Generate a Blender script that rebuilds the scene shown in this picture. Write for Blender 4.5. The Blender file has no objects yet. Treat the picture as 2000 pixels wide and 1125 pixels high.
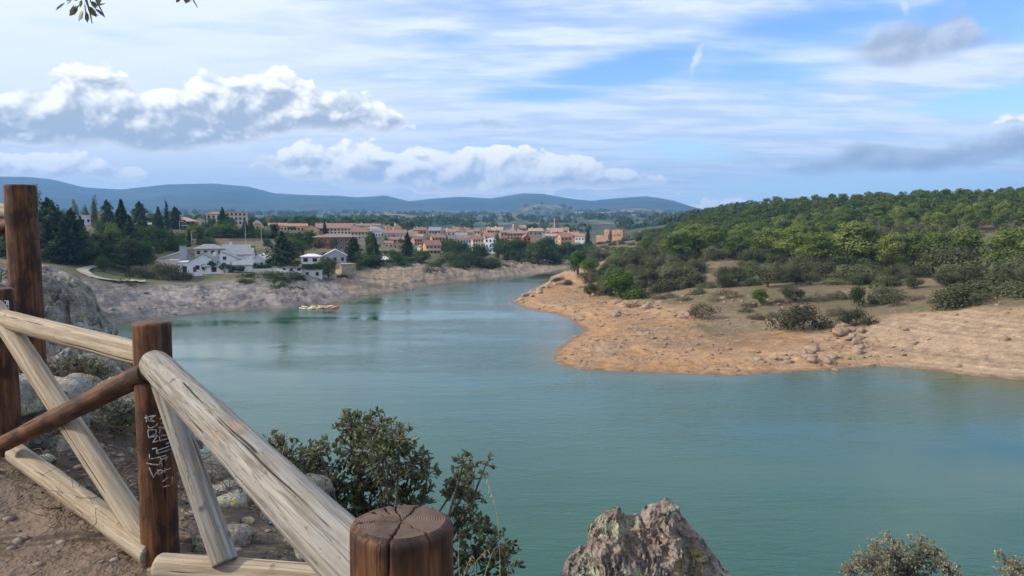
import bpy, bmesh, math, random
import numpy as np
from mathutils import Vector, Matrix

scene = bpy.context.scene
COL = scene.collection
R = math.radians

# ------------------------------------------------------------------ camera
F = 1483.0                      # focal length in pixels of the 2000 px wide photograph
HORIZON = 435.0
CAMZ = 20.0                     # metres above the water
PITCH = math.atan((562.5 - HORIZON) / F)
cam_d = bpy.data.cameras.new('camera')
cam_d.sensor_width = 36.0
cam_d.lens = 36.0 * F / 2000.0
cam_d.clip_start = 0.05
cam_d.clip_end = 40000.0
cam = bpy.data.objects.new('camera', cam_d)
COL.objects.link(cam)
cam.location = (0, 0, CAMZ)
cam.rotation_euler = (R(90) - PITCH, 0, 0)
scene.camera = cam

# ------------------------------------------------------------------ light and exposure
SUN_AZ = R(-97)                 # from the viewing direction (+Y), negative = left
SUN_EL = R(30)
sun_dir = Vector((math.sin(SUN_AZ) * math.cos(SUN_EL), math.cos(SUN_AZ) * math.cos(SUN_EL), math.sin(SUN_EL)))
sl = bpy.data.lights.new('sun', 'SUN')
sl.energy = 3.6
sl.angle = R(2.0)
sl.color = (1.0, 0.90, 0.76)
sun = bpy.data.objects.new('sun', sl)
COL.objects.link(sun)
sun.rotation_euler = sun_dir.to_track_quat('Z', 'Y').to_euler()
sun.location = (-60, 20, 90)
vs = scene.view_settings
vs.view_transform = 'Standard'
vs.look = 'None'
vs.exposure = 0.40
vs.gamma = 1.0
vs.use_curve_mapping = False
scene.render.engine = 'CYCLES'
cy = scene.cycles
cy.use_denoising = True
cy.max_bounces = 4
cy.diffuse_bounces = 2
cy.glossy_bounces = 2
cy.transmission_bounces = 4
cy.transparent_max_bounces = 6
cy.volume_bounces = 0
cy.light_sampling_threshold = 0.05
cy.caustics_reflective = False
cy.caustics_refractive = False
cy.sample_clamp_indirect = 4.0
cy.use_adaptive_sampling = True
cy.adaptive_threshold = 0.03

# ------------------------------------------------------------------ node helper
class NT:
    """tiny expression builder for node trees"""
    def __init__(s, tree):
        s.t = tree; s.n = tree.nodes; s.l = tree.links
    def node(s, typ, **kw):
        n = s.n.new(typ)
        for k, v in kw.items():
            setattr(n, k, v)
        return n
    def put(s, sock, v):
        if v is None: return
        if isinstance(v, bpy.types.NodeSocket): s.l.new(v, sock)
        else:
            if sock.type == 'RGBA' and not isinstance(v, (int, float)) and len(v) == 3: v = (*v, 1.0)
            sock.default_value = v
    def m(s, op, a, b=None, c=None, clamp=False):
        n = s.node('ShaderNodeMath', operation=op, use_clamp=clamp)
        for i, v in enumerate((a, b, c)): s.put(n.inputs[i], v)
        return n.outputs[0]
    def add(s, a, b): return s.m('ADD', a, b)
    def sub(s, a, b): return s.m('SUBTRACT', a, b)
    def mul(s, a, b): return s.m('MULTIPLY', a, b)
    def vm(s, op, a, b=None, out=0):
        n = s.node('ShaderNodeVectorMath', operation=op)
        s.put(n.inputs[0], a)
        if b is not None:
            s.put(n.inputs['Scale'] if op == 'SCALE' else n.inputs[1], b)
        return n.outputs[1 if op in ('LENGTH', 'DOT_PRODUCT', 'DISTANCE') else 0]
    def xyz(s, x, y, z):
        n = s.node('ShaderNodeCombineXYZ')
        for i, v in enumerate((x, y, z)): s.put(n.inputs[i], v)
        return n.outputs[0]
    def sep(s, v):
        n = s.node('ShaderNodeSeparateXYZ'); s.put(n.inputs[0], v)
        return n.outputs[0], n.outputs[1], n.outputs[2]
    def mapr(s, v, a, b, c=0.0, d=1.0, smooth=True):
        n = s.node('ShaderNodeMapRange', interpolation_type='SMOOTHSTEP' if smooth else 'LINEAR')
        s.put(n.inputs[0], v)
        for i, q in enumerate((a, b, c, d)): s.put(n.inputs[1 + i], q)
        return n.outputs[0]
    def noise(s, vec, scale=1.0, detail=4.0, rough=0.5, dist=0.0, lac=2.0, out=0, dim='3D'):
        n = s.node('ShaderNodeTexNoise', noise_dimensions=dim)
        s.put(n.inputs['Vector'], vec); n.inputs['Scale'].default_value = scale
        n.inputs['Detail'].default_value = detail; n.inputs['Roughness'].default_value = rough
        n.inputs['Distortion'].default_value = dist; n.inputs['Lacunarity'].default_value = lac
        return n.outputs[out]
    def voro(s, vec, scale=1.0, feature='F1', smooth=None, out=0, rnd=1.0, dim='3D'):
        n = s.node('ShaderNodeTexVoronoi', feature=feature, voronoi_dimensions=dim)
        s.put(n.inputs['Vector'], vec); n.inputs['Scale'].default_value = scale
        n.inputs['Randomness'].default_value = rnd
        if smooth is not None: n.inputs['Smoothness'].default_value = smooth
        return n.outputs[out]
    def mix(s, f, a, b, blend='MIX'):
        n = s.node('ShaderNodeMix', data_type='RGBA', blend_type=blend)
        s.put(n.inputs[0], f); s.put(n.inputs[6], a); s.put(n.inputs[7], b)
        return n.outputs[2]
    def mapping(s, vec, loc=(0, 0, 0), rot=(0, 0, 0), scale=(1, 1, 1)):
        n = s.node('ShaderNodeMapping')
        s.put(n.inputs[0], vec)
        n.inputs[1].default_value = loc; n.inputs[2].default_value = rot; n.inputs[3].default_value = scale
        return n.outputs[0]
    def ramp(s, f, stops):
        n = s.node('ShaderNodeValToRGB'); s.put(n.inputs[0], f)
        e = n.color_ramp.elements
        while len(e) < len(stops): e.new(0.5)
        for i, (p, c) in enumerate(stops):
            e[i].position = p; e[i].color = (*c, 1.0) if len(c) == 3 else c
        return n.outputs[0]
    def bump(s, h, strength=1.0, dist=0.1, normal=None):
        n = s.node('ShaderNodeBump'); s.put(n.inputs['Height'], h)
        n.inputs['Strength'].default_value = strength; n.inputs['Distance'].default_value = dist
        if normal is not None: s.put(n.inputs['Normal'], normal)
        return n.outputs[0]

def pix_angles(px, py):
    """pixel of the photograph -> azimuth, elevation in degrees"""
    a = (px - 1000) / F; b = (562.5 - py) / F
    x = a; y = math.cos(PITCH) + b * math.sin(PITCH); z = -math.sin(PITCH) + b * math.cos(PITCH)
    return math.degrees(math.atan2(x, y)), math.degrees(math.atan2(z, math.hypot(x, y)))

# ------------------------------------------------------------------ world: Nishita sky with cloud layers
world = bpy.data.worlds.new('World')
scene.world = world
world.use_nodes = True
W = NT(world.node_tree)
for n in list(W.n): W.n.remove(n)
wout = W.node('ShaderNodeOutputWorld')
bg = W.node('ShaderNodeBackground')
bg.inputs['Strength'].default_value = 0.125
W.l.new(bg.outputs[0], wout.inputs[0])
sky = W.node('ShaderNodeTexSky', sky_type='NISHITA')
sky.sun_disc = False
sky.sun_elevation = SUN_EL
sky.sun_rotation = SUN_AZ
sky.altitude = 900
sky.air_density = 1.0
sky.dust_density = 0.15
sky.ozone_density = 1.6
hs = W.node('ShaderNodeHueSaturation')
hs.inputs['Hue'].default_value = 0.512
hs.inputs['Saturation'].default_value = 1.25
hs.inputs['Value'].default_value = 1.45
W.l.new(sky.outputs[0], hs.inputs['Color'])
base_sky = hs.outputs[0]

tc = W.node('ShaderNodeTexCoord')
dx, dy, dz = W.sep(tc.outputs['Generated'])
AZ = W.mul(W.m('ARCTAN2', dx, dy), 57.29578)
EL = W.mul(W.m('ARCSINE', dz), 57.29578)
AE = W.xyz(AZ, EL, 0.0)

def blobs(vec, lst, smooth=True, start=None):
    """1 at the centre of an ellipse in the sky, 0 on its rim, negative outside; the largest over a list of ellipses
    (px, py, rx, ry, rot). The running maximum is carried in the vector's third component, so that the
    ellipses are worked off one after the other and the shader stays small."""
    x, y, _ = W.sep(vec)
    k = 57.29578 / F
    best = -4.0 if start is None else start
    for (px, py, rx, ry, *rot) in lst:
        a, e = pix_angles(px, py)
        c = W.xyz(x, y, best)
        cr, sr = math.cos(R(rot[0] if rot else 0.0)), math.sin(R(rot[0] if rot else 0.0))
        dv = W.vm('SUBTRACT', c, (a, e, 0.0))
        u_ = W.vm('DOT_PRODUCT', dv, (cr / (rx * k), sr / (rx * k), 1e-7))
        v_ = W.vm('DOT_PRODUCT', dv, (-sr / (ry * k), cr / (ry * k), 0.0))
        q = W.sub(1.0, W.m('SQRT', W.m('MULTIPLY_ADD', u_, u_, W.mul(v_, v_))))
        best = W.m('SMOOTH_MAX', best, q, 0.15) if smooth else W.m('MAXIMUM', best, q)
    return best

def wobble(vec, scale, detail, amt):
    n1 = W.noise(vec, scale=scale, detail=detail, dim='2D')
    n2 = W.noise(W.vm('ADD', vec, (31.7, 11.3, 5.0)), scale=scale, detail=detail, dim='2D')
    return W.vm('ADD', vec, W.xyz(W.mul(W.sub(n1, 0.5), amt), W.mul(W.sub(n2, 0.5), amt), 0.0))

# paler and bluer towards the horizon
base_sky = W.mix(W.mapr(EL, 0.5, 9.0, 0.92, 0.0), base_sky, W.mix(W.mapr(AZ, -30, 22), (7.0, 7.4, 7.7), (4.9, 6.9, 8.4)))

# high thin cirrus: streaks on a plane far overhead
zc = W.add(W.m('MAXIMUM', dz, 0.0), 0.10)
PL = W.xyz(W.m('DIVIDE', dx, zc), W.m('DIVIDE', dy, zc), 0.0)
PLr = W.mapping(PL, loc=(3.1, 1.7, 0), rot=(0, 0, R(-14)), scale=(0.32, 1.0, 1))
c1 = W.noise(PLr, scale=1.5, detail=6, rough=0.58, dist=0.5, dim='2D')
c2 = W.noise(W.mapping(PL, loc=(9, 4, 2), rot=(0, 0, R(24)), scale=(0.45, 1.2, 1)), scale=3.6, detail=4, rough=0.6, dist=0.0, dim='2D')
c3 = W.noise(W.mapping(AE, loc=(2, 5, 0), rot=(0, 0, R(7)), scale=(0.05, 0.32, 1)), scale=1.0, detail=4, rough=0.6, dist=0.4, dim='2D')
cir = W.add(W.add(W.mul(c1, 0.45), W.mul(c2, 0.25)), W.mul(c3, 0.42))
holes = [(1530, 75, 260, 60, 8), (1500, 135, 150, 34, -6), (1060, 185, 150, 22, 0), (1960, 195, 170, 26, 4), (1900, 40, 150, 60, 0), (1330, 290, 120, 26, -4), (1640, 365, 420, 30, 2), (1250, 130, 260, 40, 12)]
hb = W.mapr(blobs(AE, holes), -0.25, 0.9, 0, 1)
east = W.mapr(AZ, -34, 40, 0.13, 0.0, smooth=False)      # thicker veil towards the sun
lowv = W.mapr(EL, 0, 6, 0.05, 0.0)
cir = W.add(W.add(W.sub(cir, W.mul(hb, 0.30)), east), lowv)
cir_a = W.mul(W.mapr(cir, 0.30, 0.67), 0.92)
# old broken-up contrail
wob = wobble(AE, 1.6, 2, 0.55)
ctl = []
for (x0, y0, x1, y1, w_) in [(1330, 0, 1350, 60, 11), (1378, 70, 1342, 165, 13), (1350, 150, 1318, 195, 9), (1298, 262, 1272, 305, 9), (1755, -10, 1775, 30, 12)]:
    ctl.append(((x0 + x1) / 2, (y0 + y1) / 2, math.hypot(x1 - x0, y1 - y0) * 0.62, w_, math.degrees(math.atan2(-(y1 - y0), x1 - x0))))
ctr = blobs(wob, ctl, False)
ctr_a = W.mul(W.mapr(ctr, 0.0, 0.9), 0.75)
cir_a = W.m('MAXIMUM', cir_a, ctr_a)
k10 = 10.0
cir_col = W.mix(W.mapr(c2, 0.35, 0.65), (4.6, 5.4, 6.9), (6.6, 7.1, 8.0))
cir_col = W.mix(W.mapr(AZ, -34, 6), (6.9, 7.2, 7.9), cir_col)
skyc = W.mix(cir_a, base_sky, cir_col)

# heaped and flat clouds: banks whose top and bottom are given along the azimuth; they go on, mirrored, outside the view
AZT = W.mul(W.m('PINGPONG', W.add(AZ, 40.0), 80.0), 1.0 / 80.0)
SC = 0.30
def field(v, det):
    vw = wobble(v, SC * 0.7, 1, 1.3)
    n1 = W.noise(vw, scale=SC, detail=det, rough=0.63, dim='2D')
    v1 = W.voro(vw, scale=SC * 1.7, feature='SMOOTH_F1', smooth=0.4, dim='2D')
    r_ = W.add(W.mul(W.sub(n1, 0.5), 2.2), W.mul(W.sub(0.40, v1), 1.0))
    if det > 5: r_ = W.add(r_, W.mul(W.sub(0.42, W.voro(vw, scale=SC * 6.0, feature='F1', dim='2D')), 0.34))
    return r_
AEs = W.vm('MULTIPLY', AE, (1.0, 1.35, 1.0))
N0 = field(AEs, 8)
N1 = field(W.vm('ADD', AEs, (-0.42, 0.62, 0.0)), 3)
dN = W.sub(N0, N1)                                            # > 0 where the cloud thins out towards the sun
def curve(pts, lo, hi):
    """piecewise linear function of the azimuth from (px, value) pairs"""
    st = []
    for px, v in pts:
        t_ = (math.degrees(math.atan2(px - 1000, F)) + 40.0) / 80.0
        st.append((min(max(t_, 0.0), 1.0), ((v - lo) / (hi - lo),) * 3))
    n = W.node('ShaderNodeValToRGB'); W.put(n.inputs[0], AZT)
    e = n.color_ramp.elements
    while len(e) < len(st): e.new(0.5)
    for i, (p_, c_) in enumerate(st):
        e[i].position = p_; e[i].color = (*c_, 1.0)
    sp = W.node('ShaderNodeSeparateColor'); W.l.new(n.outputs[0], sp.inputs[0])
    return W.m('MULTIPLY_ADD', sp.outputs[0], hi - lo, lo)
def el_of(px, py): return pix_angles(px, py)[1]
def bank(top, bot, amp, soft, vary=True):
    T = curve([(x, el_of(x, y)) for x, y in top], -2.0, 30.0)
    B = curve([(x, el_of(x, y)) for x, y in bot], -2.0, 30.0)
    th = W.sub(T, B)
    # distance inside the bank in degrees, top edge billowing, bottom edge flatter
    up = W.add(W.sub(T, EL), W.mul(N0, amp))
    dn = W.add(W.sub(EL, B), W.mul(N0, amp * 0.45))
    d = W.m('SMOOTH_MIN', W.m('SMOOTH_MIN', up, dn, 0.25), W.mul(th, 2.0), 0.25)
    a_ = W.mapr(d, 0.0, W.mul(W.mapr(c2, 0.35, 0.62, 0.4, 1.7), soft) if vary else soft)
    rel = W.m('DIVIDE', W.sub(EL, B), W.m('MAXIMUM', th, 0.3))
    return a_, rel, d
def white(a_, rel, d, skyc, k0, k1, dark, lightc):
    lit = W.mapr(W.add(W.add(W.mul(dN, 1.35), W.mul(W.sub(rel, 0.62), k0)), k1), -0.85, 0.75)
    lit = W.m('MAXIMUM', lit, W.mapr(d, 0.9, 0.0, 0.0, 0.75))
    c = W.mix(lit, dark, lightc)
    c = W.mix(W.mapr(EL, 0.0, 5.0, 0.35, 0.0), c, (6.8, 7.5, 8.3))
    return W.mix(W.mul(a_, 0.97), skyc, c)
def greyc(a_, rel, d, skyc, alpha):
    lit = W.mapr(W.add(W.mul(dN, 0.8), W.mul(W.sub(rel, 0.6), 0.5)), -0.6, 0.8)
    c = W.mix(lit, (2.8, 3.1, 3.8), (4.6, 4.9, 5.5))
    return W.mix(W.mul(a_, alpha), skyc, c)

skyc = greyc(*bank([(-400, 40), (1560, 110), (1620, 100), (1690, 50), (1800, 15), (1860, 0), (1900, 62), (1960, 70), (2000, 120), (2100, 60), (2300, 40)],
                   [(-400, 40), (1560, 100), (1620, 104), (1700, 145), (1760, 150), (1850, 125), (1930, 92), (1970, 80), (2000, 110), (2100, 110), (2300, 120)], 0.75, 1.3, False), skyc, 0.85)
skyc = greyc(*bank([(-400, 205), (840, 275), (880, 246), (940, 226), (1000, 240), (1060, 262), (1120, 290), (1230, 262), (1290, 240), (1340, 255), (1400, 330), (1440, 318), (1475, 302), (1520, 318), (1600, 300), (1660, 275), (1710, 260), (1740, 268), (1790, 285), (1900, 262), (2000, 240), (2300, 190)],
                   [(-400, 300), (840, 262), (880, 252), (940, 252), (1000, 258), (1060, 266), (1120, 270), (1230, 258), (1290, 254), (1340, 246), (1400, 322), (1440, 316), (1475, 325), (1520, 345), (1600, 350), (1660, 345), (1710, 345), (1740, 345), (1790, 348), (1900, 340), (2000, 318), (2300, 300)], 0.85, 1.0, False), skyc, 0.92)
skyc = white(*bank([(-500, 95), (-100, 110), (20, 175), (90, 150), (150, 125), (230, 128), (290, 160), (350, 168), (400, 145), (470, 150), (545, 122), (590, 150), (650, 178), (700, 172), (745, 195), (790, 225), (830, 262), (860, 290), (1500, 290), (1880, 270), (1915, 240), (1960, 228), (2000, 232), (2300, 150)],
                   [(-500, 290), (-100, 300), (20, 292), (90, 290), (150, 292), (230, 298), (290, 303), (350, 303), (400, 300), (470, 288), (545, 270), (590, 262), (650, 268), (700, 262), (745, 262), (790, 255), (830, 246), (860, 262), (1500, 262), (1880, 255), (1915, 256), (1960, 246), (2000, 244), (2300, 260)], 0.95, 0.36), skyc, 1.7, -0.10, (3.3, 3.6, 4.0), (9.6, 9.3, 8.8))
skyc = white(*bank([(-500, 315), (0, 298), (60, 296), (160, 302), (230, 312), (275, 318), (300, 345), (480, 340), (520, 292), (545, 300), (590, 275), (650, 282), (715, 272), (770, 290), (830, 282), (880, 294), (950, 274), (1000, 286), (1060, 284), (1130, 302), (1200, 330), (1310, 352), (1335, 396), (1380, 388), (1440, 386), (1460, 408), (1560, 425), (2300, 430)],
                   [(-500, 352), (0, 350), (60, 352), (160, 352), (230, 358), (275, 352), (300, 340), (480, 332), (520, 325), (545, 345), (590, 355), (650, 362), (715, 372), (770, 374), (830, 380), (880, 382), (950, 382), (1000, 380), (1060, 378), (1130, 374), (1200, 370), (1310, 361), (1335, 412), (1380, 416), (1440, 412), (1460, 404), (1560, 415), (2300, 420)], 0.80, 0.20), skyc, 1.5, 0.30, (4.2, 4.5, 4.9), (10.4, 9.9, 9.0))
W.l.new(skyc, bg.inputs['Color'])
world.cycles.sampling_method = 'MANUAL'
world.cycles.sample_map_resolution = 512

# ------------------------------------------------------------------ helpers: placing, meshes, tags
CP, SP = math.cos(PITCH), math.sin(PITCH)
def ray(px, py):
    a = (px - 1000) / F; b = (562.5 - py) / F
    return a, CP + b * SP, -SP + b * CP
def at(px, py, Y):
    """point of the place at depth Y (metres ahead of the camera) that the photograph shows at px, py"""
    x, y, z = ray(px, py); k = Y / y
    return Vector((x * k, Y, CAMZ + z * k))
def at_z(px, py, z0):
    x, y, z = ray(px, py); k = (z0 - CAMZ) / z
    return Vector((x * k, y * k, z0))
def zpix(py, Y):
    b = (562.5 - py) / F
    return CAMZ + Y * (-SP + b * CP) / (CP + b * SP)

def tag(o, label=None, cat=None, group=None, kind=None):
    if label: o['label'] = label
    if cat: o['category'] = cat
    if group: o['group'] = group
    if kind: o['kind'] = kind
    return o
def empty(name, loc=(0, 0, 0), rz=0.0, scale=1.0):
    o = bpy.data.objects.new(name, None); COL.objects.link(o)
    o.location = loc; o.rotation_euler = (0, 0, rz)
    o.scale = (scale,) * 3 if isinstance(scale, (int, float)) else scale
    o.empty_display_size = 0.2
    return o
def link(name, me, parent=None, loc=None, rot=None, scale=None):
    o = bpy.data.objects.new(name, me); COL.objects.link(o)
    if parent is not None: o.parent = parent
    if loc is not None: o.location = loc
    if rot is not None: o.rotation_euler = rot
    if scale is not None: o.scale = scale
    return o
def np_mesh(name, verts, faces, mat=None, smooth=False, col=None):
    """verts (n,3); faces: (m,3) or (m,4) array; col: (n,3) colours stored as attribute 'col'"""
    me = bpy.data.meshes.new(name)
    v = np.asarray(verts, dtype=np.float32); f = np.asarray(faces, dtype=np.int32)
    n, k = f.shape
    me.vertices.add(len(v)); me.vertices.foreach_set('co', v.ravel())
    me.loops.add(n * k); me.loops.foreach_set('vertex_index', f.ravel())
    me.polygons.add(n); me.polygons.foreach_set('loop_start', np.arange(0, n * k, k, dtype=np.int32))
    me.polygons.foreach_set('loop_total', np.full(n, k, dtype=np.int32))
    if smooth: me.polygons.foreach_set('use_smooth', np.ones(n, dtype=bool))
    me.update(calc_edges=True)
    if col is not None:
        a = me.attributes.new('col', 'FLOAT_COLOR', 'POINT')
        c = np.ones((len(v), 4), dtype=np.float32); c[:, :col.shape[1]] = col
        a.data.foreach_set('color', c.ravel())
    if mat is not None: me.materials.append(mat)
    me.validate()
    return me
def py_mesh(name, verts, faces, mat=None, smooth=False):
    me = bpy.data.meshes.new(name)
    me.from_pydata([tuple(v) for v in verts], [], faces)
    if smooth:
        for p in me.polygons: p.use_smooth = True
    if mat is not None: me.materials.append(mat)
    me.update()
    return me
def new_mat(name):
    m = bpy.data.materials.new(name); m.use_nodes = True
    t = NT(m.node_tree)
    b = m.node_tree.nodes['Principled BSDF']
    return m, t, b

# ------------------------------------------------------------------ numpy noise
def _mixh(h):
    h = (h ^ (h >> np.uint32(13))) * np.uint32(1274126177)
    h = h ^ (h >> np.uint32(16))
    return (h & np.uint32(0xFFFFFF)).astype(np.float32) * np.float32(1 / 16777215.0)
def vnoise(x, y, z=None, seed=0):
    x = np.asarray(x, dtype=np.float64); y = np.asarray(y, dtype=np.float64)
    def prep(q, k):
        i = np.floor(q); f = (q - i).astype(np.float32); f = f * f * (3 - 2 * f)
        h = i.astype(np.int64).astype(np.uint32) * np.uint32(k)
        return h, h + np.uint32(k), f
    hx0, hx1, fx = prep(x, 374761393); hy0, hy1, fy = prep(y, 668265263)
    sd = np.uint32(seed * 977 + 13)
    hy0 = hy0 + sd; hy1 = hy1 + sd
    def plane(dz):
        a = _mixh(hx0 + hy0 + dz); b = _mixh(hx1 + hy0 + dz); c = _mixh(hx0 + hy1 + dz); d = _mixh(hx1 + hy1 + dz)
        u = a + (b - a) * fx; v = c + (d - c) * fx
        return u + (v - u) * fy
    if z is None: return plane(np.uint32(0)) * 2 - 1
    hz0, hz1, fz = prep(np.asarray(z, dtype=np.float64), 873357473)
    p0 = plane(hz0); p1 = plane(hz1)
    return (p0 + (p1 - p0) * fz) * 2 - 1
def fbm(x, y, z=None, oct=4, seed=0, gain=0.5, lac=2.03, ridge=False):
    s = 0; a = 1.0; t = 0
    for i in range(oct):
        k = lac ** i
        n = vnoise(x * k + 17.3 * i, y * k - 9.1 * i, None if z is None else z * k + 3.7 * i, seed + i)
        if ridge: n = 1 - 2 * np.abs(n)
        s = s + a * n; t += a; a *= gain
    return s / t
def masked(mask, fn, *xs):
    """fn evaluated only where mask is true, 0 elsewhere"""
    out = np.zeros(mask.shape)
    if mask.any(): out[mask] = fn(*[q[mask] for q in xs])
    return out
def sstep(a, b, x):
    t = np.clip((x - a) / (b - a), 0, 1)
    return t * t * (3 - 2 * t)

# ------------------------------------------------------------------ shoreline of the reservoir
def wl(px, py):
    p = at_z(px, py, 0.0); return (p.x, p.y)
SHORE = []                       # (x, y, zone of the land behind it)
def sh(zone, pts):
    for p in pts: SHORE.append((p[0], p[1], zone))
sh('N', [(140, -40), (90, -30), (70, 0), (50, 15), (30, 22), (10, 25), (-10, 27), (-25, 35), (-38, 50), (-48, 70)])
sh('L', [(-60, 95), (-72, 120), wl(180, 640), wl(262, 628), wl(330, 620), wl(370, 616), wl(400, 612), wl(440, 608), wl(480, 607), wl(520, 603), wl(560, 602), wl(600, 597), wl(640, 594), wl(690, 586), wl(700, 583)])
sh('F', [wl(694, 578), wl(720, 576), wl(750, 573), wl(775, 571), wl(800, 567), wl(825, 561), wl(850, 557), wl(900, 552), wl(950, 546), wl(1000, 541), wl(1050, 536), wl(1075, 532), (26, 330), (40, 342), (60, 352)])
sh('R', [(64, 340), (48, 328), (34, 312), (22, 296), wl(1075, 540), wl(1070, 550), wl(1040, 565), wl(1010, 583), wl(1003, 592), wl(1020, 600), wl(1040, 605), wl(1080, 612), wl(1110, 621), wl(1133, 638), wl(1142, 647),
         wl(1118, 660), wl(1095, 674), wl(1082, 688), wl(1080, 700), wl(1090, 712), wl(1120, 720), wl(1160, 724), wl(1200, 726), wl(1300, 729), wl(1370, 732), wl(1430, 734), wl(1500, 730), wl(1560, 726), wl(1600, 724), wl(1640, 720),
         wl(1680, 717), wl(1750, 717), wl(1800, 722), wl(1850, 727), wl(1900, 734), wl(1950, 739), wl(2000, 743)])
sh('R', [(80, 90), (100, 86), (140, 92), (180, 104), (215, 80), (225, 30), (205, -15), (170, -38)])
SX = np.array([p[0] for p in SHORE]); SY = np.array([p[1] for p in SHORE])
SZONE = [p[2] for p in SHORE]

_ZPTS = [(300, 420, 0), (0, 600, 1), (-400, 300, 1), (0, -300, 0)]
def shore_dist(x, y):
    """signed distance to the waterline (land positive) and index of the nearest stretch; exact near the lake, coarse far away"""
    x = np.asarray(x, dtype=np.float64); y = np.asarray(y, dtype=np.float64)
    close = (x > -260) & (x < 420) & (y > -160) & (y < 560)
    d = np.empty(x.shape); idx = np.zeros(x.shape, dtype=np.int32)
    d[close], idx[close] = _shore_dist(x[close], y[close], 1)
    far = ~close
    if far.any(): d[far], idx[far] = _shore_dist(x[far], y[far], 4)
    return d, idx
def _shore_dist(x, y, step):
    x = np.asarray(x, dtype=np.float64); y = np.asarray(y, dtype=np.float64)
    best = np.full(x.shape, 1e18); idx = np.zeros(x.shape, dtype=np.int32); inside = np.zeros(x.shape, dtype=bool)
    n = len(SX)
    if step > 1:
        for i in range(0, n, step):
            d = (x - SX[i]) ** 2 + (y - SY[i]) ** 2
            u = d < best
            best = np.where(u, d, best); idx[u] = i
        return np.sqrt(best), idx
    for i in range(n):
        j = (i + 1) % n
        ax, ay, bx, by = SX[i], SY[i], SX[j], SY[j]
        vx, vy = bx - ax, by - ay
        t = np.clip(((x - ax) * vx + (y - ay) * vy) / (vx * vx + vy * vy), 0, 1)
        d = (x - ax - t * vx) ** 2 + (y - ay - t * vy) ** 2
        u = d < best
        best = np.where(u, d, best); idx[u] = i
        if ay != by:
            cr = ((ay > y) != (by > y)) & (x < (bx - ax) * (y - ay) / (by - ay) + ax)
            inside ^= cr
    return np.where(inside, -1, 1) * np.sqrt(best), idx

# ------------------------------------------------------------------ ground heights through known points
CPTS = []
def gp(px, py, Y): p = at(px, py, Y); CPTS.append((p.x, p.y, p.z))
def gw(x, y, z): CPTS.append((x, y, z))
# where the photographer stands, and the edge of the crag
for p in [(0, 0, 18.42), (0, -6, 18.5), (-6, -4, 18.7), (8, -6, 18.3), (-30, -30, 20), (40, -40, 17), (0, -60, 20), (-1.4, 2.0, 18.58), (-2.2, 3.2, 18.69), (-3.2, 4.4, 18.80), (-1.2, 3.2, 18.64), (-0.4, 2.2, 18.52), (-0.9, 2.8, 18.67), (-1.38, 2.9, 18.64), (-0.5, 2.6, 18.60), (-2.4, 2.4, 18.66), (-4, 3.5, 18.9),
          (-4.5, 6, 18.75), (-6.5, 9, 18.6), (-9.5, 13, 18.2), (-11, 16, 17.6), (-14, 12, 18.8), (-18, 18, 17.4), (-16, 4, 19.6), (0.6, 2.2, 18.3), (2, 2, 18.2), (4, 1.5, 18.0), (8, 0, 17.8),
          (-1.7, 4.2, 18.50), (-2.4, 5.2, 18.48), (-3.4, 6.6, 18.42), (-5.3, 10, 18.0), (-7.8, 15, 17.0), (-9.8, 18, 16.2), (-0.9, 3.7, 18.45), (-0.3, 3.0, 18.35), (0.1, 3.3, 17.9), (1.0, 3.0, 17.7), (3, 2.7, 17.5), (6, 2, 17.2),
          (-1.5, 6, 16.0), (-2.5, 8, 15.2), (-4.1, 11, 14.4), (-6.6, 15.5, 13.3), (-8.4, 20, 11.8), (-12, 25, 12.2), (-20, 35, 9), (-30, 60, 3.5), (-42, 80, 3.2), (-60, 110, 3.2), (-40, 60, 5.5), (-60, 80, 6), (-28, 30, 12), (-80, 120, 6), (-22, 40, 7),
          (-0.2, 6, 15.2), (1.5, 5, 15.0), (4, 4.8, 14.7), (8, 4.5, 14.2), (-1.6, 10, 12.5), (-4, 15, 11.0), (-7, 24, 6.5),
          (0, 12, 9.5), (5, 11, 9), (12, 10, 8.5), (-3, 22, 4.6), (-14, 32, 5.2), (0, 19, 4.2), (12, 18, 4.0), (25, 12, 6.5), (45, 0, 9), (60, -20, 8)]: gw(*p)
# left bank and the slope below the town
for p in [(175, 545, 178), (250, 552, 184), (120, 528, 175), (60, 515, 168), (200, 590, 160), (300, 588, 174), (235, 575, 172), (380, 562, 190), (450, 572, 190), (330, 545, 205), (430, 540, 206), (520, 545, 205), (600, 545, 212), (560, 572, 195), (660, 562, 212),
          (450, 531, 213), (560, 532, 220), (640, 540, 228), (690, 540, 240), (240, 508, 215), (100, 505, 205), (0, 500, 200), (330, 505, 235), (430, 492, 250), (540, 500, 245), (640, 505, 260), (740, 520, 262), (300, 470, 290), (450, 470, 290), (560, 470, 290),
          (100, 450, 300), (0, 445, 300), (200, 440, 340), (360, 452, 330), (440, 440, 400), (540, 452, 360), (630, 491, 300), (690, 490, 300), (640, 458, 390), (720, 466, 400), (780, 487, 345), (740, 500, 290), (840, 497, 330), (800, 470, 430), (880, 480, 430),
          (800, 535, 252), (850, 530, 262), (900, 526, 285), (960, 520, 305), (1000, 520, 315), (1050, 506, 370), (1090, 505, 390), (950, 497, 370), (900, 460, 560), (960, 462, 560), (1020, 470, 520), (1080, 478, 500), (840, 455, 600), (760, 448, 620), (1080, 455, 640),
          (1120, 478, 500), (1200, 481, 520), (1160, 477, 520), (1240, 470, 600), (-300, 440, 320), (-300, 500, 150), (-800, 440, 350)]: gp(*p)
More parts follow.
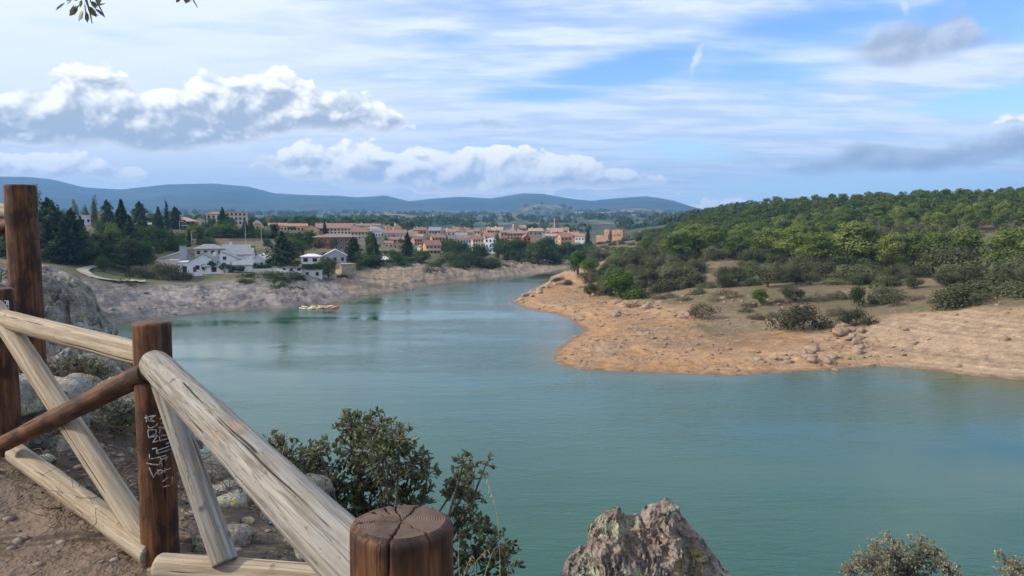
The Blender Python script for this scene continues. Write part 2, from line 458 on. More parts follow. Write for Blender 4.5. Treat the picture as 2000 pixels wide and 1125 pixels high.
# right hill
for p in [(1400, 507, 215), (1450, 532, 196), (1500, 570, 160), (1300, 592, 166), (1230, 585, 180), (1180, 578, 190), (1120, 582, 195), (1250, 620, 152), (1350, 628, 140), (1600, 645, 126), (1500, 625, 140), (1400, 655, 126), (1250, 665, 124), (1300, 700, 110), (1500, 690, 113), (1700, 690, 112), (1150, 695, 113),
          (1700, 602, 142), (1700, 640, 122), (1900, 610, 118), (1800, 640, 117), (1950, 670, 106), (2000, 640, 108), (1660, 530, 190), (1780, 548, 166), (1850, 548, 162), (1980, 560, 135), (2150, 600, 110),
          (1100, 545, 245), (1150, 528, 262), (1200, 505, 290), (1060, 562, 222), (1300, 490, 300), (1250, 555, 215), (1350, 555, 200), (1550, 543, 186)]: gp(*p)
for (px, py, Y, h) in [(1500, 398, 470, 7), (1400, 411, 500, 7), (1300, 436, 520, 6), (1240, 452, 500, 6), (1600, 391, 450, 8), (1700, 384, 430, 8), (1800, 381, 420, 8), (1900, 378, 410, 8), (2000, 377, 400, 8), (2200, 380, 380, 8),
                       (1500, 440, 330, 8), (1650, 430, 300, 9), (1800, 420, 290, 9), (1950, 420, 270, 9), (1400, 450, 330, 8), (1600, 470, 255, 9), (1800, 470, 240, 10), (1950, 480, 215, 10)]:
    p = at(px, py, Y); gw(p.x, p.y, p.z - h)
for (px, py, Y) in [(1420, 409, 700), (1350, 424, 760), (1480, 400, 720), (1600, 400, 700), (1260, 445, 760), (1900, 400, 640)]:
    p = at(px, py, Y); gw(p.x, p.y, p.z - 3)
# the valley behind the town
for (x, y, z) in [(-700, 700, 22), (-300, 900, 14), (0, 900, 8), (250, 900, 6), (600, 900, 14), (-1200, 1200, 30), (-400, 1500, 14), (100, 1500, 8), (600, 1500, 12), (1400, 1500, 40), (-1500, 2500, 45), (0, 2500, 18), (800, 2500, 22), (2000, 2600, 60),
                  (-2500, 4500, 90), (-1000, 4500, 70), (0, 4500, 60), (1200, 4500, 62), (3000, 4500, 100), (-3000, 1500, 60), (3000, 1000, 60), (0, -800, 60), (-1500, -600, 60), (1500, -600, 50), (0, -3000, 120), (-600, 100, 40), (500, 200, 45), (400, -200, 35), (-300, -200, 35),
                  (-3500, -1500, 120), (3500, -1500, 120), (-5000, 1500, 150), (5000, 1500, 150)]: gw(x, y, z)
# shoreline and bed
_n = len(SX)
for i in range(_n):
    j = (i + 1) % _n
    L = math.hypot(SX[j] - SX[i], SY[j] - SY[i])
    m_ = max(1, int(L / 9))
    for k in range(m_):
        t = k / m_
        gw(SX[i] + (SX[j] - SX[i]) * t, SY[i] + (SY[j] - SY[i]) * t, 0.0)
for (x, y) in [(0, 45), (30, 55), (60, 55), (-20, 70), (10, 80), (-35, 110), (-10, 120), (-20, 150), (-40, 150), (-10, 190), (-25, 190), (-5, 230), (5, 270), (15, 310), (100, 40), (150, 60), (120, 0), (180, 30)]: gw(x, y, -4.0)
CPA = np.array(CPTS)
def _kern(d): return d
_P = CPA[:, :2]
_A = _kern(np.sqrt(((_P[:, None, :] - _P[None, :, :]) ** 2).sum(-1) + 0.04))
_N = len(_P)
_M = np.zeros((_N + 1, _N + 1)); _M[:_N, :_N] = _A - np.eye(_N) * 0.15; _M[:_N, _N] = 1; _M[_N, :_N] = 1
_wts = np.linalg.solve(_M, np.concatenate([CPA[:, 2], [0.0]]))
def base_h(x, y):
    x = np.asarray(x, dtype=np.float64).ravel(); y = np.asarray(y, dtype=np.float64).ravel()
    out = np.empty_like(x)
    for s in range(0, len(x), 40000):
        dx_ = x[s:s + 40000, None] - _P[None, :, 0]; dy_ = y[s:s + 40000, None] - _P[None, :, 1]
        out[s:s + 40000] = np.sqrt(dx_ * dx_ + dy_ * dy_ + 0.04) @ _wts[:_N] + _wts[_N]
    return out
VHILLS = [(-291, 1850, 26, 170, 220), (-120, 2300, 14, 260, 200), (135, 3300, 62, 170, 300), (-60, 2700, 24, 170, 220), (560, 3300, 46, 200, 300), (430, 3000, 22, 130, 200), (330, 2400, 8, 120, 150)]
ZI = {'N': 0, 'L': 1, 'F': 2, 'R': 3}
_zarr = np.array([ZI[z] for z in SZONE])

def ground(x, y, full=False):
    x = np.atleast_1d(np.asarray(x, dtype=np.float64)); y = np.atleast_1d(np.asarray(y, dtype=np.float64))
    h = base_h(x, y)
    d, idx = shore_dist(x, y)
    zone = _zarr[idx]
    zone = np.where((y > 290) & (x > 30 + (y - 340) * 0.13) & (y < 1200), 3, zone)
    r = np.hypot(x, y)
    for (hx, hy, a, sx, sy) in VHILLS:
        h = h + a * np.exp(-((x - hx) / sx) ** 2 - ((y - hy) / sy) ** 2)
    # waterline exactly where it is drawn
    h = np.where(d > 0, np.maximum(h, 0.0) + 0.02 + 0.25 * sstep(0, 6, d) * sstep(9, 25, r), np.minimum(h, -0.05) - 0.15 * np.minimum(-d, 12))
    h = np.maximum(h, -3.5)
    near = sstep(26, 10, r)
    land = sstep(0.0, 4.0, d)
    # rocky banks: tilted beds and knobs
    rock = land * (1 - near)
    bankL = rock * np.where((zone == 1) | (zone == 2) | ((zone == 0) & (x < 0) & (y > 15)), sstep(40, 16, d), 0) * sstep(420, 330, y)
    bankR = rock * np.where(zone == 3, sstep(40, 12, d), 0) * sstep(420, 330, y)
    mk = (bankL + bankR) > 0
    n1 = masked(mk, lambda x, y: fbm(x * 0.11, y * 0.11, oct=5, seed=3, ridge=True), x, y)
    n2 = masked(mk, lambda x, y: fbm((x + 0.6 * y) * 0.16, (y - 0.6 * x) * 0.5, oct=4, seed=9, ridge=True), x, y)
    n3 = masked(mk, lambda x, y: fbm(x * 0.8, y * 0.8, oct=3, seed=21), x, y)
    n4 = masked(mk, lambda x, y: fbm((x + 0.5 * y) * 0.22, (y - 0.5 * x) * 0.45, oct=4, seed=25, ridge=True, gain=0.6), x, y)
    h = h + bankL * (0.75 * n1 + 0.55 * n2 + 0.18 * n3 + 0.65 * n4)
    knob = sstep(0.1, 0.5, fbm(x * 0.06, y * 0.06, oct=3, seed=31))
    h = h + bankR * (0.26 * n4 + (0.12 + 0.5 * knob) * n1 + (0.08 + 0.35 * knob) * n2 + 0.12 * n3)
    sw = h * 0.95 + 0.16 * x + 0.45 * n1
    led = ((sw - np.floor(sw)) ** 3 - 0.25) * 0.6                     # ledges of the tilted beds
    h = h + (bankL * 0.9 + bankR * (0.18 + 0.7 * knob)) * led
    h = np.where((d > 0) & (r > 26), np.maximum(h, 0.03 + 0.02 * d), h)
    upl = land * (1 - near) * sstep(15, 45, d)
    h = h + upl * sstep(15, 60, r) * masked(upl > 0, lambda x, y: 0.5 * fbm(x * 0.05, y * 0.05, oct=4, seed=5), x, y)
    h = h + upl * sstep(700, 1500, r) * masked(r > 700, lambda x, y: 9 * fbm(x * 0.004, y * 0.004, oct=4, seed=6), x, y)
    # crag and trodden earth near the camera
    cliff = sstep(5.0, 8.5, r) * sstep(70, 20, r) * sstep(1.0, 3.0, y)
    h = h + cliff * land * masked(cliff > 0, lambda x, y: 0.28 * fbm(x * 0.55, y * 0.55, oct=4, seed=12, ridge=True) + 0.10 * fbm(x * 2.1, y * 2.1, oct=3, seed=14), x, y)
    h = h + near * masked(near > 0, lambda x, y: 0.035 * fbm(x * 1.7, y * 1.7, oct=3, seed=15) + 0.012 * fbm(x * 9, y * 9, oct=3, seed=16), x, y)
    if full: return h, d, zone, r
    return h
def gz(x, y): return float(ground([x], [y])[0])

# ------------------------------------------------------------------ terrain mesh: polar sheet, fine where it is seen
def build_terrain():
    a_in = np.linspace(R(-43), R(43), 660)
    a_l = np.linspace(R(-180), R(-43), 70)[:-1]; a_r = np.linspace(R(43), R(180), 70)[1:]
    ang = np.concatenate([a_l, a_in, a_r])
    rr = np.concatenate([[0.0], np.geomspace(0.45, 9, 95)[:-1], np.geomspace(9, 30, 60)[:-1], np.geomspace(30, 75, 34)[:-1], np.geomspace(75, 210, 230)[:-1], np.geomspace(210, 520, 110)[:-1], np.geomspace(520, 5600, 90)])
    A, Rr = np.meshgrid(ang, rr)
    X = (np.sin(A) * Rr).ravel(); Y = (np.cos(A) * Rr).ravel()
    h, d, zone, r = ground(X, Y, True)
    nr, na = len(rr), len(ang)
    i = np.arange(nr * na).reshape(nr, na)
    f = np.stack([i[:-1, :-1], i[:-1, 1:], i[1:, 1:], i[1:, :-1]], -1).reshape(-1, 4)[:, ::-1]
    keep = (h[f].max(1) > -2.2)
    f = f[keep]
    # ---- what the surface is made of
    reg = np.ones(len(X), dtype=bool)
    n = lambda s, sd, o=4: masked(reg, lambda x, y: fbm(x * s, y * s, oct=o, seed=sd), X, Y)
    C = np.zeros((len(X), 3))
    def lay(w, c):
        w = np.clip(w, 0, 1); k = w > 0
        C[k] = C[k] * (1 - w[k][:, None]) + np.array(c)[None] * w[k][:, None]
    C[:] = (0.10, 0.105, 0.05)                                             # rough grass
    lay(sstep(-0.2, 0.4, n(0.03, 40)), (0.155, 0.13, 0.075))
    lay(sstep(0.1, 0.5, n(0.09, 41)) * 0.7, (0.19, 0.15, 0.095))
    # valley: olive scrub, pale stubble and bare fields
    v = sstep(520, 800, r); reg = r > 520
    lay(v, (0.058, 0.088, 0.050))
    lay(v * sstep(0.05, 0.3, n(0.006, 43)), (0.12, 0.14, 0.07))
    fx = masked(reg, lambda x, y: fbm(x * 0.0035, y * 0.012, oct=3, seed=44), X, Y)
    lay(v * sstep(0.30, 0.36, fx) * 0.8, (0.30, 0.26, 0.18))
    lay(v * sstep(0.30, 0.36, masked(reg, lambda x, y: fbm(x * 0.006 + 5, y * 0.016, oct=3, seed=45), X, Y)) * 0.8, (0.20, 0.21, 0.09))
    for (hx, hy, a, sx, sy) in VHILLS:
        e = np.exp(-((X - hx) / (sx * 1.0)) ** 2 - ((Y - hy) / (sy * 1.0)) ** 2)
        lay(sstep(0.35, 0.75, e + 0.25 * n(0.01, 46)) * 0.8, (0.27, 0.22, 0.15))
    # right hill: dry pasture, needle litter under the wood, clay on the drawn-down shore
    RZ = zone == 3
    rr_ = np.where(RZ, 1.0, 0.0) * sstep(650, 500, r)
    reg = rr_ > 0
    lay(rr_, (0.165, 0.125, 0.072))
    lay(rr_ * sstep(0.0, 0.45, n(0.07, 47)), (0.225, 0.165, 0.095))
    lay(rr_ * sstep(0.05, 0.4, n(0.13, 48)) * 0.6, (0.13, 0.125, 0.06))
    bed = rr_ * sstep(27, 15, d + 9 * n(0.06, 49))
    lay(bed, (0.39, 0.225, 0.110))
    lay(bed * sstep(-0.1, 0.35, n(0.05, 50)), (0.43, 0.262, 0.138))
    lay(bed * sstep(0.0, 0.4, n(0.22, 51)) * 0.6, (0.33, 0.215, 0.130))
    lay(bed * sstep(0.25, 0.5, n(0.45, 56)) * 0.5, (0.30, 0.22, 0.15))
    lay(bed * sstep(40, 62, X) , (0.37, 0.265, 0.170))
    knob = sstep(0.1, 0.5, fbm(X * 0.06, Y * 0.06, oct=3, seed=31))
    lay(bed * knob * 0.7, (0.34, 0.27, 0.20))
    lay(rr_ * sstep(1.6, 0.2, d) * 0.8, (0.20, 0.14, 0.09))
    # left bank: grey gneiss, then the tan beach further up the arm
    reg = (zone == 1) & (d < 45)
    reg = ((zone == 1) | (zone == 0)) & (d < 45)
    LB = np.where((zone == 1) | ((zone == 0) & (X < 0) & (Y > 18)), 1.0, 0.0) * sstep(34, 20, d + 6 * n(0.07, 52)) * sstep(20, 40, r)
    lay(LB, (0.235, 0.205, 0.18))
    lay(LB * sstep(-0.1, 0.4, n(0.12, 53)), (0.30, 0.265, 0.235))
    lay(LB * sstep(0.05, 0.45, n(0.35, 54)) * 0.8, (0.17, 0.15, 0.125))
    reg = (zone == 2) & (d < 45)
    FB = np.where(zone == 2, 1.0, 0.0) * sstep(26, 16, d + 4 * n(0.07, 55))
    lay(FB, (0.275, 0.21, 0.15))
    lay(FB * sstep(0.0, 0.4, n(0.15, 57)) * 0.7, (0.33, 0.26, 0.19))
    lay((LB + FB) * sstep(1.8, 0.2, d) * 0.7, (0.13, 0.115, 0.095))
    # crag under the viewpoint and the trodden path
    reg = r < 60
    nr_ = sstep(60, 30, r)
    lay(nr_, (0.22, 0.195, 0.17))
    lay(nr_ * sstep(0.1, 0.5, n(0.5, 58)), (0.30, 0.275, 0.245))
    lay(nr_ * sstep(0.0, 0.5, n(0.9, 59)) * 0.8, (0.12, 0.095, 0.065))
    pth = sstep(0.35, -0.35, (Y - 3.0) + 0.62 * (X + 1.4) + 0.35 * n(1.1, 60)) * sstep(12, 8, r)
    lay(sstep(16, 9, r) * 0.85, (0.095, 0.075, 0.053))
    lay(pth, (0.165, 0.120, 0.088))
    lay(pth * sstep(0.1, 0.5, n(2.3, 61)) * 0.6, (0.215, 0.165, 0.125))
    me = np_mesh('terrain', np.stack([X, Y, h], 1), f, None, smooth=True, col=np.concatenate([C, np.clip(bed + LB + FB, 0, 1)[:, None]], 1))
    return me

def terrain_material():
    m, t, b = new_mat('earth_and_rock')
    at_ = t.node('ShaderNodeAttribute', attribute_name='col')
    geo = t.node('ShaderNodeNewGeometry')
    P = geo.outputs['Position']
    cd = t.node('ShaderNodeCameraData') if False else None
    n1 = t.noise(P, scale=0.55, detail=4, rough=0.62)
    n2 = t.noise(P, scale=6.0, detail=4, rough=0.65)
    n3 = t.noise(P, scale=46.0, detail=3, rough=0.6)
    str_ = t.noise(t.mapping(P, rot=(0, 0, R(30)), scale=(0.35, 1.6, 2.2)), scale=1.4, detail=4, rough=0.6)
    k = t.add(t.add(t.mul(n1, 0.9), t.mul(n2, 0.65)), t.add(t.mul(n3, 0.35), t.mul(str_, 0.8)))
    k = t.mapr(k, 0.85, 1.85, 0.45, 1.6, smooth=False)
    # strandlines left by the falling water
    zb_ = t.noise(t.xyz(t.mul(n1, 1.5), t.mul(n2, 0.3), t.mul(t.sep(P)[2], 3.2)), scale=1.0, detail=3, rough=0.6)
    k = t.mul(k, t.add(1.0, t.mul(at_.outputs['Alpha'], t.mapr(zb_, 0.36, 0.64, -0.22, 0.16, False))))
    c = t.mix(1.0, at_.outputs['Color'], t.xyz(k, k, k), 'MULTIPLY')
    # far off: single trees and hedges too small to build
    px_, py_, pz_ = t.sep(P)
    far_ = t.mapr(py_, 480, 700)
    dots = t.noise(t.xyz(px_, py_, 0.0), scale=0.022, detail=4, rough=0.75, dim='2D')
    big = t.noise(t.xyz(px_, py_, 0.0), scale=0.006, detail=2, dim='2D')
    dk = t.mapr(t.add(dots, t.mul(t.sub(big, 0.5), 0.5)), 0.42, 0.54)
    c = t.mix(t.mul(t.mul(far_, dk), 0.85), c, (0.030, 0.048, 0.024))
    t.put(b.inputs['Base Color'], c)
    b.inputs['Roughness'].default_value = 0.92
    b.inputs['Specular IOR Level'].default_value = 0.15
    crack = t.voro(t.mapping(P, rot=(0, 0, R(30)), scale=(0.5, 1.3, 1.6)), scale=1.1, feature='DISTANCE_TO_EDGE')
    bh = t.add(t.add(t.mul(n1, 0.9), t.mul(n2, 0.16)), t.add(t.mul(n3, 0.018), t.add(t.mul(str_, 0.5), t.mul(t.mapr(crack, 0, 0.08), 0.15))))
    t.put(b.inputs['Normal'], t.bump(bh, 0.75, 0.6))
    return m

ter_me = build_terrain()
ter_me.materials.append(terrain_material())
tag(link('ground', ter_me), kind='structure')

# ------------------------------------------------------------------ water
def water():
    xs = np.linspace(-130, 235, 240); ys = np.linspace(-45, 365, 270)
    GX, GY = np.meshgrid(xs, ys)
    d, _ = _shore_dist(GX.ravel(), GY.ravel(), 1)
    i = np.arange(GX.size).reshape(GX.shape)
    f = np.stack([i[:-1, :-1], i[:-1, 1:], i[1:, 1:], i[1:, :-1]], -1).reshape(-1, 4)
    f = f[d[f].min(1) < 6]
    sh_ = np.clip(1 + d / 9.0, 0, 1)                                       # 1 at the waterline, 0 where the bed can no longer be seen
    me = np_mesh('water', np.stack([GX.ravel(), GY.ravel(), np.zeros(GX.size)], 1), f, None, True, np.stack([sh_, sh_, sh_], 1))
    m, t, b = new_mat('reservoir_water')
    P = t.node('ShaderNodeNewGeometry').outputs['Position']
    at_ = t.node('ShaderNodeAttribute', attribute_name='col'); shal, _a, _b = t.sep(at_.outputs['Vector'])
    deep = t.noise(P, scale=0.02, detail=3)
    c = t.mix(t.mapr(deep, 0.35, 0.65), (0.013, 0.074, 0.044), (0.019, 0.086, 0.052))
    edge = t.mul(t.mul(shal, shal), t.mapr(t.noise(P, scale=0.12, detail=4), 0.3, 0.7, 0.6, 1.2, False))
    c = t.mix(t.m('MINIMUM', edge, 0.9), c, (0.075, 0.090, 0.042))
    t.put(b.inputs['Base Color'], c)
    b.inputs['Roughness'].default_value = 0.06
    b.inputs['IOR'].default_value = 1.33
    w1 = t.noise(t.mapping(P, rot=(0, 0, R(-28)), scale=(0.45, 1.25, 1)), scale=1.5, detail=4, rough=0.55, dist=0.3)
    w2 = t.noise(t.mapping(P, rot=(0, 0, R(20)), scale=(0.6, 1.1, 1)), scale=5.0, detail=3, rough=0.5)
    w3 = t.noise(t.mapping(P, rot=(0, 0, R(-20)), scale=(0.5, 1.6, 1)), scale=0.02, detail=6, rough=0.65)   # calm lanes and wind patches
    hgt = t.mul(t.add(t.mul(w1, 0.075), t.mul(w2, 0.022)), t.mapr(w3, 0.40, 0.60, 0.06, 1.15))
    t.put(b.inputs['Normal'], t.bump(hgt, 1.0, 1.0))
    me.materials.append(m)
    tag(link('water', me), kind='structure')
water()

# ------------------------------------------------------------------ far mountains
def mountains():
    prof = [(-3500, 330), (-1600, 350), (-900, 330), (-400, 345), (0, 352), (60, 352), (110, 357), (170, 371), (240, 375), (330, 366), (420, 364), (490, 370), (540, 382), (600, 385), (660, 386), (700, 389), (755, 386), (800, 396), (850, 391), (900, 388), (960, 391),
            (1020, 382), (1060, 383), (1110, 391), (1150, 396), (1200, 391), (1260, 387), (1310, 394), (1350, 406), (1420, 420), (1500, 425), (1700, 415), (2000, 410), (2600, 390), (3500, 380), (6000, 370)]
    pa = np.array([math.atan2(p[0] - 1000, F) for p in prof]); pz = np.array([(HORIZON - p[1]) * 1.07 / F * 7000 + 20 for p in prof])
    ang = np.concatenate([np.linspace(R(-76), R(-38), 60)[:-1], np.linspace(R(-38), R(38), 420), np.linspace(R(38), R(76), 60)[1:]])
    rr = np.concatenate([np.linspace(4300, 7000, 60), np.linspace(7000, 9000, 20)[1:]])
    A, Rr = np.meshgrid(ang, rr); X = np.sin(A) * Rr; Y = np.cos(A) * Rr
    top = 20 + (np.interp(A, pa, pz) - 20) * np.cos(A)
    u = np.clip((Rr - 4300) / 2700, 0, 1)
    rid = fbm(X * 0.0012, Y * 0.0012, oct=6, seed=70, ridge=True)
    H = 55 + (top - 55) * (u ** 1.35) + rid * 55 * np.sin(np.pi * u) * 0.9
    H = np.where(Rr > 7000, top - (Rr - 7000) * 0.12, H)
    spur = fbm(A * 14, Rr * 0.0006, oct=3, seed=72)
    H = H - 60 * np.sin(np.pi * u) * np.clip(spur, -0.2, 1)
    H = np.where(u <= 0, 20, H)
    nr, na = A.shape
    i = np.arange(nr * na).reshape(nr, na)
    f = np.stack([i[:-1, :-1], i[:-1, 1:], i[1:, 1:], i[1:, :-1]], -1).reshape(-1, 4)[:, ::-1]
    me = np_mesh('mountain_range', np.stack([X.ravel(), Y.ravel(), H.ravel()], 1), f, None, smooth=True)
    m, t, b = new_mat('wooded_mountain')
    P = t.node('ShaderNodeNewGeometry').outputs['Position']
    n1 = t.noise(P, scale=0.0025, detail=8, rough=0.65)
    n2 = t.noise(t.mapping(P, scale=(1, 1, 3)), scale=0.012, detail=5, rough=0.6)
    c = t.ramp(n1, [(0.3, (0.030, 0.045, 0.028)), (0.5, (0.045, 0.062, 0.036)), (0.62, (0.085, 0.085, 0.055)), (0.75, (0.14, 0.125, 0.09))])
    c = t.mix(t.mapr(n2, 0.4, 0.65, 0, 0.5), c, (0.022, 0.036, 0.024))
    t.put(b.inputs['Base Color'], c); b.inputs['Roughness'].default_value = 1.0; b.inputs['Specular IOR Level'].default_value = 0.0
    me.materials.append(m)
    tag(link('mountain_range', me), kind='structure')
mountains()

# ------------------------------------------------------------------ the air
def haze():
    bm = bmesh.new()
    bmesh.ops.create_cube(bm, size=1.0)
    for v in bm.verts:
        v.co.x *= 19000; v.co.y = 1500 + v.co.y * 16000; v.co.z = -5.0 + (v.co.z + 0.5) * 585
    me = bpy.data.meshes.new('haze'); bm.to_mesh(me); bm.free()
    m = bpy.data.materials.new('pale_air'); m.use_nodes = True
    nt = m.node_tree
    for n in list(nt.nodes): nt.nodes.remove(n)
    o = nt.nodes.new('ShaderNodeOutputMaterial'); v = nt.nodes.new('ShaderNodeVolumePrincipled')
    v.inputs['Color'].default_value = (0.27, 0.56, 1.0, 1)
    v.inputs['Density'].default_value = 1.5e-4
    v.inputs['Anisotropy'].default_value = 0.1
    nt.links.new(v.outputs[0], o.inputs['Volume'])
    me.materials.append(m)
    tag(link('haze', me), 'pale blue air that veils the far valley and mountains', kind='stuff')
haze()

# ------------------------------------------------------------------ vegetation: prototypes
def leaf_mat(name, c1, c2, trans=0.25, var=0.35):
    m = bpy.data.materials.new(name); m.use_nodes = True
    t = NT(m.node_tree)
    for n in list(t.n): t.n.remove(n)
    o = t.node('ShaderNodeOutputMaterial')
    at_ = t.node('ShaderNodeAttribute', attribute_name='col')
    v, hue, _ = t.sep(at_.outputs['Vector'])
    oi = t.node('ShaderNodeObjectInfo').outputs['Random']
    f = t.add(t.mul(hue, 0.7), t.mul(oi, 0.5))
    c = t.mix(t.mapr(f, 0.15, 0.95, 0, 1, False), c1, c2)
    k = t.add(t.mapr(v, 0, 1, 1 - var, 1 + var, False), t.mapr(oi, 0, 1, -0.18, 0.18, False))
    c = t.mix(1.0, c, t.xyz(k, k, k), 'MULTIPLY')
    d = t.node('ShaderNodeBsdfDiffuse'); tr = t.node('ShaderNodeBsdfTranslucent')
    t.put(d.inputs[0], c); t.put(tr.inputs[0], t.mix(1.0, c, (1.15, 1.25, 0.6), 'MULTIPLY'))
    mx = t.node('ShaderNodeMixShader'); mx.inputs[0].default_value = trans
    t.l.new(d.outputs[0], mx.inputs[1]); t.l.new(tr.outputs[0], mx.inputs[2]); t.l.new(mx.outputs[0], o.inputs[0])
    return m
def bark_mat(name, c1, c2):
    m, t, b = new_mat(name)
    tcn = t.node('ShaderNodeTexCoord').outputs['Object']
    n = t.noise(t.mapping(tcn, scale=(6, 6, 1.2)), scale=2.0, detail=5, rough=0.65)
    t.put(b.inputs['Base Color'], t.mix(t.mapr(n, 0.35, 0.65), c1, c2))
    b.inputs['Roughness'].default_value = 0.95
    t.put(b.inputs['Normal'], t.bump(n, 0.6, 0.05))
    return m
M_BARK = bark_mat('grey_brown_bark', (0.06, 0.045, 0.032), (0.14, 0.11, 0.085))
LM = {
    'pine': leaf_mat('pine_needles', (0.098, 0.150, 0.040), (0.190, 0.218, 0.064)),
    'parkpine': leaf_mat('grey_green_needles', (0.045, 0.072, 0.034), (0.088, 0.105, 0.052)),
    'young': leaf_mat('fresh_pine_needles', (0.075, 0.14, 0.030), (0.13, 0.18, 0.04)),
    'oak': leaf_mat('holm_oak_leaves', (0.080, 0.098, 0.048), (0.150, 0.150, 0.085)),
    'conifer': leaf_mat('dark_conifer_needles', (0.030, 0.056, 0.030), (0.064, 0.094, 0.046)),
    'cypress': leaf_mat('cypress_leaves', (0.018, 0.038, 0.022), (0.035, 0.055, 0.028)),
    'bluefir': leaf_mat('blue_fir_needles', (0.035, 0.060, 0.055), (0.060, 0.085, 0.075)),
    'poplar': leaf_mat('poplar_leaves', (0.085, 0.115, 0.050), (0.150, 0.160, 0.075)),
    'broad': leaf_mat('broad_leaves', (0.040, 0.085, 0.028), (0.085, 0.125, 0.040)),
    'light': leaf_mat('light_green_leaves', (0.085, 0.150, 0.030), (0.140, 0.175, 0.050)),
    'river': leaf_mat('willow_leaves', (0.050, 0.085, 0.035), (0.105, 0.125, 0.055)),
    'shrub': leaf_mat('dark_scrub_leaves', (0.050, 0.060, 0.032), (0.090, 0.085, 0.055)),
    'green': leaf_mat('green_scrub_leaves', (0.035, 0.072, 0.022), (0.070, 0.105, 0.035)),
    'dry': leaf_mat('dry_twigs', (0.120, 0.110, 0.070), (0.185, 0.150, 0.105)),
    'palm': leaf_mat('palm_leaves', (0.050, 0.090, 0.050), (0.090, 0.130, 0.080)),
}

def cards(P, Nrm, size, rng, aspect=0.6, jitter=0.35):
    """leaf-spray kites at P facing roughly Nrm"""
    n = len(P)
    Nn = Nrm + rng.normal(0, jitter, (n, 3)); Nn /= np.linalg.norm(Nn, axis=1)[:, None] + 1e-9
    a = rng.normal(0, 1, (n, 3)); a -= (a * Nn).sum(1)[:, None] * Nn; a /= np.linalg.norm(a, axis=1)[:, None] + 1e-9
    b = np.cross(Nn, a)
    s = (size * rng.uniform(0.6, 1.35, n))[:, None]
    k = s * aspect
    V = np.stack([P - a * s * 0.5, P + b * k * 0.5 + a * s * 0.1 + Nn * s * 0.06, P + a * s * 0.6, P - b * k * 0.5 + a * s * 0.05 - Nn * s * 0.06], 1).reshape(-1, 3)
    Fq = np.arange(4 * n).reshape(n, 4)
    return V, Fq
def rand_unit(rng, n):
    u = rng.normal(0, 1, (n, 3)); return u / np.linalg.norm(u, axis=1)[:, None]
def clump_crown(clumps, n, size, rng, up=0.35, shell=0.55, aspect=0.6, jitter=0.4):
    """clumps: list of (centre, radii). Leaf sprays spread through the outer part of every clump"""
    C = np.array([c for c, r in clumps]); Rr = np.array([r for c, r in clumps])
    w = (Rr[:, 0] * Rr[:, 1] * Rr[:, 2]) ** (2 / 3); w /= w.sum()
    pick = rng.choice(len(clumps), n, p=w)
    u = rand_unit(rng, n)
    rad = shell + (1 - shell) * rng.uniform(0, 1, n) ** 0.6
    rad *= 1 + 0.12 * rng.normal(0, 1, n)
    P = C[pick] + u * Rr[pick] * rad[:, None]
    Nr = u / Rr[pick]; Nr /= np.linalg.norm(Nr, axis=1)[:, None]
    Nr = Nr + np.array([0, 0, up])
    V, Fq = cards(P, Nr, size, rng, aspect, jitter)
    tone = rng.uniform(0, 1, len(clumps))[pick] * 0.55 + rng.uniform(0, 1, n) * 0.45
    hue = rng.uniform(0, 1, len(clumps))[pick] * 0.6 + rng.uniform(0, 1, n) * 0.4
    col = np.repeat(np.stack([tone, hue, np.zeros(n)], 1), 4, axis=0)
    return V, Fq, col
def tube(pts, rad, sides=6):
    pts = np.array(pts, dtype=float); V = []; Fq = []
    for i, p in enumerate(pts):
        d = pts[min(i + 1, len(pts) - 1)] - pts[max(i - 1, 0)]
        d /= np.linalg.norm(d) + 1e-9
        a = np.cross(d, [0.31, 0.95, 0.12]); a /= np.linalg.norm(a) + 1e-9; b = np.cross(d, a)
        for k in range(sides):
            t = 2 * math.pi * k / sides
            V.append(p + rad[i] * (math.cos(t) * a + math.sin(t) * b))
    for i in range(len(pts) - 1):
        for k in range(sides):
            q = (k + 1) % sides
            Fq.append((i * sides + k, i * sides + q, (i + 1) * sides + q, (i + 1) * sides + k))
    return np.array(V), np.array(Fq)
def merge(parts):
    V = []; Fq = []; o = 0
    for v, f in parts:
        V.append(v); Fq.append(f + o); o += len(v)
    return np.concatenate(V), np.concatenate(Fq)
def trunk_mesh(name, h, r0, limbs, rng, lean=0.04):
    pts = [np.array([0, 0, -0.6])]; p = np.array([0., 0, 0]); pts.append(p.copy())
    for k in range(5):
        p = p + np.array([rng.normal(0, lean) * h * 0.2, rng.normal(0, lean) * h * 0.2, h / 5]); pts.append(p.copy())
    rad = [r0 * 1.25, r0 * 1.1, r0 * 0.9, r0 * 0.75, r0 * 0.6, r0 * 0.42, r0 * 0.22]
    parts = [tube(pts, rad)]
    for (base_t, tip) in limbs:
        b = pts[0] + (pts[-1] - pts[0]) * base_t; b[2] = max(b[2], 0.1)
        mid = b + (np.array(tip) - b) * 0.5 + np.array([0, 0, -0.06 * h * rng.uniform(-0.5, 1)])
        parts.append(tube([b, mid, np.array(tip)], [r0 * 0.45, r0 * 0.28, r0 * 0.08], 5))
    V, Fq = merge(parts)
    return np_mesh(name, V, Fq, M_BARK, smooth=True)

PROTO = {}                       # kind -> list of (trunk mesh, crown mesh, height, half width)
def proto(kind, trunk, V, Fq, col, mat, n=None):
    me = np_mesh(kind + '_crown', V, Fq, mat, smooth=False, col=col)
    PROTO.setdefault(kind, []).append((trunk, me, float(V[:, 2].max()), float(np.percentile(np.abs(V[:, 0]), 97))))

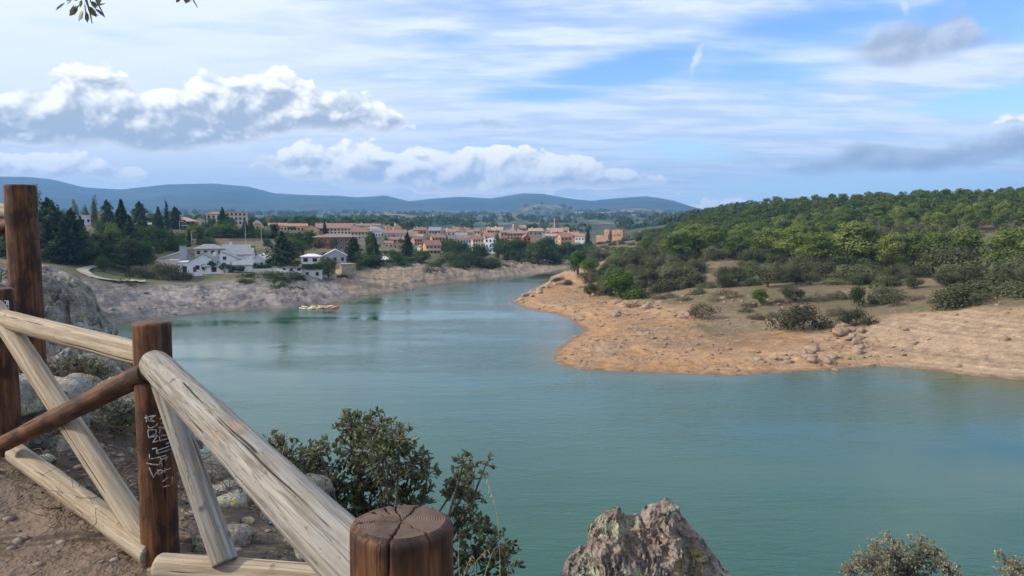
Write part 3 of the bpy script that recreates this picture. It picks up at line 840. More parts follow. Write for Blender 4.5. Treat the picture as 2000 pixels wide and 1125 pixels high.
def mk_pine(seed, kind='pine', ncard=3400):
    rng = np.random.default_rng(seed)
    H = 8.0; cl = []; limbs = []
    nl = 9 + int(rng.integers(0, 7)); lop = rng.normal(0, 0.5, 2); sq = rng.uniform(0.8, 1.25)
    for i in range(nl):
        t = i / (nl - 1)
        z = 2.6 + 4.6 * t
        rmax = 2.6 * math.sin(math.pi * (0.30 + 0.62 * t)) ** 0.8
        a = i * 2.4 + rng.uniform(-0.4, 0.4); rr = rmax * rng.uniform(0.45, 0.85)
        c = np.array([math.cos(a) * rr * sq + lop[0] * t, math.sin(a) * rr + lop[1] * t, z + rng.uniform(-0.5, 0.5)])
        s = rng.uniform(0.6, 1.45)
        cl.append((c, (1.15 * s, 1.15 * s, 0.75 * s)))
        limbs.append((0.25 + 0.6 * t, c))
    cl.append((np.array([0, 0, 7.1]), (1.1, 1.1, 0.9))); cl.append((np.array([0, 0, 5.2]), (1.6, 1.6, 1.5)))
    V, Fq, col = clump_crown(cl, ncard, 0.36, rng, up=0.45, shell=0.5, aspect=0.5)
    proto(kind, trunk_mesh('pine_trunk', 7.2, 0.2, limbs[::2], rng), V, Fq, col, LM[kind])
def mk_dome(seed, kind, H, W_, nclump, ncard, size, z0=0.15, trunk_r=0.22, up=0.35, key=None, flat=0.75):
    """broad crowns: clumps spread over a dome between z0*H and H"""
    rng = np.random.default_rng(seed)
    cl = []; limbs = []
    for i in range(nclump):
        u = rand_unit(rng, 1)[0]; u[2] = abs(u[2]) if rng.uniform() < 0.72 else -abs(u[2]) * 0.6
        k = rng.uniform(0.45, 0.80)
        cz = H * (z0 + (1 - z0) * 0.45)
        c = np.array([u[0] * W_ * k, u[1] * W_ * k, cz + u[2] * H * (1 - z0) * 0.52 * k])
        s = rng.uniform(0.26, 0.46) * W_
        cl.append((c, (s, s, s * flat)))
        if i % 2 == 0: limbs.append((0.3 + 0.3 * rng.uniform(), c))
    V, Fq, col = clump_crown(cl, ncard, size, rng, up=up, shell=0.5)
    V[:, 2] = np.maximum(V[:, 2], 0.05)
    proto(key or kind, trunk_mesh(kind + '_trunk', H * 0.62, trunk_r, limbs, rng, 0.08), V, Fq, col, LM[kind])
def mk_conifer(seed, kind, H, W_, tiers, ncard, droop=0.25, key=None, gap=0.0):
    rng = np.random.default_rng(seed)
    P = []; N_ = []; tone = []; hue = []; limbs = []
    per = ncard // (tiers * 7)
    for t in range(tiers):
        f = t / (tiers - 1)
        z = H * (0.04 + 0.93 * f); L = W_ * (1 - f) ** (0.85 if key is None else 0.62) * rng.uniform(0.72, 1.15) + 0.10
        nb = 7
        for b in range(nb):
            a = 2 * math.pi * b / nb + t * 1.1 + rng.uniform(-0.25, 0.25); Lb = L * rng.uniform(0.6, 1.2); zj = rng.normal(0, 0.45 * H / tiers)
            q = rng.uniform(0, 1, per) ** 0.7
            w = (1 - q) * 0.30 * Lb + 0.10
            side = rng.normal(0, 0.5, per) * w
            x = math.cos(a) * q * Lb - math.sin(a) * side; y = math.sin(a) * q * Lb + math.cos(a) * side
            zz = z - droop * q * q * Lb + rng.normal(0, 0.42 * H / tiers, per) + zj
            P.append(np.stack([x, y, zz], 1))
            N_.append(np.stack([np.full(per, math.cos(a) * 0.6), np.full(per, math.sin(a) * 0.6), np.full(per, 0.75)], 1))
            tb = rng.uniform(0, 1)
            tone.append(0.5 * tb + 0.5 * rng.uniform(0, 1, per)); hue.append(np.full(per, rng.uniform(0, 1)))
            if t < tiers - 2 and b % 2 == 0: limbs.append((max(0.02, 0.12 + 0.80 * f), np.array([math.cos(a) * Lb * 0.8, math.sin(a) * Lb * 0.8, z - droop * 0.5 * Lb])))
    P = np.concatenate(P); N_ = np.concatenate(N_)
    V, Fq = cards(P, N_, 0.055 * H ** 0.9 + 0.06, rng, 0.55, 0.4)
    col = np.repeat(np.stack([np.concatenate(tone), np.concatenate(hue), np.zeros(len(P))], 1), 4, axis=0)
    V[:, 2] = np.maximum(V[:, 2], 0.05)
    proto(key or kind, trunk_mesh('conifer_trunk', H * 0.97, 0.022 * H, limbs, rng, 0.015), V, Fq, col, LM[kind])
def mk_column(seed, kind, H, W_, ncard, size, taper=1.0, key=None, nst=1):
    rng = np.random.default_rng(seed)
    cl = []; limbs = []
    for s_ in range(nst):
        ox = rng.normal(0, 0.35) * W_ * (nst > 1) * 1.6; oy = rng.normal(0, 0.3) * W_ * (nst > 1); hh = H * (1 if s_ == 0 else rng.uniform(0.7, 0.95))
        for i in range(11):
            f = i / 10
            r = W_ * (math.sin(math.pi * min(1, 0.16 + 0.84 * f)) ** 0.6 if taper < 0.5 else (1 - f) ** 0.6 * min(1, 0.4 + 2.2 * f)) + 0.10
            c = np.array([ox + rng.normal(0, 0.16) * W_, oy + rng.normal(0, 0.16) * W_, hh * (0.08 + 0.88 * f)])
            cl.append((c, (r, r, hh * 0.085)))
            if i % 3 == 1: limbs.append((0.1 + 0.7 * f, c))
    V, Fq, col = clump_crown(cl, ncard, size, rng, up=0.15, shell=0.45, aspect=0.45)
    V[:, 2] = np.maximum(V[:, 2], 0.05)
    proto(key or kind, trunk_mesh(kind + '_trunk', H * 0.9, 0.016 * H + 0.03, limbs, rng, 0.02), V, Fq, col, LM[kind])

for s_ in range(8): mk_pine(100 + s_)
for s_ in range(2): mk_pine(110 + s_, 'parkpine', 3400)
for s_ in range(2): mk_dome(120 + s_, 'young', 5.0, 1.9, 20, 3600, 0.24, z0=0.0, flat=1.0)
for s_ in range(6): mk_dome(200 + s_, 'oak', 5.0, 3.0, 20, 4200, 0.25, z0=0.03, up=0.4, flat=0.85)
for s_ in range(3): mk_dome(220 + s_, 'broad', 8.0, 3.6, 21, 4400, 0.33, z0=0.05, flat=0.95)
for s_ in range(2): mk_dome(230 + s_, 'light', 8.0, 3.4, 20, 4000, 0.33, z0=0.05, flat=0.95)
for s_ in range(3): mk_dome(240 + s_, 'river', 8.0, 3.8, 19, 3800, 0.33, z0=0.04, flat=0.95)
for s_ in range(3): mk_dome(250 + s_, 'shrub', 2.6, 2.4, 15, 2600, 0.19, z0=0.02, trunk_r=0.06, up=0.5)
for s_ in range(2): mk_dome(260 + s_, 'green', 2.6, 2.6, 15, 2400, 0.20, z0=0.02, trunk_r=0.06, up=0.5)
for s_ in range(2): mk_dome(270 + s_, 'dry', 2.2, 2.2, 15, 2200, 0.16, z0=0.02, trunk_r=0.05, up=0.5)
for s_ in range(3): mk_conifer(300 + s_, 'conifer', 12.0, 3.4, 21, 5200)
for s_ in range(2): mk_conifer(310 + s_, 'conifer', 12.0, 4.6, 17, 5600, droop=0.12, key='cedar')
mk_conifer(320, 'bluefir', 12.0, 2.8, 14, 3000)
mk_column(330, 'cypress', 10.0, 0.75, 1600, 0.30)
for s_ in range(2): mk_column(340 + s_, 'poplar', 14.0, 1.0, 2200, 0.40, taper=0.3, nst=3)
mk_dome(350, 'palm', 1.6, 1.1, 8, 500, 0.5, z0=0.35, trunk_r=0.07, up=0.1)

_rt = random.Random(5)
WIDE = {'pine': 'pine_tree', 'parkpine': 'pine_tree', 'young': 'pine_tree', 'oak': 'holm_oak', 'broad': 'broadleaf_tree', 'light': 'broadleaf_tree', 'river': 'riverside_tree', 'shrub': 'shrub', 'green': 'shrub', 'dry': 'shrub',
        'conifer': 'conifer_tree', 'cedar': 'cedar_tree', 'bluefir': 'fir_tree', 'cypress': 'cypress_tree', 'poplar': 'poplar_tree', 'palm': 'garden_yucca'}
def plant(kind, x, y, h, label, group=None, wid=1.0, var=None, z=None, cat=None):
    """one tree or shrub: an Empty at its foot with trunk and crown"""
    pr = PROTO[kind]; tk, cr, H, hw = pr[_rt.randrange(len(pr)) if var is None else var % len(pr)]
    s = h / H
    z = gz(x, y) if z is None else z
    o = empty(WIDE[kind], (x, y, z - 0.05), _rt.uniform(0, 6.28), (s * wid, s * wid, s))
    small = kind in ('shrub', 'green', 'dry', 'palm')
    link('stem' if small else 'trunk', tk, o); link('foliage' if small else 'crown', cr, o)
    tag(o, label, cat or ('shrub' if small else 'tree'), group)
    return o
def tree_at(kind, px, top, Y, label, group=None, width=None, var=None, hmin=1.0, cat=None):
    """a tree seen at px with its top at pixel row top, Y metres ahead; width in pixels of the photograph"""
    x = (px - 1000) / F * Y * 1.0
    z = gz(x, Y)
    h = max(hmin, zpix(top, Y) - z)
    wid = 1.0
    if width:
        pr = PROTO[kind]; H, hw = pr[0][2], pr[0][3]
        wid = (width / F * Y * 0.5) / (hw * h / H)
        tall = {'oak': 0.80, 'broad': 0.95, 'light': 0.95, 'river': 0.95, 'shrub': 0.62, 'green': 0.55, 'dry': 0.6, 'pine': 1.0, 'young': 1.05, 'cedar': 1.05}.get(kind, 0)
        wm = width / F * Y
        if h < tall * wm:                       # bushy to the ground: the foot of the crown sits in the slope
            ztop = z + h; h = tall * wm; z = ztop - h
            wid = (wm * 0.5) / (hw * h / H)
        wid = min(max(wid, 0.45), 1.6)
    return plant(kind, x, Y, h, label, group, wid, var, z, cat)

# ------------------------------------------------------------------ vegetation: where it grows
# --- right hill, standing out
T = tree_at
T('oak', 1397, 478, 216, 'lone round holm oak on the dry grass of the clearing', width=42)
T('oak', 1474, 484, 210, 'small holm oak at the right end of the dry clearing', width=46)
T('oak', 1500, 508, 168, 'open holm oak with bare trunks below the clearing', width=66)
T('oak', 1445, 518, 186, 'low holm oak scrub at the foot of the clearing', width=44)
T('oak', 1562, 498, 186, 'spreading holm oak with a forked trunk left of the tall yellow pines', width=58)
T('oak', 1612, 508, 180, 'holm oak with pale stems under the tall yellow pines', width=56)
T('oak', 1655, 514, 174, 'broad grey holm oak in front of the yellow pines', width=60)
T('oak', 1702, 508, 170, 'widest of the grey holm oaks below the pine wood', width=90)
T('oak', 1760, 512, 172, 'grey holm oak beside the shaded gap in the wood', width=60)
T('oak', 1885, 552, 124, 'large holm oak bush hanging over the pale shore', width=96)
T('oak', 1940, 528, 134, 'tall holm oak behind the shore on the right', width=110)
T('oak', 1992, 545, 124, 'dense holm oak cut by the right edge of the picture', width=90)
T('oak', 1925, 500, 156, 'grey holm oak at the foot of the pine slope, right', width=120)
T('oak', 1990, 497, 152, 'grey holm oak above the others at the right edge', width=90)
T('oak', 1850, 478, 172, 'dark shaded holm oak against the pines', width=90)
T('green', 1690, 550, 142, 'bright green bush on the grassy bank', width=46)
T('oak', 1728, 552, 143, 'olive holm oak next to the bright green bush', width=64)
T('shrub', 1572, 588, 126, 'big grey scrub on the orange shore', width=108, hmin=3.6)
T('shrub', 1676, 598, 124, 'second grey scrub, right of the rock rib', width=70, hmin=3)
T('dry', 1373, 588, 141, 'dry bush at the top of the orange spit', width=56, hmin=2.6)
T('dry', 1483, 611, 139, 'low dry bush left of the big grey scrub', width=40, hmin=1.4)
T('dry', 1512, 606, 140, 'tiny dry bush beside the big grey scrub', width=24, hmin=1.2)
T('young', 1488, 563, 150, 'small bright pine sapling among the dry scrub', width=30)
T('shrub', 1552, 556, 150, 'dark bush behind the big grey scrub', width=46)
T('dry', 1238, 596, 163, 'dry bush among the boulders of the point', width=36, hmin=1.5)
T('dry', 1310, 574, 172, 'grey leafless bush below the dark oaks', width=34, hmin=1.5)
T('dry', 1420, 560, 165, 'thin dry scrub on the stony slope', width=60, hmin=1.6)
T('dry', 1640, 600, 136, 'dry scrub between the two grey bushes', width=44, hmin=1.8)
T('young', 1213, 522, 182, 'bright green young pine at the point', width=52)
T('young', 1247, 558, 178, 'low bright green pine bush at the point', width=50)
T('oak', 1195, 530, 198, 'holm oak left of the bright young pine', width=46)
T('oak', 1272, 522, 192, 'dark holm oak behind the bright young pine', width=56)
T('oak', 1318, 508, 192, 'broad dark holm oak in the middle of the point wood', width=70)
T('oak', 1352, 525, 188, 'holm oak at the edge of the stony slope', width=56)
T('oak', 1300, 540, 186, 'lowest holm oak of the point wood', width=60)
T('oak', 1165, 520, 228, 'holm oak near the bend of the river', width=50)
T('young', 1129, 487, 247, 'tall pale green pine on the tip by the bend', width=34)
T('young', 1150, 500, 245, 'pale green pine behind the tip', width=32)
T('shrub', 1092, 540, 240, 'scrub on the very tip beside the water', width=30, hmin=1.6)
T('dry', 1085, 552, 226, 'dry scrub above the tip boulders', width=30, hmin=1.3)
T('dry', 1150, 556, 212, 'yellowish scrub on the point', width=40, hmin=1.5)
T('shrub', 1110, 555, 222, 'olive scrub behind the tip boulders', width=30, hmin=1.6)
for i, (px, top, Y, w_) in enumerate([(1425, 545, 178, 40), (1470, 540, 176, 44), (1530, 535, 178, 46), (1590, 532, 176, 50), (1640, 540, 166, 46), (1690, 528, 164, 50), (1740, 535, 158, 50), (1790, 520, 176, 60), (1830, 515, 176, 56), (1540, 515, 190, 44), (1460, 505, 205, 36), (1520, 492, 205, 40), (1585, 492, 205, 44), (1640, 495, 196, 44), (1370, 500, 222, 36), (1385, 548, 180, 44), (1360, 560, 172, 40)]):
    T('oak', px, top, Y, 'grey-green holm oak on the open slope between clearing and shore', 'holm oaks on the open slope', width=w_)
for i, (px, top, Y, w_) in enumerate([(1400, 580, 160, 40), (1440, 575, 160, 40), (1470, 590, 150, 36), (1525, 580, 150, 40), (1340, 585, 165, 36), (1600, 570, 150, 44), (1640, 565, 150, 40), (1290, 580, 172, 30), (1460, 600, 146, 30), (1800, 590, 138, 44), (1840, 600, 130, 40), (1760, 600, 136, 36)]):
    T('dry', px, top, Y, 'low dry scrub on the stony slope above the orange shore', 'dry scrub above the orange shore', width=w_, hmin=1.2)
for (px, top, Y, w_, lb) in [(1655, 430, 200, 84, 'tall yellow-green pine at the front of the wood'), (1702, 440, 200, 56, 'yellow-green pine right of the tallest front pine'), (1742, 452, 192, 56, 'pine with a lit left flank in the front row'), (1785, 448, 190, 54, 'pine of the front row above the widest grey oak'),
                         (1830, 450, 186, 62, 'yellow pine beside the dark shaded oak'), (1600, 452, 205, 60, 'green pine left of the tall yellow pines'), (1550, 440, 225, 64, 'rounded pine above the spreading oak'), (1500, 442, 238, 62, 'rounded pine behind the clearing, right'),
                         (1440, 455, 245, 56, 'rounded pine behind the clearing, middle'), (1395, 438, 262, 60, 'tall rounded pine behind the lone oak'), (1345, 428, 300, 58, 'tall umbrella pine on the left shoulder of the wood'), (1330, 460, 255, 56, 'pine left of the clearing'),
                         (1960, 440, 180, 80, 'big green pine near the right edge of the picture'), (1890, 440, 190, 70, 'pine left of the big green pine at the right edge')]:
    T('pine', px, top, Y, lb, 'pines of the right hill', width=w_)

# --- right hill, the wood itself
def forest():
    rng = np.random.default_rng(77)
    n = 26000
    Yc = rng.uniform(175, 500, n); px = rng.uniform(1110, 2230, n)
    X = (px - 1000) / F * Yc
    k = rng.uniform(0, 1, n) < (Yc / 500)          # even density on the ground
    X, Yc, px = X[k], Yc[k], px[k]
    h, d, zone, r = ground(X, Yc, True)
    front = np.interp(px, [1110, 1200, 1300, 1400, 1500, 1600, 1700, 1800, 1900, 2000, 2230], [262, 225, 225, 275, 250, 228, 212, 205, 200, 186, 170])
    ok = (zone == 3) & (d > 22) & (Yc > front)
    X, Yc, px, h, d = X[ok], Yc[ok], px[ok], h[ok], d[ok]
    kept = []
    cell = {}
    for i in range(len(X)):
        sp = rng.uniform(4.6, 6.4) if Yc[i] < 300 else rng.uniform(5.0, 7.2)
        c = (int(X[i] // 8), int(Yc[i] // 8)); bad = False
        for a in (-1, 0, 1):
            for b in (-1, 0, 1):
                for j in cell.get((c[0] + a, c[1] + b), ()):
                    if (X[i] - X[j]) ** 2 + (Yc[i] - Yc[j]) ** 2 < sp * sp: bad = True; break
                if bad: break
            if bad: break
        if not bad:
            kept.append(i); cell.setdefault(c, []).append(i)
    oakness = fbm(X * 0.03, Yc * 0.03, oct=3, seed=80) + sstep(1420, 1180, px) * 1.1 - 0.25
    pines = []; oaks = []
    for i in kept: (oaks if oakness[i] > 0.12 else pines).append(i)
    pines.sort(key=lambda i: Yc[i] + 0.25 * abs(px[i] - 1600)); oaks.sort(key=lambda i: Yc[i])
    rest = []
    for q, (lst, kind, lab, grp, lim) in enumerate([(pines, 'pine', 'green pine', 'pines of the wood on the right hill', 270), (oaks, 'oak', 'dark holm oak', 'holm oaks of the wood on the right hill', 200)]):
        for c, i in enumerate(lst):
            hh = (rng.choice([5.2, 6.5, 7.5, 8.5, 9.8, 10.6]) * rng.uniform(0.9, 1.1) if kind == 'pine' else rng.uniform(3.2, 6.4))
            if px[i] < 1245:
                hm = zpix(481, Yc[i]) - h[i]
                if hm < 1.6: continue
                hh = min(hh, hm)
            if c < lim:
                side = 'towards the castle' if px[i] < 1330 else 'above the clearing' if px[i] < 1560 else 'above the grey oaks' if px[i] < 1800 else 'towards the right edge'
                row = 'low in' if Yc[i] < 250 else 'half way up' if Yc[i] < 340 else 'high up in'
                plant(kind, X[i], Yc[i], hh, '%s %s the wood of the right hill, %s' % (lab, row, side), grp, rng.uniform(0.85, 1.5), z=float(h[i]))
            else: rest.append((kind, X[i], Yc[i], h[i], hh))
    # the far rest of the wood as one mass
    Vs, Fs, Cs, o = [], [], [], 0
    thin = {}
    for kind in ('pine', 'oak'):
        for v, (tk, cr, H, hw) in enumerate(PROTO[kind]):
            co = np.empty(len(cr.vertices) * 3, dtype=np.float32); cr.vertices.foreach_get('co', co)
            ca = np.empty(len(cr.vertices) * 4, dtype=np.float32); cr.attributes['col'].data.foreach_get('color', ca)
            P4 = co.reshape(-1, 4, 3)[::5]; C4 = ca.reshape(-1, 4, 4)[::5][:, :, :3]
            ctr = P4.mean(1, keepdims=True)
            thin[(kind, v)] = (ctr + (P4 - ctr) * 1.9, C4, H)
    for (kind, x, y, z, hh) in rest:
        P4, C4, H = thin[(kind, int(rng.integers(0, len(PROTO[kind]))))]
        s = hh / H; a = rng.uniform(0, 6.28); ca, sa = math.cos(a), math.sin(a)
        Q = P4.reshape(-1, 3) * s * np.array([1.1, 1.1, 1])
        Q = np.stack([Q[:, 0] * ca - Q[:, 1] * sa + x, Q[:, 0] * sa + Q[:, 1] * ca + y, Q[:, 2] + z], 1)
        Vs.append(Q); Fs.append(np.arange(len(Q)).reshape(-1, 4) + o); o += len(Q)
        tone = C4.reshape(-1, 3).copy(); tone[:, 1] = tone[:, 1] * 0.5 + rng.uniform(0, 0.6)
        Cs.append(tone)
    if Vs:
        me = np_mesh('far_wood', np.concatenate(Vs), np.concatenate(Fs), LM['pine'], col=np.concatenate(Cs))
        tag(link('far_wood', me), 'distant treetops of the wood along the ridge of the right hill', 'wood', kind='stuff')
    print('forest', len(pines), len(oaks), len(rest))
forest()

# --- left slope and park
for a in [('poplar', 72, 358, 262, 'tall pale poplars just right of the tall post', 34), ('cedar', 98, 383, 206, 'big dark cedar beside the tall post', 92), ('cedar', 20, 420, 190, 'dark tree left of the tall post', 90), ('cedar', 142, 404, 202, 'dark cedar in front of the pale poplars', 64), ('conifer', 125, 430, 196, 'lower dark conifer between two cedars', 60),
          ('poplar', 152, 386, 330, 'pale poplar row on the skyline, left one', 22), ('poplar', 186, 380, 330, 'pale poplar row on the skyline, tallest', 24), ('poplar', 172, 398, 335, 'pale poplar row on the skyline, low middle one', 34), ('cedar', 213, 388, 325, 'pale fir right of the skyline poplars', 34),
          ('conifer', 241, 388, 238, 'tall dark fir in the middle of the left park', 60), ('cedar', 276, 391, 300, 'green cedar on the skyline behind the park', 46), ('conifer', 255, 420, 225, 'dark fir below the tallest park fir', 46), ('conifer', 312, 402, 315, 'thin grey fir near the pavilion', 26), ('cypress', 328, 388, 322, 'slim black cypress on the skyline', 10), ('cedar', 345, 402, 335, 'dark cedar right of the cypress', 34), ('conifer', 310, 428, 270, 'dark conifer in front of the brown pavilion', 40),
          ('parkpine', 190, 452, 202, 'grey-green pine above the curving path', 46), ('parkpine', 222, 448, 204, 'taller grey-green pine above the path', 50), ('parkpine', 247, 462, 200, 'grey-green pine with bare stems by the path', 54), ('broad', 277, 466, 204, 'dark rounded tree left of the white villa', 44), ('broad', 205, 428, 235, 'bright green tree among the dark firs', 40), ('light', 222, 432, 230, 'bright green tree beside the tall fir', 36),
          ('broad', 305, 436, 248, 'big dark round tree behind the villa car park', 64), ('light', 382, 436, 300, 'light green tree in front of the pavilion', 46), ('conifer', 392, 448, 268, 'blue-green conifer behind the villa', 30), ('broad', 405, 432, 310, 'dark round tree right of the pavilion', 24),
          ('conifer', 437, 404, 352, 'tall fir in front of the big beige building', 34), ('broad', 425, 436, 300, 'dark trees along the upper street, first', 44), ('broad', 452, 432, 302, 'dark trees along the upper street, second', 48), ('conifer', 480, 426, 300, 'tall thin fir along the upper street', 22), ('broad', 495, 440, 300, 'dark trees along the upper street, behind the lamp post', 44), ('conifer', 492, 428, 310, 'pointed fir beside the orange house', 20), ('broad', 520, 444, 300, 'dark tree below the orange roofs', 40), ('conifer', 537, 436, 300, 'dark fir below the orange roofs', 34), ('cypress', 512, 424, 430, 'cypress clump on the skyline left of the orange roofs', 18),
          ('cedar', 551, 450, 222, 'wide dark cedar standing among the white houses', 84), ('broad', 592, 446, 258, 'dark broad tree left of the brick building', 60), ('broad', 572, 460, 250, 'dark tree behind the wide cedar', 50), ('broad', 609, 417, 430, 'round dark tree on the skyline above the red roofs', 28),
          ('broad', 565, 505, 224, 'dark garden tree right of the wide cedar', 36), ('river', 640, 500, 218, 'yellowish green tree beside the stone ruin', 44), ('shrub', 668, 532, 224, 'dark bush below the stone ruin', 40), ('light', 618, 512, 224, 'small bright tree behind the hedge', 24),
          ('cedar', 690, 461, 262, 'dark cedar right of the brick building', 50), ('conifer', 730, 454, 262, 'tall dark cedar in the middle of the town front', 48), ('light', 722, 450, 275, 'light green poplar behind the tall dark cedar', 18), ('broad', 712, 490, 258, 'low dark trees below the tall cedar', 50), ('conifer', 796, 452, 305, 'dark pointed fir in front of the orange houses', 32), ('river', 722, 512, 256, 'willow at the end of the lawn', 34), ('broad', 770, 486, 300, 'small dark tree below the ochre house', 26)]:
    T(a[0], a[1], a[2], a[3], a[4], width=a[5], hmin=1.5)
T('shrub', 318, 512, 196, 'large dark bush on the rock left of the white villa', width=82, hmin=5, var=0)
T('shrub', 268, 525, 194, 'dark bush left of the large one above the rocks', width=44, hmin=3)
T('green', 201, 494, 192, 'clipped round evergreen where the path bends', width=34, hmin=3)
T('shrub', 358, 536, 200, 'bush on the rock below the villa gate', width=34, hmin=2)
T('dry', 235, 545, 181, 'dry yellowish bush at the end of the path', width=50, hmin=1.6)
for i, (px, top, Y, w_) in enumerate([(500, 532, 206, 60), (530, 530, 207, 60), (560, 532, 207, 60), (585, 538, 206, 54), (520, 545, 200, 56), (552, 550, 198, 60), (580, 556, 198, 44), (478, 548, 198, 30)]):
    T('green', px, top, Y, 'dark green bramble on the bank below the white houses', 'brambles below the white houses', width=w_, hmin=1.6)
for (px, top, Y, lb) in [(398, 516, 211, 'spiky yucca left of the villa gable'), (413, 508, 211, 'tall yucca in front of the villa gable'), (437, 512, 211, 'yucca between the two villa gables'), (452, 517, 211, 'bushy yucca under the right villa gable'), (468, 518, 211, 'yucca at the right corner of the villa')]:
    T('palm', px, top, Y, lb, width=14, hmin=1.6)
T('broad', 506, 512, 216, 'dark garden bush right of the villa', width=36, hmin=2)
# --- riverside trees below the town
for i, (kind, px, top, Y, w_, lb) in enumerate([
        ('broad', 775, 492, 268, 40, 'riverside tree left of the lawn wall'), ('river', 792, 505, 262, 46, 'low riverside tree above the tan beach, left end'), ('broad', 818, 484, 280, 40, 'dark riverside tree below the white gable house'), ('river', 845, 508, 268, 40, 'low riverside tree below the orange house'), ('river', 880, 488, 282, 50, 'rounded light riverside tree below the cream blocks'),
        ('river', 908, 488, 290, 52, 'broad riverside tree in the middle of the row'), ('river', 938, 494, 292, 50, 'riverside tree below the bright white block'), ('river', 965, 500, 296, 36, 'last low riverside tree before the grey sandbank'), ('broad', 902, 468, 330, 44, 'dark tree in front of the cream block'), ('broad', 880, 466, 340, 34, 'dark tree in front of the row of red roofs'), ('broad', 938, 476, 335, 34, 'dark tree hiding the foot of the white block'), ('light', 882, 464, 345, 20, 'bright treetop among the roofs'),
        ('poplar', 972, 447, 350, 26, 'tall thin poplar right of the white block'), ('broad', 992, 462, 345, 46, 'dark tree right of the thin poplar'), ('broad', 1012, 462, 350, 46, 'large dark tree by the river bend'), ('river', 1008, 480, 340, 50, 'tree below the large dark one'), ('river', 1052, 466, 338, 56, 'big light willow at the river bend'), ('river', 1075, 482, 340, 46, 'willow right of the big light one'), ('poplar', 1035, 474, 335, 30, 'reedy poplar left of the big willow'), ('poplar', 1018, 500, 325, 16, 'thin reeds at the water'),
        ('broad', 1064, 460, 400, 40, 'dark tree below the church'), ('broad', 1095, 470, 400, 40, 'dark tree below the salmon house'), ('broad', 1118, 474, 400, 36, 'dark tree right of the salmon house'), ('broad', 1140, 470, 410, 36, 'dark tree left of the castle wall'), ('broad', 1158, 478, 400, 30, 'low tree at the foot of the castle wall'), ('river', 1090, 490, 390, 36, 'tree above the far sandbank'), ('broad', 1112, 496, 385, 34, 'dark tree above the end of the river'), ('broad', 1040, 434, 560, 20, 'round dark tree left of the church tower'), ('poplar', 1064, 441, 540, 12, 'slim poplar beside the church'), ('bluefir', 1148, 446, 470, 22, 'blue-green fir between the town and the castle'),
        ('broad', 858, 466, 400, 22, 'small tree beside the orange house'), ('broad', 792, 440, 560, 30, 'brownish tree on the roofs of the town'), ('broad', 1226, 462, 480, 30, 'bright tree right of the castle')]):
    T(kind, px, top, Y, lb, 'trees along the river below the town', width=w_, hmin=1.5)
T('shrub', 700, 520, 250, 'bush at the edge of the lawn', width=30, hmin=1.5)
T('shrub', 840, 528, 258, 'low scrub on the top of the tan beach', width=60, hmin=1.4)
T('shrub', 900, 522, 280, 'low scrub behind the tan beach', width=70, hmin=1.4)
T('shrub', 985, 512, 305, 'scrub on the grey sandbank', width=40, hmin=1.4)

# --- thickets between the standing-out oaks, and scrub on the stony slope
def thickets():
    rng = np.random.default_rng(91)
    n = 2600
    px = rng.uniform(1120, 2060, n); Y = rng.uniform(128, 262, n); X = (px - 1000) / F * Y
    h, d, zone, r = ground(X, Y, True)
    clear = ((px > 1368) & (px < 1470) & (Y > 196) & (Y < 240))
    dens = fbm(X * 0.05, Y * 0.05, oct=3, seed=92)
    up = np.interp(px, [1120, 1300, 1500, 1700, 1900, 2060], [180, 178, 168, 150, 140, 130])
    ok = (zone == 3) & (d > 17) & ~clear & (Y > up)
    n_o = 0; n_s = 0; pts = []
    for i in np.nonzero(ok)[0]:
        if any((X[i] - q[0]) ** 2 + (Y[i] - q[1]) ** 2 < q[2] for q in pts): continue
        if (dens[i] > -0.08 or px[i] < 1370) and n_o < 120:
            n_o += 1; pts.append((X[i], Y[i], 13))
            side = 'left of the clearing' if px[i] < 1380 else 'below the clearing' if px[i] < 1560 else 'below the tall yellow pines' if px[i] < 1800 else 'above the pale shore'
            plant('oak', X[i], Y[i], rng.uniform(2.8, 5.0), 'holm oak of the grey-green thicket %s' % side, 'holm oaks of the thicket', rng.uniform(0.9, 1.3), z=float(h[i]) - 0.3)
        elif n_s < 60:
            n_s += 1; pts.append((X[i], Y[i], 7))
            plant(['dry', 'shrub'][n_s % 2], X[i], Y[i], rng.uniform(0.9, 1.9), ['dry straw-coloured', 'low grey'][n_s % 2] + ' scrub between the holm oaks of the open slope', 'scrub between the oaks', rng.uniform(0.9, 1.4), z=float(h[i]))
thickets()
# --- gardens of the town: hedges and small trees among the houses
def gardens():
    rng = np.random.default_rng(93)
    spots = [(px, Y) for px, Y in zip(rng.uniform(300, 1130, 260), rng.uniform(236, 470, 260))]
    n = 0; used = []
    for px, Y in spots:
        lo = np.interp(px, [300, 480, 700, 900, 1130], [240, 236, 262, 330, 400])
        if Y < lo or n >= 90: continue
        x = (px - 1000) / F * Y
        if any((x - a) ** 2 + (Y - b) ** 2 < 49 for a, b in used): continue
        used.append((x, Y)); n += 1
        kind = ['broad', 'green', 'river', 'broad', 'conifer', 'shrub'][n % 6]
        hh = {'broad': rng.uniform(3.5, 6.0), 'green': rng.uniform(1.6, 2.6), 'river': rng.uniform(3, 5), 'conifer': rng.uniform(5, 8), 'shrub': rng.uniform(1.5, 2.5)}[kind]
        where = 'behind the white villa' if px < 500 else 'between the white houses' if px < 700 else 'among the orange and cream houses' if px < 900 else 'below the church and castle'
        plant(kind, x, Y, hh, {'broad': 'small dark garden tree ', 'green': 'green garden hedge bush ', 'river': 'light garden tree ', 'conifer': 'small garden fir ', 'shrub': 'olive garden bush '}[kind] + where, 'garden trees of the town')
gardens()
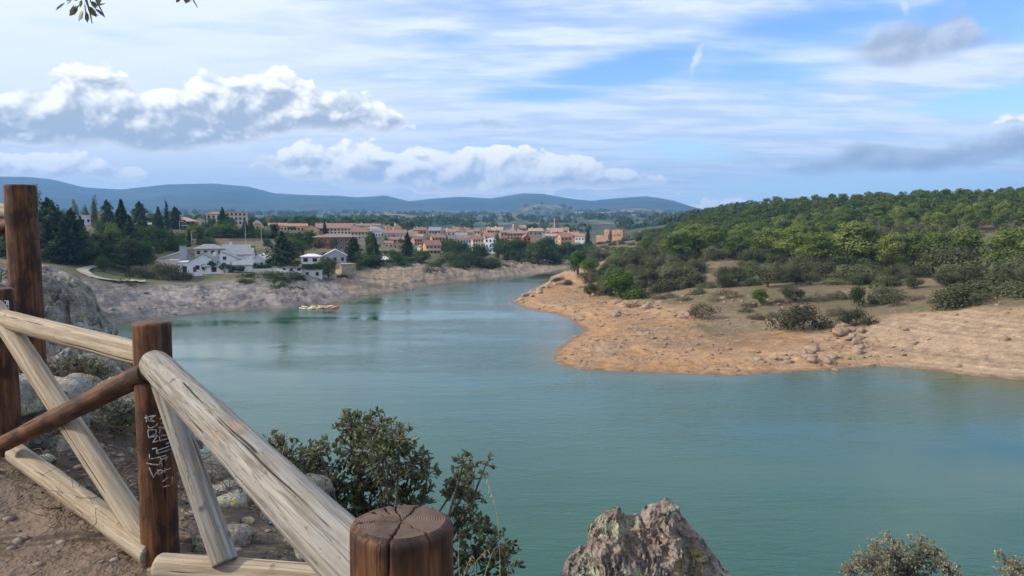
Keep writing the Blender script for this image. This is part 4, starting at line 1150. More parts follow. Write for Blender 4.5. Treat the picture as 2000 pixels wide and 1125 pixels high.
# --- trees of the valley floor, too far to tell apart
def valley_wood():
    rng = np.random.default_rng(95)
    n = 5200
    Y = 560 * (3400 / 560) ** rng.uniform(0, 1, n); px = rng.uniform(-150, 1500, n); X = (px - 1000) / F * Y
    dens = fbm(X * 0.004, Y * 0.004, oct=3, seed=96) + 0.6 * fbm(X * 0.02, Y * 0.02, oct=2, seed=97)
    ok = dens > 0.10; X, Y = X[ok], Y[ok]; h = ground(X, Y)
    m = 34; k = len(X)
    s = rng.uniform(2.2, 5.0, k) * (1 + Y / 3000)
    u = rng.normal(0, 1, (k, m, 3)); u /= np.linalg.norm(u, axis=2)[..., None]
    P = np.stack([X, Y, h], 1)[:, None, :] + u * s[:, None, None] * np.array([1.15, 1.15, 0.75]) + np.stack([0 * s, 0 * s, s * 0.8], 1)[:, None, :]
    sz = np.repeat(s * 0.75, m)
    V, Fq = cards(P.reshape(-1, 3), u.reshape(-1, 3) + np.array([0, 0, 0.4]), 1.0, rng, 0.75, 0.35)
    c = np.repeat(P.reshape(-1, 3), 4, axis=0); V = c + (V - c) * np.repeat(sz, 4)[:, None]
    tone = np.repeat(rng.uniform(0, 1, k), m); hue = np.repeat(rng.uniform(0, 1, k), m)
    col = np.repeat(np.stack([tone * 0.6 + 0.4 * rng.uniform(0, 1, k * m), hue, 0 * hue], 1), 4, axis=0)
    tag(link('valley_trees', np_mesh('valley_trees', V, Fq, LM['river'], col=col)), 'scattered dark trees over the valley floor behind the town', 'wood', kind='stuff')
    print('valley trees', k)
valley_wood()

for i, (kind, px, top, Y, w_) in enumerate([('broad', 120, 455, 215, 50), ('parkpine', 155, 440, 225, 46), ('broad', 165, 470, 205, 44), ('broad', 230, 470, 215, 44), ('parkpine', 265, 450, 235, 44), ('broad', 290, 470, 225, 40), ('broad', 330, 462, 250, 40), ('conifer', 160, 420, 240, 34), ('conifer', 285, 425, 262, 34), ('broad', 340, 450, 280, 40), ('broad', 180, 480, 200, 40), ('parkpine', 215, 485, 205, 40), ('broad', 355, 474, 262, 34), ('broad', 410, 462, 270, 36), ('broad', 250, 490, 205, 36)]):
    T(kind, px, top, Y, {'broad': 'dark round tree', 'parkpine': 'grey-green pine', 'conifer': 'dark fir'}[kind] + ' in the thick of the park left of the villa', 'trees of the left park', width=w_, hmin=3)
for i, (px, top, Y) in enumerate([(1172, 478, 470), (1186, 482, 480), (1205, 484, 480), (1222, 478, 490), (1238, 474, 490), (1196, 487, 440), (1215, 488, 440), (1235, 484, 430), (1180, 490, 430), (1250, 478, 450)]):
    T('oak', px, top, Y, 'small oak on the slope at the foot of the castle', 'small oaks below the castle', width=16, hmin=2.0)

# ------------------------------------------------------------------ buildings
def stucco(name, c, var=0.12):
    m, t, b = new_mat(name)
    P = t.node('ShaderNodeTexCoord').outputs['Object']
    n = t.noise(P, scale=0.7, detail=5, rough=0.65); st_ = t.noise(t.mapping(P, scale=(1.5, 1.5, 0.25)), scale=1.0, detail=4)
    k = t.mapr(t.add(t.mul(n, 0.6), t.mul(st_, 0.5)), 0.3, 0.8, 1 - var, 1 + var, False)
    t.put(b.inputs['Base Color'], t.mix(1.0, c, t.xyz(k, k, k), 'MULTIPLY'))
    b.inputs['Roughness'].default_value = 0.9; b.inputs['Specular IOR Level'].default_value = 0.2
    t.put(b.inputs['Normal'], t.bump(t.noise(P, scale=14, detail=3), 0.3, 0.03))
    return m
def tiles(name, c1, c2):
    m, t, b = new_mat(name)
    P = t.node('ShaderNodeTexCoord').outputs['Object']
    n = t.noise(P, scale=1.2, detail=5, rough=0.7); n2 = t.noise(P, scale=9, detail=2)
    w = t.node('ShaderNodeTexWave', bands_direction='X'); t.put(w.inputs['Vector'], P); w.inputs['Scale'].default_value = 1.3; w.inputs['Distortion'].default_value = 0.4
    c = t.mix(t.mapr(t.add(t.mul(n, 0.6), t.mul(n2, 0.4)), 0.35, 0.65), c1, c2)
    t.put(b.inputs['Base Color'], c); b.inputs['Roughness'].default_value = 0.85
    t.put(b.inputs['Normal'], t.bump(w.outputs[1], 0.5, 0.06))
    return m
def masonry(name, c1, c2):
    m, t, b = new_mat(name)
    P = t.node('ShaderNodeTexCoord').outputs['Object']
    v = t.voro(t.mapping(P, scale=(1, 1, 1.7)), scale=1.6, out=1); e = t.voro(t.mapping(P, scale=(1, 1, 1.7)), scale=1.6, feature='DISTANCE_TO_EDGE')
    n = t.noise(P, scale=0.8, detail=5, rough=0.65)
    g, _, _ = t.sep(v)
    c = t.mix(t.mapr(t.add(t.mul(g, 0.4), t.mul(n, 0.7)), 0.3, 0.8), c1, c2)
    c = t.mix(t.mapr(e, 0, 0.05, 0.45, 0.0), c, tuple(q * 0.55 for q in c1))
    t.put(b.inputs['Base Color'], c); b.inputs['Roughness'].default_value = 0.95
    t.put(b.inputs['Normal'], t.bump(t.add(t.mapr(e, 0, 0.06), n), 0.7, 0.06))
    return m
def plain(name, c, rough=0.6, spec=0.4, metal=0.0):
    m, t, b = new_mat(name)
    P = t.node('ShaderNodeTexCoord').outputs['Object']
    n = t.noise(P, scale=3.0, detail=4, rough=0.6)
    k = t.mapr(n, 0.3, 0.7, 0.88, 1.12, False)
    t.put(b.inputs['Base Color'], t.mix(1.0, c, t.xyz(k, k, k), 'MULTIPLY'))
    b.inputs['Roughness'].default_value = rough; b.inputs['Specular IOR Level'].default_value = spec; b.inputs['Metallic'].default_value = metal
    return m
WM = {'white': stucco('white_render', (0.74, 0.75, 0.75), 0.07), 'cream': stucco('cream_render', (0.62, 0.54, 0.42)), 'beige': stucco('beige_render', (0.48, 0.42, 0.34)), 'yellow': stucco('yellow_render', (0.62, 0.46, 0.25)),
      'orange': stucco('orange_render', (0.60, 0.32, 0.13)), 'salmon': stucco('salmon_render', (0.55, 0.29, 0.20)), 'brick': stucco('red_brick_wall', (0.40, 0.13, 0.075), 0.16), 'brown': stucco('brown_render', (0.20, 0.15, 0.12)), 'grey': stucco('grey_render', (0.40, 0.40, 0.40)),
      'pale': stucco('pale_grey_render', (0.58, 0.57, 0.55)), 'ochre': stucco('ochre_render', (0.50, 0.30, 0.11)), 'stone': masonry('rubble_stone_wall', (0.30, 0.24, 0.17), (0.47, 0.38, 0.27)), 'castle': masonry('warm_castle_stone', (0.36, 0.22, 0.14), (0.52, 0.34, 0.22)), 'greystone': masonry('brown_grey_stone', (0.22, 0.18, 0.15), (0.34, 0.28, 0.23)),
      'dark': plain('dark_opening', (0.03, 0.028, 0.026), 0.9)}
RM = {'red': tiles('red_brown_roof_tiles', (0.21, 0.110, 0.080), (0.32, 0.185, 0.140)), 'terra': tiles('terracotta_roof_tiles', (0.31, 0.150, 0.085), (0.44, 0.235, 0.145)), 'brown': tiles('brown_roof_tiles', (0.20, 0.13, 0.095), (0.31, 0.21, 0.155)), 'slate': tiles('grey_slate_roof', (0.19, 0.20, 0.215), (0.29, 0.30, 0.31)), 'white': stucco('white_roof', (0.68, 0.68, 0.68)), 'tan': tiles('faded_roof_tiles', (0.34, 0.22, 0.15), (0.46, 0.31, 0.21))}
M_GLASS = plain('dark_window_glass', (0.02, 0.024, 0.03), 0.15, 0.6)
M_FRAME = plain('brown_window_frame', (0.16, 0.10, 0.07), 0.6)
M_WFRAME = plain('white_window_frame', (0.66, 0.66, 0.65), 0.6)
M_RAILM = plain('dark_railing', (0.05, 0.045, 0.045), 0.5)
M_BLUE = plain('blue_balcony_paint', (0.05, 0.22, 0.42), 0.6)
M_DOOR = plain('dark_wood_door', (0.10, 0.055, 0.035), 0.6)

def box_v(x0, x1, y0, y1, z0, z1):
    v = [(x0, y0, z0), (x1, y0, z0), (x1, y1, z0), (x0, y1, z0), (x0, y0, z1), (x1, y0, z1), (x1, y1, z1), (x0, y1, z1)]
    f = [(0, 3, 2, 1), (4, 5, 6, 7), (0, 1, 5, 4), (1, 2, 6, 5), (2, 3, 7, 6), (3, 0, 4, 7)]
    return v, f
def join_vf(parts):
    V = []; Fc = []
    for v, f in parts:
        o = len(V); V += list(v); Fc += [tuple(i + o for i in q) for q in f]
    return V, Fc
_BOX = {}
def unit_box(mat, name='panel'):
    k = mat.name
    if k not in _BOX:
        v, f = box_v(-0.5, 0.5, -0.5, 0.5, -0.5, 0.5); _BOX[k] = py_mesh(name, v, f, mat)
    return _BOX[k]
def box_obj(name, parent, mat, x0, x1, y0, y1, z0, z1, rot=None):
    return link(name, unit_box(mat), parent, ((x0 + x1) / 2, (y0 + y1) / 2, (z0 + z1) / 2), rot, (x1 - x0, y1 - y0, z1 - z0))
def prism(profile, axis, a, b):
    """profile: list of (u, z); axis 'x': u is y, extruded along x; axis 'y': u is x, extruded along y"""
    n = len(profile)
    pt = (lambda u, z, e: (e, u, z)) if axis == 'x' else (lambda u, z, e: (u, e, z))
    v = [pt(u, z, a) for u, z in profile] + [pt(u, z, b) for u, z in profile]
    f = [tuple(range(n)), tuple(range(2 * n - 1, n - 1, -1))] + [((i + 1) % n, i, n + i, n + (i + 1) % n) for i in range(n)]
    return v, f
def fix(me):
    bm = bmesh.new(); bm.from_mesh(me); bmesh.ops.recalc_face_normals(bm, faces=bm.faces); bm.to_mesh(me); bm.free(); return me

def shell(root, w, d, he, hr, roof, wm, rm, below=4.0, over=0.4, ridge_t=0.5, x0=0.0, y0=0.0, names=('wall', 'roof')):
    """walls and roof of one building block under root, its front at y0"""
    hw = w / 2; th = 0.2
    if roof == 'gable_x':
        m = y0 + d * ridge_t
        prof = [(y0, -below), (y0 + d, -below), (y0 + d, he), (m, hr), (y0, he)]
        wv = prism(prof, 'x', x0 - hw, x0 + hw)
        s1 = (hr - he) / max(m - y0, 0.1); s2 = (hr - he) / max(y0 + d - m, 0.1)
        rv = prism([(y0 - over, he - over * s1 + 0.03), (m, hr + 0.03), (y0 + d + over, he - over * s2 + 0.03), (y0 + d + over, he - over * s2 + th), (m, hr + th), (y0 - over, he - over * s1 + th)], 'x', x0 - hw - over, x0 + hw + over)
    elif roof == 'gable_y':
        m = x0 - hw + w * ridge_t
        prof = [(x0 - hw, -below), (x0 + hw, -below), (x0 + hw, he), (m, hr), (x0 - hw, he)]
        wv = prism(prof, 'y', y0, y0 + d)
        s1 = (hr - he) / max(m - x0 + hw, 0.1); s2 = (hr - he) / max(x0 + hw - m, 0.1)
        rv = prism([(x0 - hw - over, he - over * s1 + 0.03), (m, hr + 0.03), (x0 + hw + over, he - over * s2 + 0.03), (x0 + hw + over, he - over * s2 + th), (m, hr + th), (x0 - hw - over, he - over * s1 + th)], 'y', y0 - over * 0.6, y0 + d + over)
    elif roof == 'hip':
        wv = box_v(x0 - hw, x0 + hw, y0, y0 + d, -below, he)
        o = over; k = min(w, d) * 0.42
        a, b, c, e = x0 - hw - o, x0 + hw + o, y0 - o, y0 + d + o
        if w >= d: r0, r1 = (a + k + o, (c + e) / 2), (b - k - o, (c + e) / 2)
        else: r0, r1 = ((a + b) / 2, c + k + o), ((a + b) / 2, e - k - o)
        v = [(a, c, he + 0.02), (b, c, he + 0.02), (b, e, he + 0.02), (a, e, he + 0.02), (a, c, he + 0.2), (b, c, he + 0.2), (b, e, he + 0.2), (a, e, he + 0.2), (*r0, hr), (*r1, hr)]
        f = [(3, 2, 1, 0), (0, 1, 5, 4), (1, 2, 6, 5), (2, 3, 7, 6), (3, 0, 4, 7)]
        f += [(4, 5, 9, 8), (5, 6, 9), (6, 7, 8, 9), (7, 4, 8)] if w >= d else [(4, 5, 8), (5, 6, 9, 8), (6, 7, 9), (7, 4, 8, 9)]
        rv = (v, f)
    elif roof == 'shed':
        wv = prism([(y0, -below), (y0 + d, -below), (y0 + d, hr), (y0, he)], 'x', x0 - hw, x0 + hw)
        s = (hr - he) / d
        rv = prism([(y0 - over, he - over * s + 0.03), (y0 + d + over, hr + over * s + 0.03), (y0 + d + over, hr + over * s + th), (y0 - over, he - over * s + th)], 'x', x0 - hw - over, x0 + hw + over)
    else:
        wv = box_v(x0 - hw, x0 + hw, y0, y0 + d, -below, he)
        rv = box_v(x0 - hw - 0.15, x0 + hw + 0.15, y0 - 0.15, y0 + d + 0.15, he + 0.004, max(hr, he + 0.25))
    wo = link(names[0], fix(py_mesh('wall', *wv, wm)), root)
    ro = link(names[1], fix(py_mesh('roof', *rv, rm)), root)
    return wo, ro
def add_window(root, x, z, w, h, y=0.0, frame=None, rot=0.0, side=None):
    """a window on the front (or on a side wall: side = x of that wall), pane set in a frame"""
    near = frame is not None
    if side is None:
        o = link('window', unit_box(frame or M_GLASS), root, (x, y, z), None, (w, 0.10, h))
        if near: link('pane', unit_box(M_GLASS), o, (0, -0.15, 0), None, (0.80, 1.0, 0.84))
    else:
        s = 1 if side > 0 else -1
        o = link('window', unit_box(frame or M_GLASS), root, (side, x, z), None, (0.10, w, h))
        if near: link('pane', unit_box(M_GLASS), o, (0.15 * s, 0, 0), None, (1.0, 0.80, 0.84))
    return o
def house(name, label, px, eave, base, ridge, Y, roof='gable_x', yaw=0.0, wall='cream', rf='red', rows=1, cols=3, depth=None, near=False, chimney=0, group='houses of the town across the water', win=(0.9, 1.2), cat='house', ridge_t=0.5, side=True, over=0.4, below=4.0):
    l, r = px; c = (l + r) / 2
    p = at(c, base, Y)
    w = (r - l) / F * Y
    cosy = math.cos(R(yaw))
    d = depth or max(5.0, w * 0.75)
    if abs(yaw) > 1 and depth is None:                      # what is seen is front plus side
        w = w / (cosy + 0.75 * abs(math.sin(R(yaw)))); d = w * 0.75 if depth is None else depth
        d = max(4.0, d)
    he = zpix(eave, Y) - p.z; hr = zpix(ridge, Y) - p.z
    root = empty(name, p, -math.atan2(p.x, p.y) + R(yaw))
    wo, ro = shell(root, w, d, he, hr, roof, WM[wall], RM.get(rf) or WM[rf], over=over, ridge_t=ridge_t, below=below)
    fr = M_WFRAME if wall in ('brick', 'brown', 'orange', 'ochre') else M_FRAME
    for i in range(rows):
        for j in range(cols):
            z = he * (i + 0.56) / rows
            x = -w / 2 + w * (j + 0.5) / cols
            hh = min(win[1], he / rows * 0.55); ww = min(win[0], w / cols * 0.5)
            add_window(root, x, z, ww, hh, 0.0, fr if near else None)
    if side and abs(yaw) > 8:
        sx = -w / 2 if yaw > 0 else w / 2
        nc = max(1, int(d / 3.2))
        for i in range(rows):
            for j in range(nc):
                add_window(root, d * (j + 0.5) / nc, he * (i + 0.56) / rows, min(win[0], d / nc * 0.45), min(win[1], he / rows * 0.55), frame=fr if near else None, side=sx)
    for k in range(chimney):
        x = (-0.25 + 0.5 * k) * w
        box_obj('chimney', ro, WM['white'] if k % 2 == 0 else WM['brick'], x - 0.35, x + 0.35, d * 0.55, d * 0.55 + 0.7, max(he, hr - 0.9), hr + 0.9)
    tag(root, label, cat, group)
    return root, w, d, he, hr

# --- white villa by the water and its neighbours
def villa():
    Y = 212.0
    p = at(420, 533, Y); s = Y / F
    root = empty('villa', p, -math.atan2(p.x, p.y) + R(-10))
    X = lambda px: (px - 420) * s; Z = lambda py: zpix(py, Y) - p.z
    def blk(l, r, eave, ridge, roof, y0, d, rf, t_=0.5, wall='white', over=0.35):
        return shell(root, (r - l) * s, d, Z(eave), Z(ridge), roof, WM[wall], RM[rf], x0=X((l + r) / 2), y0=y0, ridge_t=t_, over=over)
    blk(373, 424, 511, 496, 'gable_y', 0.0, 9.0, 'slate', 0.5)          # left gable
    blk(424, 487, 517, 492, 'gable_y', 2.2, 10.0, 'slate', 0.06)         # right long slope
    blk(456, 490, 518, 510, 'shed', -1.2, 3.2, 'slate')                  # right porch
    blk(400, 445, 520, 513, 'shed', -1.4, 3.0, 'slate')                  # left porch
    blk(351, 374, 513, 511, 'flat', 1.0, 6.0, 'white')                   # low wing
    blk(440, 482, 500, 488, 'gable_x', 9.0, 6.0, 'slate')
    for (px, py, w, h, y) in [(363, 527, 1.2, 2.2, 1.0), (436, 505, 1.0, 1.0, 2.2), (470, 525, 1.6, 1.3, -1.2), (420, 526, 1.4, 1.3, -1.4), (449, 527, 1.0, 1.5, 2.2), (388, 522, 1.1, 1.2, 0.0)]:
        add_window(root, X(px), Z(py), w, h, y, M_FRAME)
    box_obj('door', root, M_DOOR, X(380), X(386), -0.08, 0.0, Z(533), Z(521))
    box_obj('chimney', root, WM['white'], X(411), X(416), 5.0, 6.0, Z(503), Z(494))
    # garden wall with a stepped end
    box_obj('garden_wall', root, WM['white'], X(376), X(402), -4.2, -3.9, Z(541), Z(529))
    box_obj('garden_wall', root, WM['white'], X(402.2), X(421), -4.2, -3.9, Z(544), Z(536))
    box_obj('terrace', root, WM['stone'], X(421.2), X(492), -4.0, -0.2, Z(546), Z(532.5))
    tag(root, 'white villa with two grey gables and yuccas just above the rocks', 'house', 'houses by the water')
villa()
Gw = 'houses by the water'
hz = house('house', 'grey house with a green topped tower and cream terrace wall', (312, 376), 507, 517, 489, 222, 'gable_y', 0, 'grey', 'slate', 1, 2, near=True, ridge_t=0.85, group=Gw)
def tower_part(root_tuple, px0, px1, top, Y):
    root, w, d, he, hr = root_tuple
    s = Y / F; x0 = (px0 - 344) * s; x1 = (px1 - 344) * s
    zt = zpix(top, Y) - root.location.z
    t_ = box_obj('tower', root, WM['grey'], x0, x1, -0.8, 1.6, -3, zt)
    box_obj('tower_cap', root, LM['light'], x0 - 0.6, x1 + 0.6, -1.2, 2.2, zt + 0.003, zt + 0.35)
    box_obj('terrace_wall', root, WM['cream'], (305 - 344) * s, (350 - 344) * s, -3.2, -2.8, -3, zpix(506, Y) - root.location.z)
    box_obj('carport_roof', root, RM['white'], (333 - 344) * s, (351 - 344) * s, -2.79, -0.81, zpix(507, Y) - root.location.z, zpix(505.8, Y) - root.location.z)
tower_part(hz, 351, 364, 479, 222)
house('house', 'cream house with a grey hipped roof behind the white villa', (383, 435), 487, 500, 477, 238, 'hip', 0, 'cream', 'slate', 1, 4, near=True, group=Gw, win=(1.1, 1.3))
house('house', 'pale house with a slate wing behind the villa, right end', (434, 488), 490, 500, 479, 240, 'gable_x', -8, 'pale', 'slate', 1, 4, near=True, group=Gw, chimney=1)
house('house', 'small white house with two stepped white roofs right of the villa', (488, 520), 508, 528, 499, 222, 'gable_y', -12, 'white', 'white', 1, 2, near=True, group=Gw)
house('house', 'white terraced house with a flat porch beside the wide cedar', (512, 545), 506, 528, 496, 226, 'gable_x', -14, 'white', 'white', 2, 2, near=True, group=Gw)
house('pergola_house', 'low white outbuilding with a dark porch under the cedar', (534, 590), 522, 533, 519, 218, 'shed', 0, 'white', 'brown', 1, 4, near=True, group=Gw, depth=5)
house('house', 'white house with a dark garage opening above the hedge', (586, 626), 502, 515, 496, 238, 'hip', -10, 'white', 'white', 1, 2, near=True, group=Gw, win=(1.8, 1.3))
house('house', 'grey house with a low gabled roof left of the stone ruin', (634, 676), 499, 515, 488, 248, 'gable_y', 0, 'grey', 'white', 1, 3, near=True, group=Gw)
hg, w_, d_, he_, hr_ = house('garage', 'low concrete garage carrying a clipped green hedge', (591, 629), 529, 543, 528, 214, 'flat', 0, 'pale', 'grey', 1, 2, near=True, group=Gw, depth=5, cat='garage')
def hedge_on(root, w, z0, h):
    rng = np.random.default_rng(9)
    n = 1500
    P = np.stack([rng.uniform(-w / 2, w / 2, n), rng.uniform(0.0, 2.4, n), rng.uniform(z0, z0 + h, n)], 1)
    k = rng.integers(0, 3, n); P[k == 0, 2] = z0 + h; P[k == 1, 1] = 0.0
    Nn = np.zeros((n, 3)); Nn[k == 0, 2] = 1; Nn[k != 0, 1] = -1
    V, Fq = cards(P, Nn, 0.3, rng, 0.7, 0.5)
    col = np.repeat(np.stack([rng.uniform(0, 1, n), rng.uniform(0, 1, n), np.zeros(n)], 1), 4, axis=0)
    o = link('hedge', np_mesh('hedge', V, Fq, LM['green'], col=col))
    o.matrix_world = root.matrix_basis
    tag(o, 'clipped dark green hedge on top of the concrete garage', 'hedge')
hedge_on(hg, w_, he_ + 0.26, 1.5)
house('stone_ruin', 'roofless square ruin of yellowish rubble stone above the bank', (666, 697), 517, 538, 516, 232, 'flat', 28, 'stone', 'stone', 0, 0, group=Gw, cat='ruin', depth=4.0)
house('boathouse', 'long low white building with an open front by the lawn', (722, 763), 508, 518, 504, 268, 'shed', 0, 'pale', 'white', 1, 4, near=True, group=Gw, depth=5, win=(1.4, 1.2), cat='house')

# --- upper street on the left
house('house', 'white low house between the firs on the skyline, left', (150, 176), 424, 440, 420, 330, 'flat', 0, 'white', 'white', 1, 3)
house('house', 'brown tiled house between the firs on the skyline', (178, 214), 425, 440, 418, 335, 'gable_x', 0, 'pale', 'brown', 1, 4)
house('house', 'white house half hidden behind the big round tree', (266, 294), 438, 455, 433, 305, 'gable_x', 0, 'white', 'white', 1, 3)
hp = house('pavilion', 'brown pavilion with a wide hipped roof and open terraces', (328, 380), 433, 452, 424, 345, 'hip', 0, 'brown', 'tan', 2, 6, over=1.6, cat='building')
for k_ in (0, 1):
    zz = hp[3] * (0.10 + 0.45 * k_)
    box_obj('terrace', hp[0], WM['pale'], -hp[1] / 2 - 0.8, hp[1] / 2 + 0.8, -1.5, -0.05, zz, zz + 0.5)
house('house', 'small beige house right of the brown pavilion', (381, 401), 430, 445, 425, 380, 'gable_y', 0, 'beige', 'brown', 1, 2)
house('building', 'big beige block on the skyline with the tall fir before it', (405, 440), 419, 440, 413, 415, 'hip', 0, 'cream', 'brown', 2, 4, cat='building', win=(1.2, 1.5))
house('building', 'tall beige block with a flat roof right of the tall fir', (441, 482), 415, 440, 412.5, 412, 'flat', -6, 'beige', 'tan', 3, 5, cat='building', win=(1.2, 1.4))
house('house', 'white gable house at the left end of the orange roofs', (492, 513), 437, 453, 429, 400, 'gable_y', 0, 'pale', 'tan', 1, 2)
house('house', 'small bright orange house between the firs', (496, 509), 439, 452, 436, 375, 'gable_y', 0, 'orange', 'terra', 1, 1)
house('house', 'long ochre house under an orange tiled roof', (515, 560), 441, 455, 436, 395, 'gable_x', 0, 'yellow', 'terra', 1, 7)
house('house', 'second long house under an orange roof, right of the first', (561, 600), 442, 455, 437, 392, 'gable_x', 0, 'yellow', 'terra', 1, 6)
house('house', 'plain yellow gable wall facing the river', (594, 622), 446, 458, 441, 386, 'gable_y', 0, 'yellow', 'terra', 0, 0, depth=14)
# --- red roofs and the brick building
house('apartment_row', 'long white terrace with balconies under a red roof', (618, 692), 446, 458, 436.5, 398, 'gable_x', 0, 'cream', 'red', 2, 11, chimney=2, cat='building', win=(1.0, 1.1))
house('house', 'pale gable at the right end of the long red roof', (684, 700), 446, 460, 438, 396, 'gable_y', 0, 'pale', 'red', 1, 1)
hb_ = house('brick_building', 'red brick building with a wide brown hipped roof', (616, 698), 464, 491, 456.5, 305, 'hip', 0, 'brown', 'brown', 2, 9, near=True, cat='building', over=1.0, depth=12)
box_obj('brick_wing', hb_[0], WM['brick'], -hb_[1] / 2 - 0.05, -hb_[1] / 2 + 6.2, -0.35, 5, -3, hb_[3] - 0.03)
for k_ in (0.28, 0.72):
    add_window(hb_[0], -hb_[1] / 2 + 6.2 * k_, hb_[3] * 0.82, 1.0, 0.9, -0.37, M_WFRAME)
box_obj('chimney', hb_[0], WM['brick'], -hb_[1] / 2 + 2.2, -hb_[1] / 2 + 3.2, 3.0, 4.0, hb_[3], hb_[4] + 0.6)
house('house', 'cream house with small square windows right of the red roofs', (686, 719), 453, 468, 445, 385, 'gable_x', 0, 'cream', 'red', 2, 5)
house('house', 'cream annex with an arched porch below the red roofs', (700, 716), 468, 477, 464, 372, 'gable_y', 0, 'cream', 'red', 1, 2)
house('house', 'far brown roof behind the red roofs', (694, 742), 441, 450, 437, 520, 'gable_x', 0, 'pale', 'red', 1, 7, chimney=2)
house('tower_house', 'pale blue-grey square tower among the roofs', (741, 752), 439, 452, 437.5, 540, 'flat', 0, 'grey', 'slate', 0, 0)
house('house', 'yellow house with stepped gables, left one', (752, 768), 444, 454, 439, 520, 'gable_y', 10, 'yellow', 'red', 1, 2)
house('house', 'yellow house with stepped gables, right one', (768, 786), 444, 454, 438, 516, 'gable_y', 10, 'yellow', 'red', 1, 2, chimney=1)
house('house', 'white house with a tall blank gable behind the tall cedar', (724, 752), 452, 468, 447, 430, 'gable_x', 20, 'white', 'slate', 1, 4)
house('house', 'long whitish house with small windows and a brown roof', (750, 793), 456, 470, 449, 425, 'gable_x', 0, 'pale', 'red', 1, 7)
house('house', 'brown roofed house left of the dark pointed fir', (760, 790), 468, 476, 463, 385, 'gable_x', 0, 'salmon', 'red', 1, 4)
house('house', 'small orange house with a dark opening', (751, 761), 467, 478, 464, 372, 'gable_y', 0, 'yellow', 'terra', 1, 1)
house('house', 'white cottage with two dark windows', (752, 767), 475, 487, 471, 352, 'gable_x', 0, 'white', 'red', 1, 2, near=True)
house('house', 'ochre cottage with two small windows', (768, 785), 477, 487, 472, 350, 'gable_y', 0, 'ochre', 'red', 1, 2, near=True)
house('house', 'brown roofed house behind the dark pointed fir', (788, 816), 457, 468, 452, 440, 'gable_x', 0, 'beige', 'brown', 1, 4)
house('building', 'cream apartment block with a white parapet on the skyline', (817, 836), 449, 466, 443, 480, 'hip', 18, 'cream', 'brown', 3, 3, cat='building')
house('building', 'beige apartment block with a slate roof on the skyline', (836, 862), 450, 466, 444, 486, 'gable_x', -10, 'beige', 'slate', 2, 4, cat='building')
house('house', 'dark roofed house behind the beige block', (858, 896), 452, 462, 447, 520, 'gable_x', 0, 'grey', 'brown', 1, 5)
house('house', 'salmon house right of the dark pointed fir', (807, 827), 467, 480, 462, 395, 'gable_x', 22, 'salmon', 'red', 2, 3)
house('house', 'low brown roof above the salmon house', (800, 826), 462, 470, 458, 430, 'gable_x', 0, 'cream', 'tan', 1, 4)
house('house', 'pale green-white house with one small window', (819, 832), 482, 494, 479, 338, 'gable_y', 15, 'white', 'red', 1, 1, near=True)
ho = house('house', 'orange house with a balcony across its front', (829, 864), 479, 497, 470, 334, 'gable_x', 16, 'orange', 'red', 2, 4, near=True)
box_obj('balcony', ho[0], WM['cream'], -ho[1] / 2 + 0.3, ho[1] / 2 - 0.3, -1.2, -0.06, ho[3] * 0.44, ho[3] * 0.56)
house('house', 'orange attic house above the house with the balcony', (842, 872), 464, 474, 459, 400, 'gable_x', 12, 'orange', 'red', 1, 4)
house('house', 'beige wall with two windows behind the riverside trees', (876, 893), 474, 490, 470, 345, 'gable_x', 0, 'beige', 'red', 2, 2)
# --- middle of the town
house('house', 'yellow gable under a red roof on the skyline', (884, 914), 450, 460, 444, 560, 'gable_y', 14, 'yellow', 'red', 1, 3)
house('house', 'long yellowish house with a thin brown roof', (912, 948), 454, 464, 449, 540, 'gable_x', 0, 'yellow', 'brown', 1, 7)
house('house', 'grey zinc roofed shed in the middle of the town', (880, 912), 460, 466, 455, 500, 'gable_x', 0, 'grey', 'slate', 1, 3)
house('house', 'red roofed house at the right end of the yellowish house', (946, 968), 453, 462, 446, 530, 'gable_x', 12, 'salmon', 'red', 1, 3)
house('house', 'orange roof above the bright white block', (945, 969), 461, 468, 455, 470, 'gable_x', 12, 'cream', 'terra', 1, 3)
house('house', 'row of red roofs left of the cream block', (893, 926), 466, 478, 460, 410, 'gable_x', 0, 'white', 'red', 1, 6)
house('building', 'cream apartment block half hidden by a dark tree', (922, 946), 467, 490, 461, 385, 'gable_x', 10, 'cream', 'red', 3, 4, cat='building')
hw_ = house('building', 'bright white apartment block with blue balconies', (945, 971), 466, 496, 462, 378, 'gable_y', -14, 'white', 'slate', 3, 3, cat='building', near=True)
for k_ in (0.28, 0.58):
    box_obj('balcony', hw_[0], M_BLUE, 0.2, hw_[1] / 2 - 0.1, -0.9, -0.06, hw_[3] * k_, hw_[3] * k_ + 0.9)
house('house', 'brown house with a balcony right of the thin poplar', (978, 991), 454, 472, 450, 480, 'gable_x', 0, 'salmon', 'brown', 2, 2)
hc = house('church', 'old stone church with a stepped belfry wall and brown roof', (1002, 1030), 446, 460, 440, 560, 'gable_x', 14, 'stone', 'tan', 0, 0, cat='church')
box_obj('belfry_wall', hc[0], WM['stone'], -hc[1] / 2 - 0.3, -hc[1] / 2 + 2.6, -0.3, hc[2] * 0.7, -2, hc[4] + 0.8)
house('house', 'brown roofed house below the old stone church', (990, 1028), 456, 468, 452, 500, 'gable_x', 0, 'salmon', 'brown', 2, 6)
house('house', 'purple-brown roofed house right of the old church', (1028, 1052), 454, 466, 450, 520, 'gable_x', 0, 'greystone', 'red', 1, 4)
house('house', 'red gabled house among the riverside trees', (1021, 1037), 464, 478, 458, 420, 'gable_y', 12, 'brick', 'terra', 2, 2)
